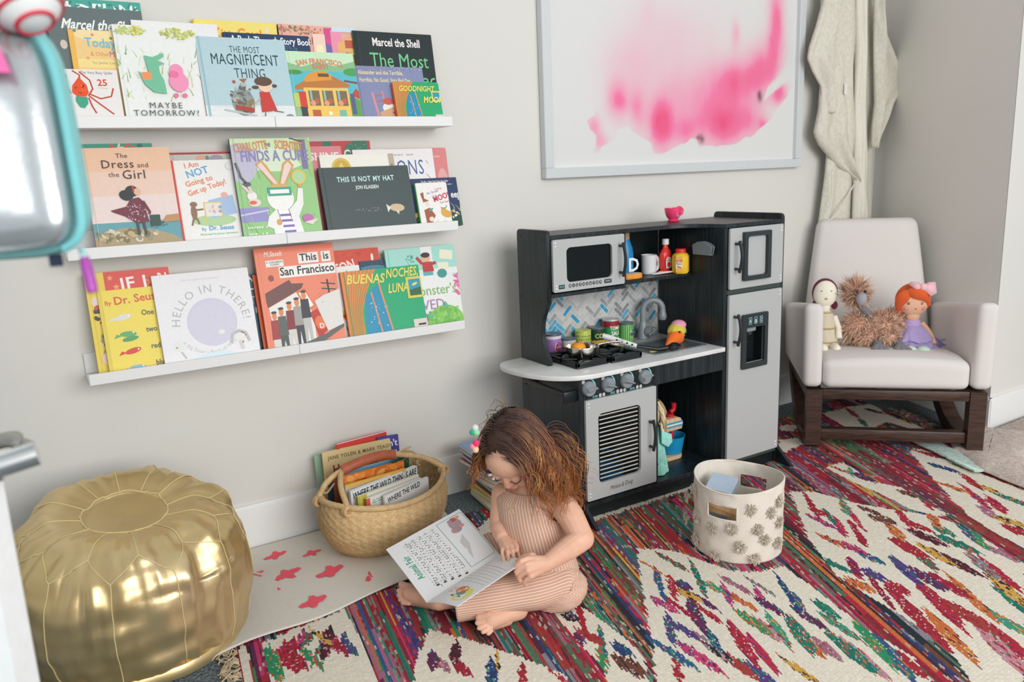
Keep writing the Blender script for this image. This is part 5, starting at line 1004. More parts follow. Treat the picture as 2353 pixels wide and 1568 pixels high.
for s in (-1, 1): soft('armrest', (min(s*.258, s*.33), .0, .24), (max(s*.258, s*.33), .6, .568), .026, lambda p: V((p.x*(1+.05*(p.z-.24)), p.y+.0, p.z-.095*max(0, p.y)/.6*min(1, max(0, p.z-.24)/.2))))
for s in (-1, 1):
    mb = MB(); x = s*.285-.028
    o = [(0, .012), (.02, .002), (.12, -.006), (.22, -.004), (.32, .012), (.42, .055), (.5, .115), (.565, .19), (.58, .234), (0, .234)]
    i = [(.05, .055), (.06, .05), (.12, .045), (.2, .048), (.28, .062), (.35, .088), (.42, .132), (.475, .185), (.48, .198), (.05, .198)]
    mb.ring(o, i, (x, 0, 0), Y, Z, X, .056, WAL); mb.build('rocker', chair, 30)
mb = MB(); mb.box((-.2565, .004, .197), (.2565, .032, .234), WALH, .003); mb.build('front_rail', chair)
mb = MB(); mb.box((-.2565, .012, .032), (.2565, .052, .075), WALH, .004); mb.build('stretcher', chair)
mb = MB(); mb.box((-.2565, .5, .19), (.2565, .54, .2335), WALH, .003); mb.build('rear_rail', chair)
CH = lambda x, d, z: CO+CE1*x+CE2*d+V((0, 0, z))
ROTC = Matrix.Rotation(CA, 3, 'Z')

# ---- three soft toys on the seat
def seatthing(name, label, x, d, z=.332, rz=0): return thing(name, label, 'soft toy', CH(x, d, z+.007), (0, 0, CA+rz))
CRM = fabric('#e2dccb', 350, .2); 
t = seatthing('rag_doll', 'cream rag doll with dark red hair sitting at the left end of the chair', -.205, .25)
MAR = fabric('#5f1f33', 300)
mb = MB(); mb.ell((-.012, .035, .228), (.046, .032, .055), CRM, 28, 18); mb.ell((-.01, .035, .172), (.02, .018, .03), CRM, 16, 10); mb.build('head', t)
mb = MB(); mb.ell((-.012, .046, .232), (.05, .032, .058), MAR, 28, 18); mb.ell((-.048, .04, .185), (.012, .012, .018), MAR, 12, 8); mb.ell((.026, .04, .18), (.013, .012, .018), MAR, 12, 8); mb.build('hair', t)
mb = MB(); mb.ell((-.03, .0065, .243), (.004, .002, .003), M('#8f9093', .7), 8, 6); mb.ell((.007, .0065, .243), (.004, .002, .003), M('#8f9093', .7), 8, 6); mb.ell((-.012, .0035, .212), (.006, .003, .004), M('#b58f3a', .6), 10, 6); mb.build('face', t)
def ragdress(mb):
    LN = fabric('#c9bfa9', 260, .5)
    mb.lathe([(.054, .012), (.056, .03), (.045, .07), (.036, .11), (.034, .14), (.022, .158), (0, .16)], LN, (-.008, .035, 0), 30, wob=lambda a, z: 1+.06*math.sin(8*a+z*40)*(z < .09))
    for z, r in ((.152, .026), (.09, .043), (.035, .058)): mb.lathe([(r, z-.003), (r+.002, z), (r, z+.003)], fabric('#a88f63', 200), (-.008, .035, 0), 30)
mb = MB(); ragdress(mb); mb.build('dress', t)
for s in (-1, 1):
    mb = MB(); mb.tube([(s*.018, .01, .022), (s*.02, -.02, .018), (s*.022, -.045, .016)], [.014, .016, .014], CRM, 12); mb.ell((s*.024, -.055, .02), (.017, .027, .019), CRM, 16, 10); mb.build('leg', t)
for s in (-1, 1): mb = MB(); mb.tube([(s*.034-.008, .035, .135), (s*.05-.008, .02, .09), (s*.05-.008, .0, .05)], [.012, .012, .013], CRM, 10); mb.build('arm', t)
# ostrich
def fur(mb, pts, mats, n, L, rg, droop=.3, w=.0016):
    # pts: list of (centre, radii) ellipsoids; fur blades stand on them
    tot = sum(p[1][0]*p[1][1]+p[1][1]*p[1][2] for p in pts)
    for c, r in pts:
        k = int(n*(r[0]*r[1]+r[1]*r[2])/tot)
        for _ in range(k):
            z = rg.uniform(-1, 1); a = rg.uniform(0, 2*PI); q = math.sqrt(1-z*z); d = V((q*math.cos(a), q*math.sin(a), z)); p = V(c)+V((d.x*r[0], d.y*r[1], d.z*r[2]))*.95
            nrm = V((d.x/r[0], d.y/r[1], d.z/r[2])).normalized(); l = L*rg.uniform(.5, 1.25); sd_ = V((rg.uniform(-1, 1), rg.uniform(-1, 1), rg.uniform(-1, 1))).normalized(); s_ = nrm.cross(sd_).normalized()*w
            m1 = p+nrm*l*.5+sd_*l*.15; m2 = p+nrm*l*.85+sd_*l*.4-Z*l*droop
            mb.add([p-s_, p+s_, m1+s_*.8, m1-s_*.8, m2], [(0, 1, 2, 3), (3, 2, 4)], rg.choice(mats))
t = seatthing('ostrich_plush', 'fluffy tan and grey ostrich plush toy sitting between the two dolls', -.04, .27)
FT = [fabric(c_, 200, .1) for c_ in ('#bf9f86', '#d0a68e', '#dcc0a4', '#8f7867', '#d69f88', '#d9a892', '#e0d5c2')]; GRY = fabric('#77757a', 260, .5)
rg = random.Random(5); bodyE = [((.03, .03, .07), (.095, .07, .068)), ((.085, .04, .1), (.05, .045, .05)), ((-.045, .02, .085), (.05, .045, .055)), ((-.01, -.02, .05), (.04, .035, .042)), ((.06, -.025, .05), (.035, .03, .04))]
mb = MB(); [mb.ell(c_, r_, FT[1], 22, 14) for c_, r_ in bodyE]; fur(mb, bodyE, FT, 5600, .04, rg); mb.build('body', t, 180)
mb = MB(); hE = [((-.062, .01, .232), (.036, .034, .04))]; mb.ell(*hE[0], FT[1], 20, 14); fur(mb, hE, FT, 1500, .042, rg, -.1); mb.build('head', t, 180)
mb = MB(); mb.tube(spline([(-.055, .012, .2), (-.035, .005, .172), (-.015, .01, .15), (.0, .02, .125)]), .015, GRY, 12); mb.build('neck', t)
mb = MB(); mb.ell((-.05, -.042, .216), (.021, .022, .027), fabric('#9a98a0', 300), 18, 12); mb.build('beak', t)
for x in (-.07, -.038): mb = MB(); mb.ell((x, -.043, .245), .006, M('#15181a', .1), 14, 10); mb.build('eye', t)
for x in (.01, .09):
    mb = MB(); mb.tube([(x, -.05, .04), (x+.005, -.08, .034)], .017, GRY, 10)
    for k in (-1, 0, 1): mb.tube(spline([(x+.003, -.085, .03), (x+.003+k*.014, -.108, .024), (x+.003+k*.024, -.128, .018)], 4), [.018]*4+[.017]*4+[.014], GRY, 10)
    mb.build('foot', t)
# red haired doll
t = seatthing('bow_doll', 'red-haired fabric doll with a pink bow and lilac skirt at the right', .115, .25)
SKN = fabric('#dcae8f', 350, .12); ORG = fabric('#cf5a2c', 300, .15); LIL = fabric('#a796c4', 260, .2)
mb = MB(); mb.ell((0, .03, .195), (.055, .03, .058), SKN, 30, 20); mb.ell((0, .032, .135), (.026, .02, .025), SKN, 18, 10); mb.build('head', t)
def dhair(mb):
    mb.ell((0, .045, .202), (.066, .034, .066), ORG, 32, 20)
    # fringe sweeping down to each side over the brow
    for pts in ([(-.028, .003, .238), (.0, -.003, .235), (.035, .002, .216), (.055, .02, .18)], [(-.03, .003, .238), (-.045, .008, .215), (-.054, .022, .18), (-.05, .03, .15)]):
        mb.tube(spline(pts, 6), [.008+.016*math.sin(PI*min(1, k/18+.12)) for k in range(19)], ORG, 10, flat=.5, up=(0, -1, 0))
mb = MB(); dhair(mb); mb.build('hair', t)
def dface(mb):
    for x in (-.024, .022): mb.ell((x, .0045, .19), (.006, .0025, .0035), M('#2b3038', .5), 10, 6); mb.tube([(x-.008, .0035, .195), (x, .002, .1965), (x+.008, .0035, .195)], .001, M('#2b3038', .5), 5)
    for x in (-.03, .03): mb.ell((x, .0075, .172), (.0095, .003, .008), M('#d08a80', .8), 14, 8)
    mb.ell((.002, .0015, .17), (.004, .002, .0022), M('#b5453f', .6), 10, 6)
mb = MB(); dface(mb); mb.build('face', t)
PB = fabric('#e0b3b8', 300, .15)
mb = MB(); [mb.add([V((.022, .0, .258))+V(p) for p in ((0, 0, .008), (0, 0, -.008), (s*.028, -.012, -.02-(.016 if s > 0 else -.012)), (s*.05, .0, -.012-(.012 if s > 0 else -.02)), (s*.045, .01, .018), (s*.02, -.01, .02))], [(0, 1, 2, 3), (0, 3, 4, 5), (0, 5, 2, 1)][:2], PB) for s in (-1, 1)]
mb.ell((.022, -.002, .258), (.011, .01, .011), PB, 14, 8); o = mb.build('bow', t, 60, solid=.008)
mb = MB(); mb.lathe([(.05, .005), (.045, .05), (.034, .08), (.036, .1), (.026, .122), (0, .124)], fabric('#b9a0cf', 260), (0, .032, 0), 26, sy=.75); mb.build('bodice', t)
def skirt(mb):
    def fn(s, t_):
        a = 2*PI*s; r = lerp(.036, .085, t_**.7)*(1+.12*t_*math.sin(9*a+4*t_)+.07*t_*math.sin(17*a+1)); return V((r*math.cos(a)*1.05, .03+r*math.sin(a)*.72-.02*t_, lerp(.085, .012, t_)+.012*math.sin(6*a)*t_*(1-t_)*2))
    mb.grid(fn, 90, 10, LIL, True); mb.grid(lambda s, t_: fn(s, t_*.75)+V((0, -.002, .014)), 90, 8, LIL, True)
    mb.grid(lambda s, t_: V((.06+.06*s+.01*math.sin(9*t_+s*5), -.0+.03*s+.012*math.sin(8*s+5*t_), .006+.055*t_*(1-.3*s))), 14, 10, LIL)
mb = MB(); skirt(mb); mb.build('skirt', t, 80)
for s in (-1, 1):
    mb = MB(); mb.tube(spline([(s*.034, .03, .108), (s*.055, .015, .08), (s*.068, .0, .05), (s*.072, -.012, .032)], 5), .0105, SKN, 12); mb.build('arm', t)
    mb = MB(); mb.ell((s*.024-.005, -.075, .02), (.025, .03, .017), fabric('#b9d6c8', 300), 18, 10); mb.build('foot', t)

# ================================================================== BACKPACK hanging close to the camera
SILV = None
def silver():
    m, nt, b = nodes('silver_foil_fabric', .24, .75, .6); noisy(nt, b, lin('#c9ced0', 1.1), 8, .03, bump=.25, bscale=26); return m
TEAL = M('#83c6c6', .6, amt=.04, scale=120); NAVY = M('#22304a', .7)
BD = .76; bp = lambda u, v, d=BD: px(u, v, d=d)
t = thing('backpack', 'silver backpack with teal zip edging hanging in the near left foreground', 'backpack', bp(-60, 330))
outl = [(-330, 70), (-100, 58), (20, 60), (62, 78), (92, 120), (112, 180), (132, 280), (150, 380), (166, 470), (170, 520), (158, 552), (130, 572), (60, 582), (-100, 590), (-330, 596)]
def bfront(mb):
    n = len(outl); cx, cy = -120, 330; vs = []; fs = []
    for j, (f, d) in enumerate(((1.0, BD), (.97, BD-.012), (.9, BD-.022), (.7, BD-.03), (.35, BD-.034), (0.02, BD-.035))):
        for u, v in outl: vs.append(bp(cx+(u-cx)*f, cy+(v-cy)*f, d))
    for j in range(5):
        for i in range(n): fs.append((j*n+i, j*n+(i+1) % n, (j+1)*n+(i+1) % n, (j+1)*n+i))
    mb.add(vs, fs, silver())
mb = MB(); bfront(mb); mb.build('front_panel', t, 60, subsurf=1)
def gus(mb):
    n = len(outl); vs = []; fs = []; off = lambda i, k: (outl[i][0]+k*(1 if outl[i][0] > -320 else 0)*(.9 if outl[i][1] < 540 else .5), outl[i][1]+(k*.25 if outl[i][1] > 560 else (-k*.25 if outl[i][1] < 70 else 0)))
    for k, d in ((0, BD-.001), (8, BD-.006), (24, BD-.002), (38, BD+.015), (48, BD+.045), (52, BD+.08), (48, BD+.1)):
        for i in range(n): vs.append(bp(*off(i, k), d) if k else bp(*outl[i], d))
    for j in range(6):
        for i in range(n-1): fs.append((j*n+i, j*n+i+1, (j+1)*n+i+1, (j+1)*n+i))
    mb.add(vs, fs, TEAL)
mb = MB(); gus(mb); mb.build('zip_gusset', t, 60, subsurf=1)
mb = MB(); pts = spline([bp(u+16, v, BD-.002) for u, v in outl[2:12]], 6); mb.tube(pts, .0045, M('#6fb5b8', .5), 8); mb.build('zip', t)
mb = MB(); mb.prism([(-55, -35), (-20, -35), (25, 65), (-55, 64)], bp(0, 100, BD-.04), R_*(BD/FPX), D_*(BD/FPX), -F_, .003, M('#f06aa5', .5)); mb.build('pink_patch', t)
mb = MB(); a, b = bp(194, 592, .775), bp(213, 672, .775); mb.tube([a, a.lerp(b, .3), a.lerp(b, .8), b], [.0042, .0054, .0056, .005], M('#9a3f98', .35, amt=.15, scale=300), 12); mb.tube([bp(186, 570, .775), a], .003, M('#a5d3d0', .3, .4), 8); mb.build('zip_pull', t)
mb = MB(); mb.box((-.006, -.002, -.008), (.006, .002, .004), NAVY, .001, mtx=Matrix.Translation(bp(128, 594, .79))); mb.build('strap_end', t)
t2 = thing('striped_ball', 'white ball with red stripes hanging on top of the silver backpack', 'ball', bp(20, -12, .74))
c = bp(42, -18, .74); R0 = .0365
mb = MB(); mb.ell(c, R0, M('#d8d9d8', .6), 40, 28); mb.build('ball', t2)
for k in range(4):
    ax = (D_*.9+R_*(.5)).normalized(); h = R0*(.9-.3*k); r = math.sqrt(max(R0*R0-h*h, 1e-8))+.0003; u = ax.orthogonal().normalized(); w2 = ax.cross(u)
    mb = MB(); mb.tube([c+ax*h+u*r*math.cos(q)+w2*r*math.sin(q) for q in [2*PI*i/40 for i in range(41)]], .0022, M('#c32f42', .6), 6); mb.build('stripe', t2)
mb = MB(); q = bp(84, 44, .745); mb.ell(q, (.006, .006, .006), M('#cf3f3a', .6), 12, 8); mb.build('bead', t2)

# ================================================================== RUGS
# patterned rug: woven cells; s runs across the stripes, t runs along them (towards the camera)
fl = lambda u, v: (lambda p: (p.x, p.y))(px(u, v, z=.006))
RS0, RS1, RT1, CELL = .215, 3.10, 1.62, .0042
ns, nt_ = int((RS1-RS0)/.0048), int(RT1/CELL)
sv = np.linspace(RS0, RS1, ns+1); tv = np.linspace(0, RT1, nt_+1)
def bend(s): return .115+np.interp(s, [0, .9, 1.9, 2.6, 3.2], [0, .1, .31, .34, .28])
def rug_xy(s, t):                       # back edge near y = -.2 ... -.14, stripes fan slightly
    y0 = -.235+.035*(s-.2); y = y0-t
    return s-bend(s)*t*.96+.03, y+.006*np.sin(7*s)
Sg, Tg = np.meshgrid(sv, tv); Xg, Yg = rug_xy(Sg, Tg)
Zg = .0045+.0012*np.sin(Sg*9+1)*np.sin(Tg*6)
sc_ = (sv[:-1]+sv[1:])/2; tc_ = (tv[:-1]+tv[1:])/2; Sc, Tc = np.meshgrid(sc_, tc_); Xc, Yc = rug_xy(Sc, Tc)
R1 = np.random.RandomState(21)
pal = [lin(h) for h in ('#a3243a', '#b32a3c', '#8f2236', '#c03045', '#cc3f72', '#6a2a52', '#5a3f82', '#2c3f74', '#36588a', '#1f7468', '#2f9060', '#3f9a80', '#d0703c', '#c9543a', '#d4a548', '#744535', '#5f2430', '#2a2c34', '#1f2f35', '#a86a80', '#c78d98', '#8c8990', '#55705a', '#a8403a', '#ad2c38', '#8c2838')]
heavy = [0, 1, 2, 3, 23, 24, 25, 16, 9, 10, 7, 17, 18, 15, 12, 21, 22]
pal = np.array(pal); CREAM = np.array(lin('#d8d0c0', 1.12))
# stripe colour: bands of random width along s, changing every so often along t
band = np.zeros(ns, int); i = 0; b_ = 0
while i < ns: wd_ = R1.choice([1, 1, 1, 2, 2, 2, 3]); band[i:i+wd_] = b_; i += wd_; b_ += 1
nb = b_; segc = np.zeros((nt_, nb), int)
for b in range(nb):
    j = 0; pick = lambda: int(R1.choice(heavy)) if R1.rand() < .62 else int(R1.randint(len(pal))); c0 = pick()
    while j < nt_:
        l = R1.randint(14, 150); segc[j:j+l, b] = c0 if R1.rand() < .3 else pick(); j += l
cidx = segc[:, band]; alt = segc[:, np.roll(band, 3)]
C = pal[cidx]; mixn = np.repeat(R1.rand(nt_//4+1, ns), 4, 0)[:nt_]; mixn = np.stack([np.roll(mixn[:, i], (i*7) % 13) for i in range(ns)], 1); sp = (R1.rand(nb) < .5)[band][None, :] & (mixn < .42); C = np.where(sp[..., None], pal[alt]*.8+C*.2, C)
fleck = (mixn > .955); C = np.where(fleck[..., None], CREAM*.75, C)
# cream fields, traced on the floor
rag = .008*(R1.rand(1, ns)-.5)          # ragged woven edges follow the weft
Xr, Yr = Xc+0*rag, Yc+2.2*rag
fields = [
 [(600, 1478), (700, 1435), (790, 1398), (802, 1420), (834, 1480), (900, 1640), (640, 1640)],
 [(982, 1446), (1002, 1450), (1060, 1466), (1110, 1478), (1180, 1504), (1250, 1530), (1300, 1552), (1345, 1640), (945, 1640), (953, 1540), (968, 1490)],
 [(1258, 1392), (1300, 1378), (1345, 1400), (1390, 1432), (1440, 1470), (1480, 1512), (1502, 1640), (1425, 1640), (1385, 1532), (1342, 1490), (1303, 1447), (1276, 1415)],
 [(1463, 1262), (1500, 1260), (1560, 1268), (1620, 1290), (1680, 1312), (1740, 1316), (1800, 1300), (1860, 1345), (1925, 1395), (2000, 1450), (2100, 1510), (2190, 1640), (1512, 1640), (1500, 1480), (1489, 1437), (1477, 1350)],
 [(1816, 1128), (1872, 1130), (1966, 1156), (2040, 1170), (2147, 1186), (2205, 1206), (2280, 1250), (2360, 1296), (2360, 1640), (2290, 1640), (2180, 1490), (2080, 1420), (1990, 1365), (1922, 1322), (1895, 1280), (1857, 1235), (1835, 1180)],
 [(1897, 1074), (1935, 1062), (1975, 1085), (2020, 1110), (2070, 1120), (2120, 1150), (2180, 1182), (2150, 1186), (2090, 1170), (2030, 1138), (1960, 1108)],
 [(2089, 1036), (2110, 1030), (2140, 1040), (2260, 1090), (2360, 1130), (2360, 1262), (2290, 1225), (2225, 1183), (2190, 1150), (2158, 1116), (2120, 1070)],
 [(1790, 1012), (1830, 1005), (1848, 1020), (1800, 1040), (1788, 1036)], [(1793, 978), (1830, 975), (1828, 990), (1795, 990)],
 [(1110, 1201), (1122, 1192), (1160, 1188), (1180, 1230), (1130, 1260), (1090, 1230)],
 [(1345, 1194), (1465, 1156), (1590, 1114), (1592, 1121), (1466, 1164), (1360, 1200)],
 [(1890, 950), (1950, 935), (2040, 925), (2100, 930), (2140, 955), (2160, 990), (2090, 985), (2040, 970), (2000, 985), (1960, 990), (1930, 975)],
 [(2150, 945), (2240, 975), (2240, 1010), (2190, 1000), (2165, 985)],
 [(545, 1490), (560, 1480), (570, 1500), (592, 1640), (575, 1640)],
]
fieldw = [[fl(*p) for p in f] for f in fields]
cm = np.zeros(Xc.shape, bool)
for f in fieldw: cm |= sdist(np.array(f), Xr, Yr) > 0
# coloured motifs woven into the cream fields: (u, v, length along the stripe, width, colour)
mot = [(627, 1525, .13, .016, 10), (655, 1500, .08, .03, 1), (672, 1520, .07, .03, 1), (690, 1475, .04, .02, 4), (706, 1470, .045, .016, 22), (715, 1510, .05, .02, 10), (735, 1465, .035, .02, 14), (728, 1505, .03, .02, 11), (752, 1480, .07, .025, 16), (768, 1478, .07, .02, 0), (790, 1475, .07, .012, 6), (806, 1490, .06, .01, 6),
 (997, 1520, .05, .018, 5), (1012, 1525, .05, .014, 19), (1046, 1498, .05, .022, 16), (1060, 1535, .06, .018, 0), (1130, 1545, .06, .022, 7), (1145, 1520, .03, .014, 14), (1200, 1555, .04, .022, 24), (1290, 1560, .03, .022, 1),
 (1275, 1390, .05, .03, 8), (1335, 1415, .05, .03, 24), (1310, 1420, .04, .02, 17), (1355, 1465, .05, .026, 23), (1385, 1470, .04, .022, 8), (1385, 1510, .05, .024, 10), (1330, 1480, .05, .02, 5), (1430, 1495, .05, .02, 7), (1445, 1530, .07, .03, 15),
 (1500, 1305, .03, .02, 12), (1545, 1290, .05, .024, 22), (1515, 1340, .05, .03, 8), (1545, 1350, .05, .026, 1), (1570, 1345, .05, .022, 5), (1605, 1330, .06, .03, 9), (1640, 1350, .05, .02, 11), (1585, 1370, .05, .026, 14), (1615, 1380, .05, .02, 5), (1670, 1365, .05, .02, 4), (1690, 1345, .05, .026, 19), (1700, 1380, .05, .026, 12), (1527, 1390, .05, .026, 4), (1560, 1395, .05, .022, 0), (1600, 1415, .09, .026, 5), (1620, 1405, .06, .02, 1), (1540, 1445, .05, .03, 6), (1575, 1450, .05, .022, 6), (1600, 1460, .04, .02, 19), (1640, 1470, .07, .018, 7), (1550, 1505, .06, .03, 8), (1610, 1510, .07, .03, 4), (1650, 1500, .06, .022, 18), (1560, 1550, .04, .035, 24),
 (1750, 1350, .04, .02, 21), (1770, 1395, .06, .024, 5), (1750, 1375, .05, .018, 4), (1810, 1360, .06, .026, 7), (1860, 1420, .07, .024, 5), (1835, 1385, .06, .02, 8), (1900, 1400, .07, .022, 9), (1930, 1440, .07, .024, 11), (1730, 1430, .08, .026, 10), (1760, 1445, .09, .022, 20), (1790, 1450, .09, .022, 11), (1840, 1460, .1, .03, 9), (1860, 1480, .09, .018, 12), (1900, 1490, .07, .02, 19), (1710, 1480, .11, .024, 1), (1750, 1500, .11, .018, 3), (1700, 1530, .08, .022, 23), (1740, 1550, .08, .03, 6), (1960, 1500, .12, .026, 9), (1985, 1510, .12, .02, 20), (2010, 1480, .12, .022, 10), (2050, 1505, .12, .022, 8), (2080, 1520, .1, .02, 24), (1860, 1555, .06, .03, 14),
 (1865, 1160, .05, .03, 0), (1880, 1175, .05, .022, 24), (1905, 1185, .06, .018, 9), (1940, 1165, .05, .024, 11), (1960, 1185, .06, .03, 3), (2000, 1175, .05, .022, 15), (2030, 1195, .06, .03, 15), (2075, 1190, .06, .024, 1), (2110, 1210, .06, .024, 24), (2150, 1200, .05, .024, 12), (2170, 1220, .06, .022, 9), (2220, 1220, .06, .026, 8), (2250, 1240, .07, .022, 10), (2300, 1270, .07, .03, 19), (1890, 1200, .06, .02, 4), (1930, 1210, .06, .026, 3), (1970, 1225, .06, .03, 0), (2060, 1225, .07, .022, 12), (2130, 1235, .08, .03, 16), (2200, 1250, .08, .03, 9), (1910, 1240, .05, .022, 13), (1960, 1260, .06, .026, 4), (2000, 1280, .06, .022, 8), (1925, 1300, .05, .022, 9), (1965, 1305, .06, .024, 2), (2010, 1320, .06, .022, 6), (1975, 1345, .06, .024, 12), (2020, 1355, .06, .024, 2), (2060, 1350, .06, .022, 0), (2090, 1260, .1, .024, 24), (2120, 1280, .1, .022, 22), (2150, 1275, .1, .018, 14), (2190, 1290, .1, .028, 16), (2260, 1300, .1, .02, 21), (2300, 1320, .1, .022, 1), (2080, 1310, .1, .022, 6), (2130, 1330, .1, .022, 5), (2180, 1345, .1, .022, 0), (2230, 1370, .1, .026, 12), (2160, 1390, .12, .03, 1), (2210, 1410, .12, .03, 23), (2250, 1430, .12, .022, 24), (2310, 1350, .1, .028, 14), (2330, 1380, .1, .022, 9), (2290, 1480, .12, .035, 20), (2340, 1500, .1, .03, 1), (2330, 1440, .1, .02, 11), (2080, 1390, .1, .026, 0), (2120, 1430, .12, .03, 24), (2180, 1460, .12, .024, 12),
 (1990, 1098, .07, .03, 5), (1955, 1085, .04, .02, 11), (1930, 1080, .04, .018, 13), (2085, 1135, .05, .022, 15), (2130, 1155, .05, .02, 3),
 (2135, 1045, .05, .02, 1), (2170, 1075, .06, .026, 7), (2165, 1050, .05, .02, 22), (2220, 1075, .06, .02, 10), (2270, 1090, .07, .018, 6), (2230, 1105, .07, .022, 24), (2260, 1120, .07, .022, 14), (2190, 1120, .06, .02, 12), (2240, 1140, .07, .024, 3), (2290, 1160, .07, .024, 1), (2330, 1150, .07, .022, 9), (2270, 1175, .06, .022, 19), (2320, 1200, .07, .026, 14), (2340, 1220, .07, .022, 24),
 (1960, 950, .07, .02, 0), (2010, 945, .06, .02, 18), (2060, 945, .08, .022, 1), (2090, 950, .07, .02, 17), (1985, 972, .06, .02, 9), (2080, 965, .07, .018, 14)]
pal_fix = pal.copy()
for u, v, L, Wd, ci in mot:
    q = px(u, v, z=.006); s_ = np.argmin(np.hypot(Xc-q.x, Yc-q.y)); tj, si = np.unravel_index(s_, Xc.shape)
    hl, hw = int(L*1.35/2/CELL), max(2, int(Wd*2.1/2/.0048)); skew = R1.choice([-1, 1])*R1.uniform(.5, 1.6)
    for k in range(-hw, hw+1):
        c_ = si+k
        if not 0 <= c_ < ns: continue
        q_ = int(skew*k*2)+R1.randint(-2, 3); f_ = 1-.35*abs(k)/hw; a, b = max(0, tj-int(hl*f_)+q_), min(nt_, tj+int(hl*f_)+q_)
        if b <= a: continue
        r_ = R1.rand(b-a); cc = pal[ci]*np.ones((b-a, 1)); o_ = pal[(ci+R1.randint(1, 5)) % len(pal)]
        cc = np.where((np.repeat(r_, 3)[:b-a] > .75)[:, None], o_, cc); cc = np.where((r_ < .05)[:, None], CREAM*.9, cc)
        sel = cm[a:b, c_]; C[a:b, c_][sel] = cc[sel]; cm[a:b, c_] = False if False else cm[a:b, c_] & ~sel
cream = CREAM*(1+.05*(R1.rand(nt_, ns)-.5))[..., None]*(1-.05*((np.arange(nt_) % 2)[:, None, None]))
C = C*.88+.12*np.array([.16, .14, .14])
C = C*(1-.22*((np.arange(nt_)[:, None]+np.arange(ns)[None, :]) % 2))[..., None]
C = np.where(cm[..., None], cream, C)
C = C*(1+.14*(R1.rand(nt_, ns)-.5))[..., None]
Zc = R1.rand(nt_+1, ns+1)*.0014; Zg = Zg+Zc
t = thing('patterned_rug', 'large cream rug woven with multicoloured stripes and zigzags across the floor', 'rug', (1.6, -.9, .0))
me = bpy.data.meshes.new('weave'); i_ = np.arange((nt_+1)*(ns+1)).reshape(nt_+1, ns+1)
me.vertices.add(Xg.size); me.vertices.foreach_set('co', np.stack([Xg.ravel()-1.6, Yg.ravel()+.9, Zg.ravel()], 1).astype(np.float32).ravel())
F4 = np.stack([i_[:-1, :-1], i_[1:, :-1], i_[1:, 1:], i_[:-1, 1:]], -1).reshape(-1, 4); nf = len(F4)
me.loops.add(nf*4); me.loops.foreach_set('vertex_index', F4.ravel().astype(np.int32)); me.polygons.add(nf)
me.polygons.foreach_set('loop_start', np.arange(0, nf*4, 4, dtype=np.int32)); me.update(calc_edges=True)
set_cols(me, np.clip(C, 0, .9).reshape(-1, 3), 'FACE'); me.materials.append(attr_mat('woven_cotton', .95, .35, 700, .05)); o = bpy.data.objects.new('weave', me); COL.objects.link(o); o.parent = t
def fringe(mb, pts, dirv, n, L, hexes, seed, r=.0016):
    rg = random.Random(seed)
    for k in range(n):
        a = pts(rg.random()); d = V(dirv); p = [a]; h = rg.uniform(-1, 1)
        for j in range(1, 6): p.append(a+d*(L*j/5*rg.uniform(.8, 1.1))+V((-d.y, d.x, 0))*(.014*math.sin(j*1.4+h*3)+h*.004*j)+Z*(.002+.003*math.sin(j*1.7+k)))
        mb.tube(spline(p, 3), r, fabric(rg.choice(hexes), 300, .1), 5)
mb = MB(); fringe(mb, lambda q: V((*[float(x) for x in rug_xy(RS0+.001, lerp(.22, .75, q))], .005)), (-1, .1, 0), 95, .045, ['#bfa98a', '#c9b595', '#b39d7c'], 4); mb.build('fringe', t)
mb = MB()
mb.box((.19, -.62, .0008), (.215, -.45, .003), fabric('#b59a78', 200, .2)) if False else None
fringe(mb, lambda q: V((*[float(x) for x in rug_xy(RS1-.001, lerp(.28, .5, q))], .008)), (1, .3, .35), 70, .035, ['#8a7f6d', '#a38f76', '#6f4a55', '#5a6b58', '#8f3a4a'], 9); mb.build('fringe', t)
# cream rug with red crosses
def cross_mat():
    m, nt, b = nodes('cream_flatweave', .95, 0, .1); noisy(nt, b, lin('#d3ccc2', 1.15), 420, .04, bump=.5); return m
t = thing('cross_rug', 'small cream flatweave rug with coral red crosses beside the gold pouf', 'rug', (.55, -.28, 0))
c00, c10, c11, c01 = V((.135, -.572, 0)), V((.915, -.475, 0)), V((.995, -.028, 0)), V((.15, -.018, 0))
def crfn(s, q):
    p = c00.lerp(c10, s).lerp(c01.lerp(c11, s), q); on = 1/(1+math.exp((p.y+.2)*40))
    e = .010+.004*math.sin(s*11)*(1-q)
    return V((p.x, p.y+.006*math.sin(s*14)*(1-q), (.0015+e*on) if s > .02 else .0015+.4*e*on))
mb = MB(); mb.grid(crfn, 90, 60, cross_mat()); mb.build('weave', t, 80, solid=.0022)
def crz(x, y): on = 1/(1+math.exp((y+.2)*40)); return .0015+.010*on+.0011
RC = fabric('#e94a5c', 420, .4)
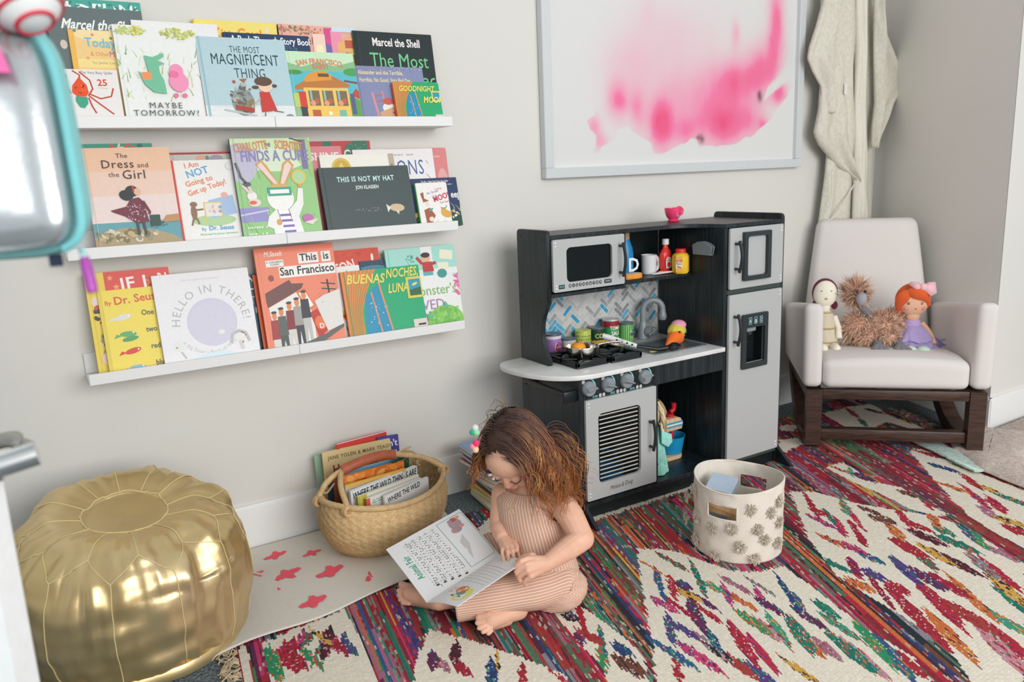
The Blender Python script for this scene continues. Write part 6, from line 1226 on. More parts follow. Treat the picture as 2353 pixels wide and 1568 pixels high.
for u, v, a, s in ((632, 1275, .35, 1), (717, 1271, .1, .85), (662, 1324, .5, 1.2), (759, 1318, .25, 1.2), (863, 1327, .55, 1.05), (612, 1372, .4, 1.15), (720, 1388, .35, 1.1), (545, 1448, .5, 1.15), (586, 1325, .6, .9), (1005, 1200, .2, .9), (900, 1240, .4, 1), (960, 1275, .2, 1)):
    mb = MB(); q = px(u, v, z=.006)
    for k, (l, w_) in enumerate(((.036*s, .024*s), (.028*s, .021*s))):
        an = a+k*(1.25+.2*math.sin(u)); d = V((math.cos(an), math.sin(an), 0)); n_ = V((-d.y, d.x, 0)); N_ = 10; vs = []; fs = []
        for i in range(N_+1):
            f = -1+2*i/N_; hw_ = w_*(1-.55*abs(f)**2)*(1+.15*math.sin(i*2.3+u)); p = q+d*(l*f)+n_*(.004*math.sin(f*2+u))
            for e in (-1, 1): r_ = p+n_*hw_*.55*e; vs.append((r_.x, r_.y, crz(r_.x, r_.y)+.0003*(k+1)))
            if i: fs.append((2*i-2, 2*i-1, 2*i+1, 2*i))
        mb.add(vs, fs, RC)
    mb.build('cross', t)
# pale shaggy rug at the right edge
t = thing('shaggy_rug', 'pale pink shaggy rug with a mint corner lying over the patterned rug', 'rug', (3.0, -.95, 0))
def shag(name, h1, h2):
    m, nt, b = nodes(name, 1, 0, .05); noisy(nt, b, lin(h1), 90, 0, (1, 1, 1), 6, lin(h2), .35, .65, bump=1.0, bscale=240); return m
def sheet(poly, z, mat, nm, seed):
    b = bmesh.new(); vs = [b.verts.new((p[0], p[1], z)) for p in poly]; f = b.faces.new(vs); bmesh.ops.triangulate(b, faces=[f]); bmesh.ops.subdivide_edges(b, edges=b.edges[:], cuts=5); bmesh.ops.subdivide_edges(b, edges=[e for e in b.edges if e.calc_length() > .02], cuts=2)
    for v in b.verts: v.co.z += .003*(noise.noise(v.co*34)+.5)+.002*noise.noise(v.co*110)
    mb = MB(); mb.bm(b, mat); return mb.build(nm, t, 180, solid=.006)
g = lambda u, v: (lambda p: (p.x, p.y))(px(u, v, z=.02))
sheet([g(2092, 1010), g(2125, 1000), g(2200, 1035), g(2262, 1080), g(2240, 1082), g(2160, 1042)], .014, shag('mint_pile', '#a9bfb4', '#c9d8d0'), 'mint_border', 1)
sheet([g(2190, 1032), g(2175, 985), g(2230, 960), g(2285, 984), (3.5, -.78), (3.6, -1.6), g(2400, 1135), g(2262, 1080)], .013, shag('blush_pile', '#c2b0a6', '#dccfc5'), 'blush_field', 2)

# ================================================================== GOLD POUF
def gold():
    m, nt, b = nodes('gold_leather', .36, .8, .5); noisy(nt, b, lin('#c8ae78', 1.15), 5, 0, (1, 1, 1), 4, lin('#d6c197', 1.15), .3, .7, bump=.12, bscale=38); return m
PC = V((.022, -.345, 0)); PR, PH = .266, .375; GD = gold(); STI = M('#d6c48f', .5)
t = thing('gold_pouf', 'round metallic gold leather pouf in front of the wall at far left', 'pouf', PC)
NS = 12
def pprof(u):                          # u 0..1 from top centre down to the floor
    pts = [(0, .885), (.3, .90), (.36, .915), (.62, .955), (.83, .88), (.95, .73), (1.0, .5), (.985, .28), (.95, .1), (.9, .0)]
    k = u*(len(pts)-1); i = min(int(k), len(pts)-2); f = k-i; p0, p1, p2, p3 = pts[max(i-1, 0)], pts[i], pts[i+1], pts[min(i+2, len(pts)-1)]
    c = lambda a, b, c_, d: .5*(2*b+(c_-a)*f+(2*a-5*b+4*c_-d)*f*f+(3*b-a-3*c_+d)*f**3)
    return c(p0[0], p1[0], p2[0], p3[0])*PR, c(p0[1], p1[1], p2[1], p3[1])*PH
def pp(a, u, out=0.0):
    r, z = pprof(u); ph = a*NS/(2*PI)
    lobe = 1+.022*abs(math.sin(PI*ph))*(u > .2)*min((u-.2)*3, 1)
    q = V((math.cos(a)*2.2, math.sin(a)*2.2, u*3)); dn = noise.noise(q*1.2)*.014+noise.noise(q*2.9+V((5, 1, 2)))*.007
    wr = .009*noise.noise(V((a*7, u*3.2, 1)))+.005*noise.noise(V((a*16, u*6, 4)))+.006*noise.noise(V((a*2.2+u*3, u*17, 7)))
    k = (dn+wr)*min(max(u-.12, 0)*4, 1)*(1-.6*(u > .93)); sag = -.02*max(0, math.cos(a+.4))*max(0, 1-abs(u-.4)*2.2)
    tl_ = (math.cos(a)*.12+math.sin(a))*r*.19*(z/PH)**1.5; z += tl_
    return PC+V((math.cos(a)*(r*lobe+k+out), math.sin(a)*(r*lobe+k+out)*.98-.02*(z/PH), max(z+(k*.7+sag if u < .6 else 0)+(out if u < .5 else 0), .003)))
mb = MB(); mb.grid(lambda s, u: pp(2*PI*s, .012+u*.988), 168, 70, GD, True); mb.add([sum((pp(2*PI*i/168, .012) for i in range(168)), V((0, 0, 0)))/168]+[pp(2*PI*i/168, .012) for i in range(168)], [(0, 1+i, 1+(i+1) % 168) for i in range(168)], GD); mb.build('leather_body', t, 180)
def pipe(mb, path, r=.0011): mb.tube([pp(a, u, .0006) for a, u in path], r, STI, 6)
mb = MB(); pipe(mb, [(2*PI*i/72, .215) for i in range(73)], .0016); mb.build('centre_seam', t)
for k in range(NS):
    a = 2*PI*k/NS; h = PI/NS; mb = MB()
    pipe(mb, [(a, lerp(.215, .4, i/10)) for i in range(11)]); pipe(mb, [(lerp(a, a+h, i/8), lerp(.4, .5, i/8)) for i in range(9)]); pipe(mb, [(lerp(a, a-h, i/8), lerp(.4, .5, i/8)) for i in range(9)]); pipe(mb, [(a+h, lerp(.5, .985, i/26)) for i in range(27)])
    mb.build('panel_seam', t)
mb = MB(); mb.lathe([(PR*.9, .003), (PR*.955, .003), (PR*.965, .016), (PR*.94, .03), (PR*.9, .03)], GD, PC, 96, wob=lambda a, z: 1+.012*math.sin(5*a)+.006*math.sin(13*a)); mb.build('base_flange', t, 60)

# ================================================================== BASKET OF BOOKS
BA = math.radians(18); BX, BY = V((math.cos(BA), math.sin(BA), 0)), V((-math.sin(BA), math.cos(BA), 0)); BC = V((.738, -.215, .005))
STRAW = None
def straw():
    m, nt, b = nodes('woven_straw', .75, 0, .2); L = nt.links.new
    tc = N(nt, 'ShaderNodeTexCoord'); at = N(nt, 'ShaderNodeAttribute'); at.attribute_name = 'Col'; L(at.outputs['Color'], b.inputs['Base Color'])
    return m
def bkt(a, q, out=0.0):                 # q 0 base .. 1 rim
    f = float(np.interp(q, [0, .06, .2, .45, .7, .88, 1], [.66, .74, .87, .985, 1.02, 1.0, .965])); ra, rb = .215*f, .16*f
    return BC+BX*((ra+out)*math.cos(a))+BY*((rb+out)*math.sin(a))+Z*(.175*q+.012*math.cos(2*a)*q*q)
t = thing('straw_basket', 'woven straw basket with a brown leather grip full of picture books by the wall', 'basket', BC)
na, nq = 300, 52; rg = np.random.RandomState(3)
vs = []; 
for j in range(nq+1):
    for i in range(na):
        a = 2*PI*i/na; w_ = .0012*(1 if (i+j) % 2 else -1)+.0006*math.sin(i*.7+j); vs.append(bkt(a, j/nq, w_)-BC)
fs = [(j*na+i, j*na+(i+1) % na, (j+1)*na+(i+1) % na, (j+1)*na+i) for j in range(nq) for i in range(na)]
me = bpy.data.meshes.new('woven_body'); me.from_pydata([tuple(v) for v in vs], [], fs)
ca, cb = np.array(lin('#bd9a69')), np.array(lin('#d8bc90')); kk = np.clip(rg.rand(nq, na)*.7+.3*np.sin(np.arange(na)*.9)[None, :]*.5+.15, 0, 1)[..., None]
set_cols(me, (ca*(1-kk)+cb*kk).reshape(-1, 3), 'FACE'); me.materials.append(straw()); me.polygons.foreach_set('use_smooth', [True]*len(fs)); o = bpy.data.objects.new('woven_body', me); COL.objects.link(o); o.parent = t
md = o.modifiers.new('solid', 'SOLIDIFY'); md.thickness = .006; md.offset = -1
mb = MB(); mb.add([bkt(2*PI*i/60, .02) for i in range(60)], [tuple(range(60))], M('#b08d5f', .8)); mb.build('base', t)
ST2 = M('#c2a376', .7, amt=.15, scale=60)
mb = MB(); P_ = [bkt(2*PI*i/120, 1.0, .001)+Z*.004 for i in range(121)]; mb.tube(P_, [.0085+.001*(i % 2) for i in range(121)], ST2, 10); mb.build('rim', t)
A0, A1 = bkt(PI, 1), bkt(0, 1); g0, g1 = px(785, 1082, y=-.205), px(905, 1045, y=-.195)
grip = spline([g0, g0.lerp(g1, .3)+Z*.008, g0.lerp(g1, .7)+Z*.01, g1], 10)
mb = MB(); mb.tube(grip, .0155, M('#a5573a', .5, amt=.12, scale=70, bump=.15), 16); mb.build('leather_grip', t)
for A_, g_, sg in ((A0, g0, -1), (A1, g1, 1)):
    for e in (-.45, .35):
        B_ = bkt((PI if sg < 0 else 0)+e*sg, 1, .004); mid = g_.lerp(B_, .5)+Z*.012+BX*.012*sg
        mb = MB(); mb.tube(spline([g_-BX*.02*sg, g_, mid, B_+Z*.006], 8), .0085, ST2, 10)
        for q in range(3): mb.tube([B_+BX*.014*math.cos(x)+Z*(.013*math.sin(x)-.004)+BY*(.005*(q-1)) for x in [2*PI*i/14 for i in range(15)]], .0055, ST2, 8)
        mb.build('handle_rope', t)
mb = MB(); e = g1+BX*.02; mb.tube(spline([e-BX*.03, e+BX*.02+Z*.004, e+BX*.05+Z*.004], 6), .003, ST2, 8); mb.build('loose_straw', t); mb = MB(); e = g0-BX*.01; mb.tube(spline([e, e-BX*.03-Z*.02, e-BX*.06-Z*.035, e-BX*.05-Z*.05, e-BX*.02-Z*.03], 6), .003, ST2, 8); mb.build('loose_straw', t)
def bbook(tl, tr, z, cover, label, art=None, th=.008, lean=.0, spine=None, zb=.03, wid=None, dy=0):
    a, b = px(*tl, z=z), px(*tr, z=z); a.y += dy; b.y += dy; d = b-a; yaw = math.atan2(d.y, d.x); wd = wid or d.length
    t = thing('picture_book', label, 'book', (a.x, a.y, zb), None, 'picture books in the straw basket', local=True); t.rotation_mode = 'ZYX'
    t.matrix_world = Matrix.Translation((a.x, a.y, zb)) @ Matrix.Rotation(yaw, 4, 'Z') @ Matrix.Rotation(-lean, 4, 'X') @ Matrix.Translation((0, -math.sin(lean)*0, 0))
    if lean: t.location = V((a.x, a.y, zb))-V((-math.sin(yaw), math.cos(yaw), 0))*math.tan(lean)*(z-zb)
    make_book(t, wd, (z-zb)/math.cos(lean), th, cover, art, spine); return t
bbook((884, 1142), (984, 1096), .196, '#d9d9d6', 'white book with black capitals at the very front inside the straw basket', lambda a: a.text('WHERE THE WILD', .06, .13, .085, '#23262a', al='l', bold=1, sx=.72, rot=-3), zb=.05)
bbook((842, 1148), (968, 1098), .197, '#d8d6cf', 'cream book with coral edging behind the front white book in the basket', lambda a: (a.rect(0, 0, .06, a.H, '#d25a3f'), a.scrib(.1, .05, .9, .08, 2, '#4f9a7f', .012, 3)), spine='#c95a3c', zb=.04)
bbook((822, 1143), (962, 1090), .204, '#d5d1c2', 'cream book with an olive spine standing mid basket', lambda a: (a.rect(0, 0, .14, a.H, '#b5ad45'), a.rect(.03, .3, .11, .7, '#9a3a42')), spine='#a9a03c', zb=.03)
bbook((806, 1131), (958, 1070), .216, '#d7d8d8', 'pale grey book with tilted black capital lettering in the middle of the basket', lambda a: a.text('WHERE THE WILD THINGS ARE', .5, .1, .075, '#202428', bold=1, sx=.62, shear=.1), th=.01)
bbook((793, 1117), (932, 1077), .222, '#d9ab55', 'mustard yellow edged book behind the pale grey lettered book', lambda a: (a.rect(0, .05, 1, a.H, '#c7c5bf')), spine='#7fb0b5')
bbook((790, 1096), (928, 1059), .236, '#d8792f', 'orange painted book with thin brown script in the basket', lambda a: (a.blobs(.5, .2, .5, .25, 50, .1, ['#e08a3c', '#c9652a', '#e0a055'], 4), a.text('Daniel', .55, .28, .18, '#8a3f22', shear=.2)), spine='#c9a68a')
bbook((783, 1087), (915, 1053), .238, '#b8d0d6', 'pale blue thin book between the orange book and the leather grip', lambda a: a.rect(0, 0, 1, .05, '#5fa0c0'), spine='#7a4a3a', th=.006)
bbook((764, 1092), (790, 1088), .225, '#8a5236', 'brown spined book near the left end of the basket', None, wid=.21, th=.009)
bbook((752, 1098), (776, 1094), .215, '#27405c', 'dark navy book at the left end of the basket', None, wid=.2, th=.009)
bbook((905, 1062), (950, 1040), .24, '#22523f', 'dark green book with a gold corner at the right of the basket', lambda a: a.line([(.5, .12), (.9, .1), (.85, .3)], .03, '#c9b25a'), wid=.07)
def a_how(a):
    a.text('JANE YOLEN & MARK TEAGUE', .07, .12, .05, '#6b5a30', al='l', bold=1, sx=.9, sp=.06); a.text('How Do', .12, .33, .125, '#8c3a30', al='l', bold=1, sx=.8); a.text('Dinosaurs', .06, .5, .125, '#8c3a30', al='l', bold=1, sx=.8); a.ell(.78, .25, .13, .08, '#5a4a3a', -10); a.ell(.7, .3, .08, .06, '#7a7a58'); a.ell(.84, .29, .06, .05, '#c9a58a')
bbook((735, 1037), (890, 1004), .272, '#d0b887', 'tan book with brown and dark red lettering leaning on the wall above the basket', a_how, th=.01, lean=.1, dy=-.022)
bbook((775, 1022), (889, 991.5), .288, '#c93f38', 'red book with white edge peeking above the tan book', lambda a: a.rect(0, 0, 1, .015, '#d8d4cf'), th=.006, lean=.08, dy=.006)
bbook((868, 1008), (917, 999.5), .276, '#4a4590', 'purple book with white letters behind the tan book at the right', lambda a: (a.text("Don't", .93, .5, .3, '#e3e1e6', al='r', bold=1, sx=.9), a.text('NOW!', .9, .95, .25, '#d5d3e0', al='r', bold=1)), th=.006, lean=.05, dy=.008)
bbook((722, 1048), (760, 1040), .258, '#8fae98', 'pale green book showing a thin left edge behind the tan book', None, wid=.1, th=.005, lean=.08)

# ================================================================== PILE OF BOARD BOOKS behind the child
cols = [('#7fa05a', '#d6d2c6'), ('#d9c53a', '#e0cf4a'), ('#d9c24a', '#d3873f'), ('#dcd8cf', '#7fb0a0'), ('#3a2f4f', '#2f9a7a'), ('#d5d5cf', '#b9c9c4'), ('#6f95a8', '#dcd8d0'), ('#d88a4a', '#dcd5c5'), ('#7a9fc0', '#5a86b5'), ('#d5d0ca', '#b5485a'), ('#355a8a', '#2f4f80'), ('#44709a', '#c95a4a'), ('#2f5f95', '#d3d0c8'), ('#c9c6c4', '#a53f48'), ('#5f86b0', '#7d9fc4')]
names = ['grey green', 'bright yellow', 'yellow and orange', 'cream and green', 'dark plum and green', 'pale grey', 'dusty blue', 'orange', 'soft blue', 'white and crimson', 'navy', 'blue and red', 'deep blue', 'white and maroon', 'pale blue']
order = ['lowest', 'second lowest', 'third from the floor', 'fourth from the floor', 'fifth from the floor', 'sixth from the floor', 'seventh from the floor', 'eighth from the floor', 'seventh from the top', 'sixth from the top', 'fifth from the top', 'fourth from the top', 'third from the top', 'second from the top', 'topmost']
z = .007; rg = random.Random(12)
for k, (c1, c2) in enumerate(cols):
    th = .0118+.003*rg.random(); dx = [.0, .012, .02, .03, .01, .02, -.01, .0, .01, -.012, -.018, .0, -.02, -.028, -.034][k]; w_, l_ = rg.uniform(.14, .17), rg.uniform(.19, .225)
    cx, cy = 1.178+dx, -.175+rg.uniform(-.012, .012); a = rg.uniform(-.09, .09)-.02
    t = thing('board_book', f'{names[k]} board book, {order[k]} in the pile behind the seated child', 'book', (cx, cy, z), None, 'board books piled against the play kitchen', local=True); t.rotation_euler = (0, 0, a)
    mb = MB(); A_ = M(c1, .4); B_ = M(c2, .4)
    mb.prism(rrect(-w_/2, -l_/2, w_/2, l_/2, .008, 3), (0, 0, 0), X, Y, Z, .0016, A_); mb.prism(rrect(-w_/2, -l_/2, w_/2, l_/2, .008, 3), (0, 0, th-.0018), X, Y, Z, .0016, B_); mb.box((w_/2-.003, -l_/2+.003, .0016), (w_/2, l_/2-.003, th-.0018), A_)
    if k in (1, 4, 9, 14): ar = Art(mb, (-w_/2, l_/2, th-.0001), X, -Y, Z, w_); ar.H = l_/w_; ar.blobs(.3, .9, .3, .5, 8, .12, ['#d9703f', '#e3dcc8', '#3f9a8a', '#5a86b5'], k)
    mb.build('cover', t)
    mb = MB(); mb.box((-w_/2+.002, -l_/2+.002, .0017), (w_/2-.0035, l_/2-.002, th-.0019), PAGE); mb.build('pages', t); z += th+.0003

# ================================================================== POMPOM BIN
BNC = V((1.562, -.876, .008)); BR, BH = .128, .212; CAN = fabric('#d0c8bd', 380, .3, .05)
t = thing('pompom_bin', 'beige canvas toy bin dotted with yarn pompoms standing on the patterned rug', 'storage bin', BNC)
HF = math.atan2(-.37, -.93)              # direction of the near handle
def bn(a, q, r=BR): 
    k = 1-.04*(1-q)+.03*math.sin(2*(a-HF)+.6)*q; return BNC+V((math.cos(a)*r*k, math.sin(a)*r*k, BH*q+.007*math.cos(2*(a-HF)+PI)*q*q+.002*noise.noise(V((a*3, q*4, 0)))*0))
NA, NQ = 144, 54
def hole(a, q):
    for h in (HF, HF+PI):
        d = (a-h+PI) % (2*PI)-PI
        if abs(d) < .34 and .61 < q < .81: return True
    return False
vs = []; fs = []
for j in range(NQ+1):
    for i in range(NA): a = 2*PI*i/NA; p = bn(a, j/NQ); n_ = .0035*noise.noise(V((math.cos(a)*4, math.sin(a)*4, j/NQ*5))); vs.append(p+V((math.cos(a), math.sin(a), 0))*n_)
for j in range(NQ):
    for i in range(NA):
        if not hole(2*PI*(i+.5)/NA, (j+.5)/NQ): fs.append((j*NA+i, j*NA+(i+1) % NA, (j+1)*NA+(i+1) % NA, (j+1)*NA+i))
mb = MB(); mb.add(vs, fs, CAN); mb.add([bn(2*PI*i/NA, .012, BR*.99) for i in range(NA)], [tuple(range(NA))], CAN); mb.build('canvas_body', t, 60, solid=.0028)
mb = MB(); mb.tube([bn(2*PI*i/96, 1.0) for i in range(97)], .0024, fabric('#d3c8b8', 380), 8); mb.build('rim_binding', t)
for h in (HF, HF+PI):
    mb = MB(); lp = [(h-.34, .61), (h+.34, .61), (h+.34, .815), (h-.34, .815), (h-.34, .61)]; P_ = []
    for (a0, q0), (a1, q1) in zip(lp, lp[1:]): P_ += [bn(lerp(a0, a1, i/8), lerp(q0, q1, i/8)) for i in range(8)]
    mb.tube(P_+P_[:1], .0022, fabric('#d6ccbc', 380), 6); mb.build('handle_slot', t)
YN = [fabric(c, 200, .2) for c in ('#b7ac9d', '#c4baab', '#aca192')]
rg = random.Random(8)
for (u, v) in ((1598, 1126), (1604, 1186), (1638, 1214), (1682, 1216), (1724, 1171), (1770, 1178), (1741, 1217), (1757, 1240), (1601, 1240), (1646, 1276), (1701, 1258), (1734, 1284), (1581, 1190), (1789, 1152), (1788, 1200), (1785, 1248), (1583, 1140)):
    dr = (px(u, v, d=1)-CAM); o_ = CAM-BNC; A_ = dr.x**2+dr.y**2; B_ = o_.x*dr.x+o_.y*dr.y; C_ = o_.x**2+o_.y**2-(BR*.995)**2; D2 = B_*B_-A_*C_
    tt = (-B_-math.sqrt(max(D2, 0)))/A_; p = CAM+dr*tt; n_ = V((p.x-BNC.x, p.y-BNC.y, 0)).normalized(); u_ = V((-n_.y, n_.x, 0))
    mb = MB(); mb.ell(p+n_*.001, (.008, .008, .008), YN[2], 10, 6)
    for k in range(95):
        e = rg.uniform(-.25, 1.0); a = rg.uniform(0, 2*PI); c_ = math.sqrt(max(0, 1-e*e)); L_ = rg.uniform(.013, .0205); d = (u_*math.cos(a)+Z*math.sin(a))*c_+n_*(max(e, 0)*.62)
        w2 = (u_*rg.uniform(-1, 1)+Z*rg.uniform(-1, 1))*.004; mb.tube([p+n_*.003, p+n_*.004+d*L_*.55+w2*.3, p+n_*.003+d*L_+w2], [.0013, .0014, .0011], rg.choice(YN), 4)
    mb.build('pompom', t)
t = thing('gift_box', 'pale blue cardboard box standing inside the beige pompom bin', 'box', BNC+V((-.03, .03, .0)))
mb = MB(); mx = Matrix.Translation(BNC+V((-.022, .052, .115))) @ Matrix.Rotation(.55, 4, 'Z') @ Matrix.Rotation(.12, 4, 'X') @ Matrix.Rotation(-.1, 4, 'Y'); mb.box((-.05, -.038, -.09), (.05, .038, .07), M('#aab9c9', .5), .002, 1, mx)
ar = Art(mb, mx @ V((.0505, -.036, .06)), mx.to_3x3() @ Y, mx.to_3x3() @ -Z, mx.to_3x3() @ X, .072); ar.text('Pottery', .55, .35, .1, '#4a5566', shear=.3) if False else ar.line([(.3, .3), (.45, .24), (.6, .32), (.75, .22)], .025, '#4a5566'); ar.line([(.3, .42), (.7, .4)], .012, '#4a5566')
mb.build('carton', t)
for x, y, z_, ry, lb in ((-.082, -.033, .148, .13, 'pale wooden toy plank seen through the near handle of the bin'), (-.066, -.026, .126, .05, 'lower light wooden toy plank inside the pompom bin')):
    mb = MB(); mx = Matrix.Translation(BNC+V((x, y, z_))) @ Matrix.Rotation(HF+PI/2, 4, 'Z') @ Matrix.Rotation(ry, 4, 'Y'); mb.box((-.055, -.012, -.009), (.055, .012, .009), wood('#c9a070', '#d9b98a', .5), .003, 2, mx); o = mb.build('toy_plank', loc=BNC+V((x, y, z_))); tag(o, lb, 'toy')
mb = MB(); q = BNC+V((.03, -.02, .1)); mb.tube([q+V((.03*math.cos(x), .025*math.sin(x), .006*math.sin(2*x))) for x in [2*PI*i/24 for i in range(25)]], .011, M('#e0cf3a', .4), 12); o = mb.build('toy_ring', loc=q); tag(o, 'bright yellow toy ring inside the pompom bin', 'toy')
mb = MB(); q = BNC+V((.075, -.035, .1)); mb.ell(q, (.017, .017, .016), wood('#9a5f35', '#b0764a', .45), 20, 12); o = mb.build('wooden_ball', loc=q); tag(o, 'brown wooden ball near the right rim inside the pompom bin', 'toy')
mb = MB(); mb.lathe([(BR*.9, .02), (BR*.9, .085), (0, .09)], fabric('#a58f72', 100), BNC, 30); o = mb.build('wooden_puzzle', loc=BNC); tag(o, 'tan wooden toy base at the bottom of the pompom bin', 'toy')

# ================================================================== THE CHILD
girl = thing('person', 'small child with wavy auburn hair and striped romper sitting cross-legged with a booklet', 'person', (1.0, -.74, .008))
def skin_mat():
    m, nt, b = nodes('skin', .55, 0, .3); noisy(nt, b, lin('#cf9f86', 1.12), 22, 0, (1, 1, 1), 3, lin('#daae96', 1.12), .3, .7); b.inputs['Subsurface Weight'].default_value = .08; b.inputs['Subsurface Radius'].default_value = (.01, .004, .002); return m
SKIN = skin_mat()
HF_ = V((-.9, -.43, 0)).normalized(); BL_ = V((.43, -.9, 0)).normalized()          # facing, and the child's left
hh = V((-.87, -.49, 0)).normalized(); pit = math.radians(43)
FH = hh*math.cos(pit)-Z*math.sin(pit); UH = hh*math.sin(pit)+Z*math.cos(pit); LH = UH.cross(FH)
HC = px(1180, 1034, d=2.06)
hp = lambda x, y, z: HC+FH*x+LH*y+UH*z
HM = Matrix((( FH.x, LH.x, UH.x), (FH.y, LH.y, UH.y), (FH.z, LH.z, UH.z)))
BM = MB()                                # everything that is skin, fused into one surface
def cap(p0, p1, r0, r1, n=16):
    p0, p1 = V(p0), V(p1); d = (p1-p0); L_ = d.length; d = d/L_; pts = []; rs = []
    for k in range(5): t = PI/2*(1-k/4); pts.append(p0-d*r0*math.sin(t)); rs.append(max(r0*math.cos(t), 1e-4))
    pts.append(p0.lerp(p1, .5)); rs.append((r0+r1)/2)
    for k in range(5): t = PI/2*k/4; pts.append(p1+d*r1*math.sin(t)); rs.append(max(r1*math.cos(t), 1e-4))
    BM.tube(pts, rs, SKIN, n)
def chain(ps, rs):
    for i in range(len(ps)-1): cap(ps[i], ps[i+1], rs[i], rs[i+1])
def hell(c, r, mtx=None): BM.ell(hp(*c), r, SKIN, 28, 20, HM if mtx is None else mtx)
# head
hell((-.012, 0, .022), (.083, .070, .073)); hell((.02, 0, -.02), (.06, .060, .066)); hell((.04, 0, .018), (.045, .056, .046))
hell((.045, .027, -.048), (.030, .028, .030)); hell((.045, -.027, -.048), (.030, .028, .030)); hell((.047, 0, -.079), (.027, .029, .021)); hell((.035, 0, -.06), (.035, .04, .035))
hell((.083, 0, -.036), (.0105, .0115, .010)); cap(hp(.074, 0, -.008), hp(.083, 0, -.032), .008, .009); hell((.078, .009, -.038), (.007, .006, .006)); hell((.078, -.009, -.038), (.007, .006, .006))
hell((.070, .027, -.012), (.012, .015, .010)); hell((.070, -.027, -.012), (.012, .015, .010))
hell((.074, 0, -.058), (.010, .018, .006)); hell((.071, 0, -.066), (.010, .015, .006))
hell((-.008, .070, -.026), (.014, .006, .021)); hell((-.008, -.070, -.026), (.014, .006, .021))
# neck and torso
tor = [(1238, 1345, 2.085, .080, .092), (1243, 1300, 2.085, .073, .094), (1232, 1240, 2.09, .064, .088), (1217, 1185, 2.095, .062, .086), (1208, 1145, 2.1, .055, .078), (1209, 1124, 2.1, .038, .05)]
TC = [px(u, v, d=d) for u, v, d, a, b in tor]
nb_ = TC[-1]; cap(nb_, hp(-.035, 0, -.055), .036, .034)
for c_, (u, v, d, a, b) in zip(TC, tor): pass
def rring(i, k=1.0): return [TC[i]+HF_*(tor[i][3]*k*math.cos(q))+BL_*(tor[i][4]*k*math.sin(q)) for q in [2*PI*j/28 for j in range(28)]]
vs = []; fs = []
for i in range(len(TC)): vs += rring(i, .9)
for i in range(len(TC)-1):
    for j in range(28): fs.append((i*28+j, i*28+(j+1) % 28, (i+1)*28+(j+1) % 28, (i+1)*28+j))
fs.append(tuple(range(27, -1, -1))); fs.append(tuple(140+j for j in range(28))); BM.add(vs, fs, SKIN)
# arms
LS = px(1277, 1140, d=2.055); LE = px(1338, 1238, d=1.985); LW = px(1257, 1295, d=1.945)
RS = px(1158, 1136, d=2.14); RE = px(1148, 1208, d=2.115); RW = px(1153, 1234, d=2.07)
cap(TC[4]+BL_*.05, LS, .032, .037); cap(TC[4]-BL_*.05, RS, .032, .034)
chain([LS, LS.lerp(LE, .5)+V((.004, -.004, 0)), LE, LE.lerp(LW, .4), LW], [.037, .0345, .030, .029, .0195]); chain([RS, RS.lerp(RE, .5), RE, RE.lerp(RW, .5), RW], [.034, .031, .027, .025, .0195])
# hands: palm, four fingers with knuckle bends, thumb from the side of the palm
def finger(ps, r0=.0063, r1=.0048): chain(ps, [lerp(r0, r1, i/(len(ps)-1)) for i in range(len(ps))])
pz = lambda u, v, z: px(u, v, z=z)
k0 = [pz(1154, 1257, .163), pz(1164.5, 1260, .166), pz(1175, 1259, .168), pz(1183, 1253, .167)]
for k in range(4): cap(RW, k0[k], .0145, .0068)
tips = [(1155, 1277, 1158, 1289), (1168, 1281, 1171, 1295), (1180, 1279, 1183, 1292), (1190, 1271, 1194, 1282)]
for k, (a, b, c, d) in enumerate(tips): finger([k0[k], k0[k].lerp(pz(a, b, .155), .55)+Z*.004, pz(a, b, .153), pz(c, d, .1465)], .0058 if k < 3 else .0054, .0046)
finger([RW.lerp(k0[3], .3), pz(1181, 1247, .172), pz(1187, 1257, .169), pz(1187.5, 1265, .166)], .0085, .0062)
k1 = [px(1214, 1284, d=1.937), px(1210, 1298, d=1.925), px(1213, 1312, d=1.922), px(1220, 1325, d=1.925)]
for k in range(4): cap(LW.lerp(k1[k], .12), k1[k], .018, .0078)
ft = [((1197, 1290), (1187, 1300), (1189, 1309)), ((1194, 1305), (1186, 1314), (1189, 1322)), ((1199, 1320), (1192, 1328), (1195, 1335)), ((1209, 1333), (1204, 1339), (1208, 1344))]
for k, q in enumerate(ft): finger([k1[k]]+[px(u, v, d=1.93+.004*j) for j, (u, v) in enumerate(q)], .0074 if k < 3 else .0068, .0058)
finger([LW.lerp(k1[0], .45), px(1222, 1277, d=1.95), px(1204, 1280, d=1.96), px(1189, 1290, d=1.965)], .010, .0056)
# legs under the cloth, and bare feet
LHp, LK, LA = TC[0]+BL_*.045, px(1283, 1338, z=.062), px(1010, 1380, z=.05)
RHp, RK, RA = TC[0]-BL_*.045, px(1105, 1262, z=.07), px(1195, 1392, z=.032)
chain([LHp, LK, LA], [.045, .038, .024]); chain([RHp, RK, RA], [.045, .036, .023])
def toes(base, tip, rr):
    for (a, b), r in zip(zip(base, tip), rr): finger([a, a.lerp(b, .55), b], r*1.05, r)
# left foot peeping out behind the booklet (toes point to the far left)
chain([LA, pz(978, 1373, .038), pz(945, 1366, .033)], [.026, .026, .024]); cap(pz(985, 1384, .022), pz(943, 1378, .022), .017, .015)
toes([pz(944, 1351, .047), pz(938, 1362, .039), pz(936, 1371, .032), pz(937, 1380, .025), pz(940, 1388, .019)], [pz(923, 1344, .046), pz(916, 1358, .036), pz(916, 1369, .028), pz(919, 1379, .021), pz(925, 1387, .016)], [.0095, .0064, .006, .0057, .0052])
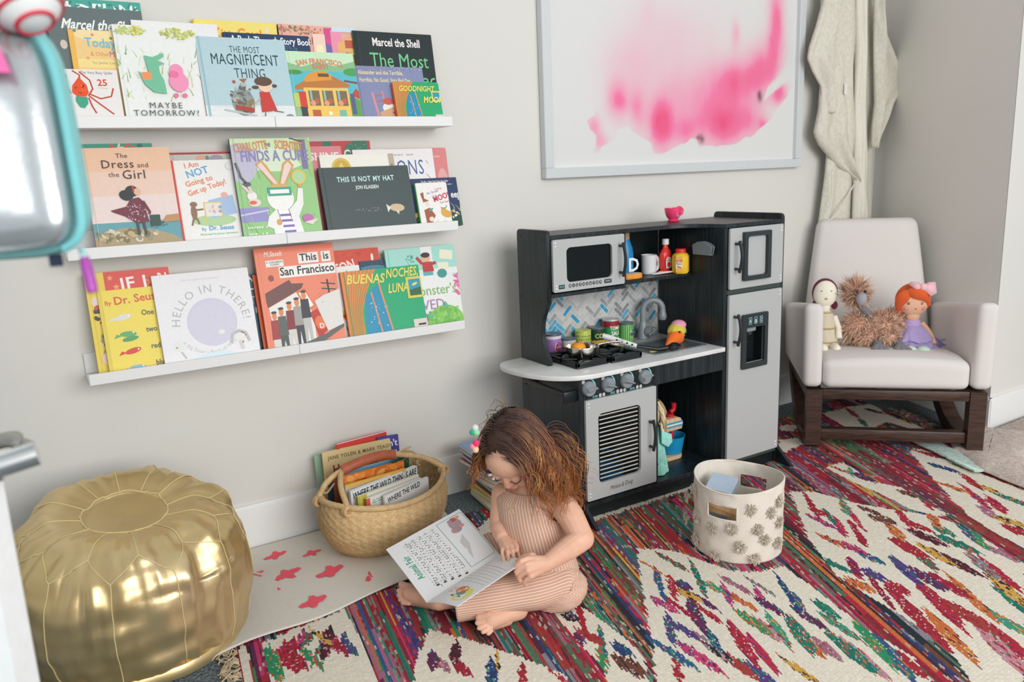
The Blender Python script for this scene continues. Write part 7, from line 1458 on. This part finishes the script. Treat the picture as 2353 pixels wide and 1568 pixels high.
# right foot in front, sole towards the room
hl = pz(1190, 1402, .03); ml = pz(1160, 1414, .032); bl_ = pz(1128, 1425, .032)
chain([RA, hl], [.026, .025]); chain([hl, ml, bl_], [.026, .021, .023]); cap(pz(1132, 1434, .019), pz(1165, 1424, .02), .016, .016)
toes([pz(1122, 1415, .046), pz(1116, 1426, .038), pz(1117, 1436, .030), pz(1121, 1445, .023), pz(1129, 1450, .018)], [pz(1101, 1419, .041), pz(1097, 1432, .032), pz(1101, 1444, .024), pz(1110, 1453, .0175), pz(1122, 1457, .0145)], [.0098, .0066, .0062, .0058, .0054])
def fuse(mb, name, parent, voxel, smooth=4):
    tmp = mb.build(name+'_raw', None, smooth=False); md = tmp.modifiers.new('r', 'REMESH'); md.mode = 'VOXEL'; md.voxel_size = voxel; md.use_smooth_shade = True
    ms = tmp.modifiers.new('s', 'SMOOTH'); ms.factor = .5; ms.iterations = smooth
    dg = bpy.context.evaluated_depsgraph_get(); me = bpy.data.meshes.new_from_object(tmp.evaluated_get(dg)); me.name = name
    bpy.data.objects.remove(tmp); o = bpy.data.objects.new(name, me); off = OFF[parent.name]
    me.transform(Matrix.Translation(-off)); me.materials.clear(); me.materials.append(mb.mats[0]); COL.objects.link(o); o.parent = parent; OFF[o.name] = off
    me.polygons.foreach_set('use_smooth', [True]*len(me.polygons)); return o
body = fuse(BM, 'body', girl, .0017, 4)
# face
DK = M('#4a3128', .6)
def onface(pts, r, mat, nm, flat=1): mb = MB(); mb.tube(spline([hp(*p) for p in pts], 5), r, mat, 8, flat=flat); return mb.build(nm, girl)
for s in (1, -1):
    onface([(.0795, s*.014, -.0175), (.0825, s*.024, -.0225), (.079, s*.034, -.021), (.071, s*.0415, -.0165)], [.0004]+[.0011]*14+[.0004], M('#3d2a24', .6), 'eyelashes')
    for k in range(7):
        pass
    onface([(.0805, s*.011, .0065), (.0785, s*.023, .0115), (.0705, s*.036, .0095), (.063, s*.044, .004)], [.0006]+[.0017]*13+[.0008]*2, M('#8f6248', .8), 'eyebrow', .5)
LIP = M('#b8685f', .45, spec=.4)
onface([(.0775, -.0165, -.0625), (.0835, -.006, -.0595), (.0842, 0, -.0605), (.0835, .006, -.0595), (.0775, .0165, -.0625)], [.0006]+[.0026]*19+[.0006], LIP, 'lips'); onface([(.0765, -.013, -.0645), (.0815, 0, -.067), (.0765, .013, -.0645)], [.0006]+[.0028]*9+[.0006], LIP, 'lips')
mb = MB(); mb.ell(hp(-.004, .077, -.043), .0032, M('#d8c08a', .25, .6), 12, 8); mb.build('earring', girl)

# romper with woven stripes
def stripe_mat():
    m, nt, b = nodes('striped_linen', .9, 0, .15); L = nt.links.new; at = N(nt, 'ShaderNodeAttribute'); at.attribute_name = 'st'
    fr = N(nt, 'ShaderNodeMath', operation='FRACT'); L(at.outputs['Fac'], fr.inputs[0]); rp = N(nt, 'ShaderNodeValToRGB'); rp.color_ramp.interpolation = 'LINEAR'; e = rp.color_ramp.elements
    e[0].position = 0; e[0].color = (*lin('#c39982', 1.1), 1); e[1].position = 1; e[1].color = (*lin('#c39982', 1.1), 1)
    for p, c in ((.68, '#c39982'), (.73, '#ddd0c4'), (.90, '#ddd0c4'), (.95, '#c39982')): q = rp.color_ramp.elements.new(p); q.color = (*lin(c, 1.1), 1)
    L(fr.outputs[0], rp.inputs[0]); L(rp.outputs[0], b.inputs['Base Color'])
    tc = N(nt, 'ShaderNodeTexCoord'); nz = N(nt, 'ShaderNodeTexNoise'); nz.inputs['Scale'].default_value = 420; L(tc.outputs['Object'], nz.inputs['Vector']); bp = N(nt, 'ShaderNodeBump'); bp.inputs['Strength'].default_value = .2; bp.inputs['Distance'].default_value = .002; L(nz.outputs['Fac'], bp.inputs['Height']); L(bp.outputs[0], b.inputs['Normal']); return m
STR = stripe_mat()
def garment(name, fn, nu, nv, stripes, wrap=True, keep=None, solid=.0022):
    q = nu if wrap else nu+1; vs = []; st = []; 
    for j in range(nv+1):
        for i in range(q): vs.append(fn(i/nu, j/nv)-OFF[girl.name]); st.append(stripes(i/nu, j/nv))
    fs = []
    for j in range(nv):
        for i in range(nu):
            if keep and not keep((i+.5)/nu, (j+.5)/nv): continue
            fs.append((j*q+i, j*q+(i+1) % q, (j+1)*q+(i+1) % q, (j+1)*q+i))
    me = bpy.data.meshes.new(name); me.from_pydata([tuple(v) for v in vs], [], fs); a = me.attributes.new('st', 'FLOAT', 'POINT'); a.data.foreach_set('value', st)
    me.materials.append(STR); me.polygons.foreach_set('use_smooth', [True]*len(fs)); o = bpy.data.objects.new(name, me); COL.objects.link(o); o.parent = girl; OFF[o.name] = OFF[girl.name]
    md = o.modifiers.new('solid', 'SOLIDIFY'); md.thickness = solid; md.offset = 1; return o
trs = [(c, t_[3], t_[4]) for c, t_ in zip(TC, tor)]
def torso(s, t_):
    k = t_*(len(trs)-1)*.99; i = min(int(k), len(trs)-2); f = k-i; f = f*f*(3-2*f) if False else f
    c = trs[i][0].lerp(trs[i+1][0], f); a = lerp(trs[i][1], trs[i+1][1], f); b = lerp(trs[i][2], trs[i+1][2], f); q = 2*PI*s
    lo = max(0, 1-t_*2.2); w_ = 1.05+.05*lo+.03*noise.noise(V((math.cos(q)*2.5, math.sin(q)*2.5, t_*5)))*(1.5-t_)+.025*math.sin(t_*24+3*math.cos(q))*lo
    p = c+HF_*(a*w_*math.cos(q))+BL_*(b*w_*math.sin(q)); p.z = max(p.z, .012); return p
def keept(s, t_):
    q = (s*2*PI+PI) % (2*PI)-PI
    for c in (PI/2, -PI/2):               # arm openings
        d = abs(((q-c)+PI) % (2*PI)-PI)
        if t_ > .62 and d < .62*min(1, (t_-.62)/.12)**.6: return False
    return True
garment('romper_top', torso, 160, 70, lambda s, t_: s*62, keep=keept)
def tubefn(ps, rs, seed, sq=.86, gather=0):
    P = spline(ps, 10); n = len(P)
    def fn(s, t_):
        k = t_*(n-1)*.9999; i = int(k); f = k-i; c = P[i].lerp(P[i+1], f); tg = (P[min(i+2, n-1)]-P[max(i-1, 0)]).normalized()
        r = float(np.interp(t_, np.linspace(0, 1, len(rs)), rs)); u = tg.cross(Z).normalized(); w_ = u.cross(tg); q = 2*PI*s
        r *= 1+.05*noise.noise(V((math.cos(q)*1.6+seed, math.sin(q)*1.6, t_*6)))+.022*math.sin(t_*30+2*math.cos(q)+seed)
        p = c+u*(r*math.cos(q))+w_*(r*sq*math.sin(q)); p.z = max(p.z, .0105+.002*math.sin(q*3)); return p
    return fn
LKt, hemL = px(1278, 1335, z=.062), px(1046, 1388, z=.053)
garment('trouser_leg', tubefn([TC[0]+BL_*.03+HF_*-.01, TC[0]+BL_*.065, px(1285, 1336, z=.066), px(1235, 1352, z=.066), px(1150, 1370, z=.062), hemL], [.075, .07, .062, .058, .055, .05], 3), 96, 90, lambda s, t_: s*44)
garment('trouser_leg', tubefn([TC[0]-BL_*.03, TC[0]-BL_*.06+HF_*.05, px(1118, 1262, z=.075), px(1135, 1320, z=.06), px(1170, 1368, z=.048)], [.07, .062, .055, .05, .045], 7), 96, 80, lambda s, t_: s*42)
BT = M('#d6b79a', .4)
def button(c, n, r, parent=girl): mb = MB(); mx = V((0, 0, 1)).rotation_difference(n).to_matrix(); mb.lathe([(r, 0), (r, .0018), (r*.8, .0024), (r*.6, .0016), (0, .0016)], BT, c, 22, mx); [mb.ell(c+mx @ V((x*r*.25, y*r*.25, .0018)), .0006, M('#7a5f4a', .6), 6, 4) for x in (-1, 1) for y in (-1, 1)]; mb.build('button', parent)
for (u, v) in ((1178, 1174), (1183, 1112)):
    s0 = min(((torso(i/200, j/60), i, j) for i in range(200) for j in range(60)), key=lambda q: (lambda e: ((e.dot(R_)/e.dot(F_)*FPX+1176.5-u)**2+(e.dot(D_)/e.dot(F_)*FPX+784-v)**2)+(1e6 if math.cos(2*PI*q[1]/200)*HF_.dot(F_)+math.sin(2*PI*q[1]/200)*BL_.dot(F_) > 0 else 0))(q[0]-CAM))
    q = 2*PI*s0[1]/200; n_ = (HF_*math.cos(q)+BL_*math.sin(q)).normalized(); button(s0[0]+n_*.0026, n_, .0075)
mb = MB(); q = px(1166, 1384, z=.06); mb.tube([q+R_*(-.016)+D_*.012, q+R_*.0+D_*0-F_*.004, q+R_*.018-D_*.012], .0065, M('#cfa590', .9), 8, flat=.4); mb.build('leg_tab', girl); button(px(1164, 1392, z=.054), -F_, .0062)
# ---- hair
SK = hp(-.012, 0, .024); SR = V((.087, .074, .077))
def skull_push(p, k):
    l = HM.transposed() @ (p-SK); r = V((SR.x*k, SR.y*k, SR.z*k)); q = math.sqrt((l.x/r.x)**2+(l.y/r.y)**2+(l.z/r.z)**2)
    return SK+HM @ (l/q) if q < 1 else p
body_e = [(TC[3], .078), (TC[4], .07), (LS, .042), (TC[2], .08), (LS.lerp(LE, .4), .04), (RS, .042)]
rg = random.Random(31); hv, hf, hc = [], [], []
root_c = [np.array(lin(h)) for h in ('#3b2720', '#46302a', '#52362b')]; end_c = [np.array(lin(h)) for h in ('#96592f', '#b06f38', '#84492a', '#c28a4e', '#a5622f')]
FACE_B = [(-.01, -.9), (.45, -.62)]
def strand(n0, L_, k, r0, curl, cr, ce, ph, fr, side, free=False):
    l = V((SR.x*n0.x, SR.y*n0.y, SR.z*n0.z)); p = SK+HM @ (l*k)
    # combed away from the centre parting towards the back of the head
    if side > 0: tl = V((-.22-.35*max(0, -n0.x), .85-.4*n0.y, -.35))
    else: tl = V((-.45, -.9, -.2)) if n0.x > 0 else V((-.7, -.6, -.3))
    t_ = HM @ (tl-n0*tl.dot(n0)).normalized(); st = .0085; n = max(8, int(L_/st)); P_ = [p]
    out_dir = V((0, 0, -1))+(R_*.42-F_*.12 if side > 0 else -R_*.05+F_*.25)
    out_dir.normalize()
    for i in range(n):
        g = .12+.2*min(1, i/n*1.3); t_ = (t_*(1-g)+out_dir*g+V((noise.noise(p*22+V((ph, 0, 0))), noise.noise(p*22+V((0, ph, 0))), 0))*(.05 if not free else .16)).normalized()
        p = skull_push(p+t_*st, k)
        for c, r in body_e:
            d = p-c
            if d.length < r: p = c+d.normalized()*r
        q = HM.transposed() @ (p-HC)
        if q.x > .03 and abs(q.y) < .056 and q.z < .05: return       # never in front of the face
        P_.append(p)
    n = len(P_)-1
    if n < 6: return
    out_ = []
    for i, q in enumerate(P_):
        f = i/n; a = i*st*105*fr+ph; amp = curl*max(0, f-.3)**1.2*1.5; tg = (P_[min(i+1, n)]-P_[max(i-1, 0)]).normalized(); u = tg.orthogonal().normalized(); w_ = tg.cross(u); out_.append(q+u*(amp*math.cos(a))+w_*(amp*math.sin(a)))
    m = 5; b0 = len(hv); a = out_[0].orthogonal()
    for i, q in enumerate(out_):
        tg = (out_[min(i+1, n)]-out_[max(i-1, 0)]).normalized(); a = (a-tg*a.dot(tg)).normalized(); b = tg.cross(a); f = i/n; rr = r0*(1-.8*f**2)*(.6+.4*min(1, i/3)); h_ = min(1, max(0, f-.15)*1.3); c = cr*(1-h_)+ce*h_
        for j in range(m): y = 2*PI*j/m; hv.append(q+a*(rr*math.cos(y))+b*(rr*math.sin(y)*.6)); hc.append(c)
        if i:
            for j in range(m): hf.append((b0+(i-1)*m+j, b0+(i-1)*m+(j+1) % m, b0+i*m+(j+1) % m, b0+i*m+j))
cnt = 0
while cnt < 250:                                     # locks of hair
    z = rg.uniform(-.8, 1); a = rg.uniform(0, 2*PI); q = math.sqrt(1-z*z); n0 = V((q*math.cos(a), q*math.sin(a), z))
    if n0.x > .5 and n0.z < .5: continue             # forehead and face stay bare
    if n0.x > .2 and n0.z < .05: continue
    if n0.x > .1 and n0.z < -.3: continue
    if n0.x > .78: continue
    cnt += 1; side = 1 if n0.y > -.12 else -1; back = n0.x < .15
    L0_ = rg.uniform(.17, .24) if side > 0 else rg.uniform(.12, .19); ph0, fr0, cu0 = rg.uniform(0, 6.28), rg.uniform(.75, 1.15), rg.uniform(.008, .017); cr0, ce0 = rg.choice(root_c), rg.choice(end_c)*rg.uniform(.75, 1.1); k0_ = rg.uniform(1.01, 1.06)
    for j in range(9):
        m_ = (n0+V((rg.gauss(0, .07), rg.gauss(0, .07), rg.gauss(0, .07)))).normalized()
        if m_.x > .5 and m_.z < .5: continue
        strand(m_, L0_*rg.uniform(.85, 1.06), k0_+rg.uniform(-.008, .012), rg.uniform(.0009, .0018), cu0, cr0*rg.uniform(.85, 1.15), ce0*rg.uniform(.85, 1.15), ph0+rg.uniform(-.35, .35), fr0, side)
for k in range(110):                                 # fine flyaway hairs
    a = rg.uniform(0, 2*PI); z = rg.uniform(-.2, .95); q = math.sqrt(1-z*z); n0 = V((q*math.cos(a), q*math.sin(a), z))
    if n0.x > .3 or n0.y < .12: continue
    strand(n0, rg.uniform(.18, .27), rg.uniform(1.06, 1.13), .0004, rg.uniform(.012, .022), rg.choice(end_c)*.8, rg.choice(end_c)*1.2, rg.uniform(0, 6.28), rg.uniform(.8, 1.3), 1, True)
for u, v, ue, ve in ((1210, 1075, 1212, 1150), (1212, 1070, 1222, 1190), (1218, 1080, 1230, 1205), (1232, 1085, 1268, 1160), (1258, 1085, 1290, 1160), (1288, 1080, 1300, 1150), (1102, 1030, 1090, 1080), (1098, 1036, 1086, 1086), (1105, 1040, 1112, 1095)):   # loose front wisps
    for j in range(5):
        du, dv = rg.uniform(-5, 5), rg.uniform(-5, 5); dd = 2.0 if u > 1150 else 2.06; ps = [px(lerp(u, ue, f)+du*(1+f)+5*math.sin(f*7+j), lerp(v, ve, f)+dv, d=dd-.02*f) for f in [i/12 for i in range(13)]]; ps = spline(ps, 2); b0 = len(hv); ce = rg.choice(end_c); m = 4
        for i, q in enumerate(ps):
            f = i/(len(ps)-1); rr = .0009*(1-.8*f)
            for jj in range(m): y = 2*PI*jj/m; hv.append(q+R_*(rr*math.cos(y))+F_*(rr*math.sin(y))); hc.append((root_c[0]*.4+ce*.6)*(1-f)+ce*f)
            if i:
                for jj in range(m): hf.append((b0+(i-1)*m+jj, b0+(i-1)*m+(jj+1) % m, b0+i*m+(jj+1) % m, b0+i*m+jj))
me = bpy.data.meshes.new('hair'); off = OFF[girl.name]; me.from_pydata([tuple(v-off) for v in hv], [], hf); set_cols(me, np.array(hc), 'POINT'); hm = attr_mat('auburn_hair', .42, spec=.45); me.materials.append(hm); me.polygons.foreach_set('use_smooth', [True]*len(hf))
o = bpy.data.objects.new('hair', me); COL.objects.link(o); o.parent = girl; o['kind'] = 'thing'; del o['kind']
mb = MB(); vs = []
mb.ell(SK, SR*1.0, M('#3f2a22', .7), 40, 28, HM, fn=lambda d: 1.0 if not ((d.x > .45 and d.z < .45) or (d.x > .12 and d.z < -.2) or d.x > .7) else .9); mb.build('hair_cap', girl)
# hair clips
def pom(c, col, r=.0078): mb = MB(); mb.ell(c, r, fabric(col, 500, .4), 18, 12, fn=lambda d: 1+.03*noise.noise(d*9)); return mb
c1, c2 = px(1092, 990, d=2.0), px(1091, 1024, d=1.985)
for base, balls, nm in ((c1, (((0, -7), '#d5d8d6', .0085), ((-6, 3), '#2fae8f', .0078), ((3, 4), '#93d9a5', .0085)), 'mint'), (c2, (((3, -5), '#e83a6a', .0085), ((-5, 2), '#ee8a94', .0078), ((2, 9), '#ecc39c', .0085)), 'pink')):
    mb = MB(); a, b = ((14, -26), (4, 4)) if nm == 'pink' else ((2, 18), (0, 2)); K_ = .985*base.x; s_ = 2.0/FPX
    A_ = base+R_*(a[0]*s_*1.2)+D_*(a[1]*s_); B_ = base+R_*(b[0]*s_)+D_*(b[1]*s_); sd_ = R_*.0035
    mb.tube([B_-sd_, A_, B_+sd_, B_-sd_], .0012, M('#e58a98' if nm == 'pink' else '#cfd3cf', .35, .2), 6); cl = mb.build('hair_clip', girl, label=f'{nm} hair clip with three pompoms')
    for (dx, dy), col, r in balls: pom(base+R_*(dx*s_)+D_*(dy*s_)-F_*.006, col, r).build('pompom', cl)

# ================================================================== SHEET MUSIC BOOKLET
S0, S1 = px(980, 1385, z=.088), px(1148, 1275, z=.118); L0, L1 = px(887, 1263, z=.128), px(1055, 1170, z=.165); T0, T1 = px(1050, 1394, z=.135), px(1205, 1291, z=.168)
t = thing('sheet_music_booklet', 'open white music booklet held on the lap of the seated child', 'booklet', S0.lerp(S1, .5))
WP = M('#dcdcdd', .6, amt=.01, g=1.12)
def page(mb, a0, a1, b0, b1, bow, thick, up):
    n = 14; f = lambda s, q: (a0.lerp(a1, q)).lerp(b0.lerp(b1, q), s)+Z*(bow*math.sin(PI*min(s*1.0, 1))*(1-.3*s))
    mb.grid(f, n, 10, WP); mb.grid(lambda s, q: f(s, q)-Z*thick, n, 10, WP)
    vs = []; E = [(0, q/10) for q in range(11)]+[(s/n, 1) for s in range(1, n+1)]+[(1, q/10) for q in range(9, -1, -1)]+[(s/n, 0) for s in range(n-1, 0, -1)]
    for e in E: vs += [f(*e), f(*e)-Z*thick]
    k = len(E); mb.add(vs, [(2*i, 2*((i+1) % k), 2*((i+1) % k)+1, 2*i+1) for i in range(k)], WP); return f
class PArt(Art):                          # artwork that follows a curved page; x 0..1 from the spine side given by f, y down the spine
    def __init__(s, mb, f, flipx, u, sub=1): s.mb, s.f, s.u, s.eps, s.L, s.fx = mb, f, u, 3e-6, 2, flipx
    def P(s, x, y): return s.f(*s.fx(x, y))+Z*(1.6e-4+s.eps*s.L)
mb = MB(); fL = page(mb, S0, S1, L0, L1, .002, .0018, 1)
# left page: lines of print run from the far-left edge to the spine; its top is towards the child
a = PArt(mb, fL, lambda x, y: (1-y, x), 1.0); a.H = None        # x: 0 at near end .. 1 far end of the spine direction, y: 0 outer edge .. 1 spine
def frame_line(a, pts, w_, c):
    P_ = []
    for p, q in zip(pts, pts[1:]): P_ += [(lerp(p[0], q[0], i/10), lerp(p[1], q[1], i/10)) for i in range(10)]
    a.line(P_+[pts[-1]], w_, c)
GRN = '#5f9a8a'
frame_line(a, [(.64, .06), (.97, .06), (.985, .08), (.985, .9), (.97, .93), (.64, .93), (.64, .06)], .007, GRN)
for k, (x, y, rx, ry, c) in enumerate(((.83, .2, .08, .10, '#a58f95'), (.8, .3, .07, .06, '#a08a92'), (.76, .31, .03, .03, '#cf8a85'), (.88, .28, .035, .03, '#cf8a85'), (.84, .12, .05, .04, '#b5555a'), (.9, .11, .03, .03, '#d5a078'), (.79, .13, .03, .04, '#a08a92'))): a.ell(x, y, rx, ry, c, n=16)
for k in range(7): a.rect(.8-.012*k, .42+.015*k, .808-.012*k, .62+.035*k, '#b0b0ae')
for r in range(5):                        # staves with notes
    x = .54-.085*r
    for k in range(5): a.rect(x+.007*k, .07, x+.007*k+.0018, .95-.02*r, '#b9b9b9'); a.L -= 1
    rg = random.Random(r)
    y = .1
    while y < .92:
        a.ell(x+.014+rg.uniform(-.008, .012), y, .0055, .008, '#3a3a3a', n=8); a.rect(x+.014, y+.006, x+.046, y+.009, '#3a3a3a'); a.L -= 2
        if rg.random() < .5: a.rect(x+.042, y+.006, x+.047, y+.05, '#333333'); a.L -= 1
        y += rg.uniform(.035, .06)
    a.scrib(x-.022, .1, x-.015, .1, 1, '#9a9a9a', .0, 1) if False else [a.rect(x-.02, yy, x-.014, yy+rg.uniform(.01, .03), '#8f8f8f') for yy in [.1+.05*i for i in range(16)]]
    a.ell(x+.014, .965-.02*r, .022, .012, '#2f2f2f', n=8)
class RT(PArt): pass
b2 = PArt(mb, fL, lambda x, y: (x, y), 1.0); b2.text('Animal Fair', .52, .15, .075, '#3f9a7c', bold=1, sx=.8, sp=.03)
lp = mb.build('left_page', t, 60)
mb = MB(); fR = page(mb, S0, S1, T0, T1, .006, .0018, 1)
a = PArt(mb, fR, lambda x, y: (y, x), 1.0)
for r in range(8):
    x = .42+.055*r if r < 6 else .0
    if x: 
        for k in range(4): a.rect(x+.006*k, .1, x+.006*k+.002, .93, '#a8a8a8'); a.L -= 1
        for k in range(16): a.ell(x+.01, .12+.05*k, .005, .012, '#555555', n=6); a.L -= 1
frame_line(a, [(.98, .08), (.78, .08), (.76, .12), (.76, .9), (.98, .93)], .006, '#b5656f')
for k in range(4): a.rect(.95-.03*k, .3, .955-.03*k, .85, '#9a9a9a')
a.ell(.2, .72, .13, .2, '#d9d56a', n=20); a.ell(.27, .55, .07, .16, '#d0643a', n=16); a.ell(.22, .62, .05, .12, '#4f8f8a', n=14); a.ell(.15, .6, .02, .16, '#3a4a48', n=12)
for k, w_ in enumerate((.16, .2, .14)): a.rect(.28-.035*k, .2, .292-.035*k, .2+w_, '#cf8a85')
mb.build('right_page', t, 60)
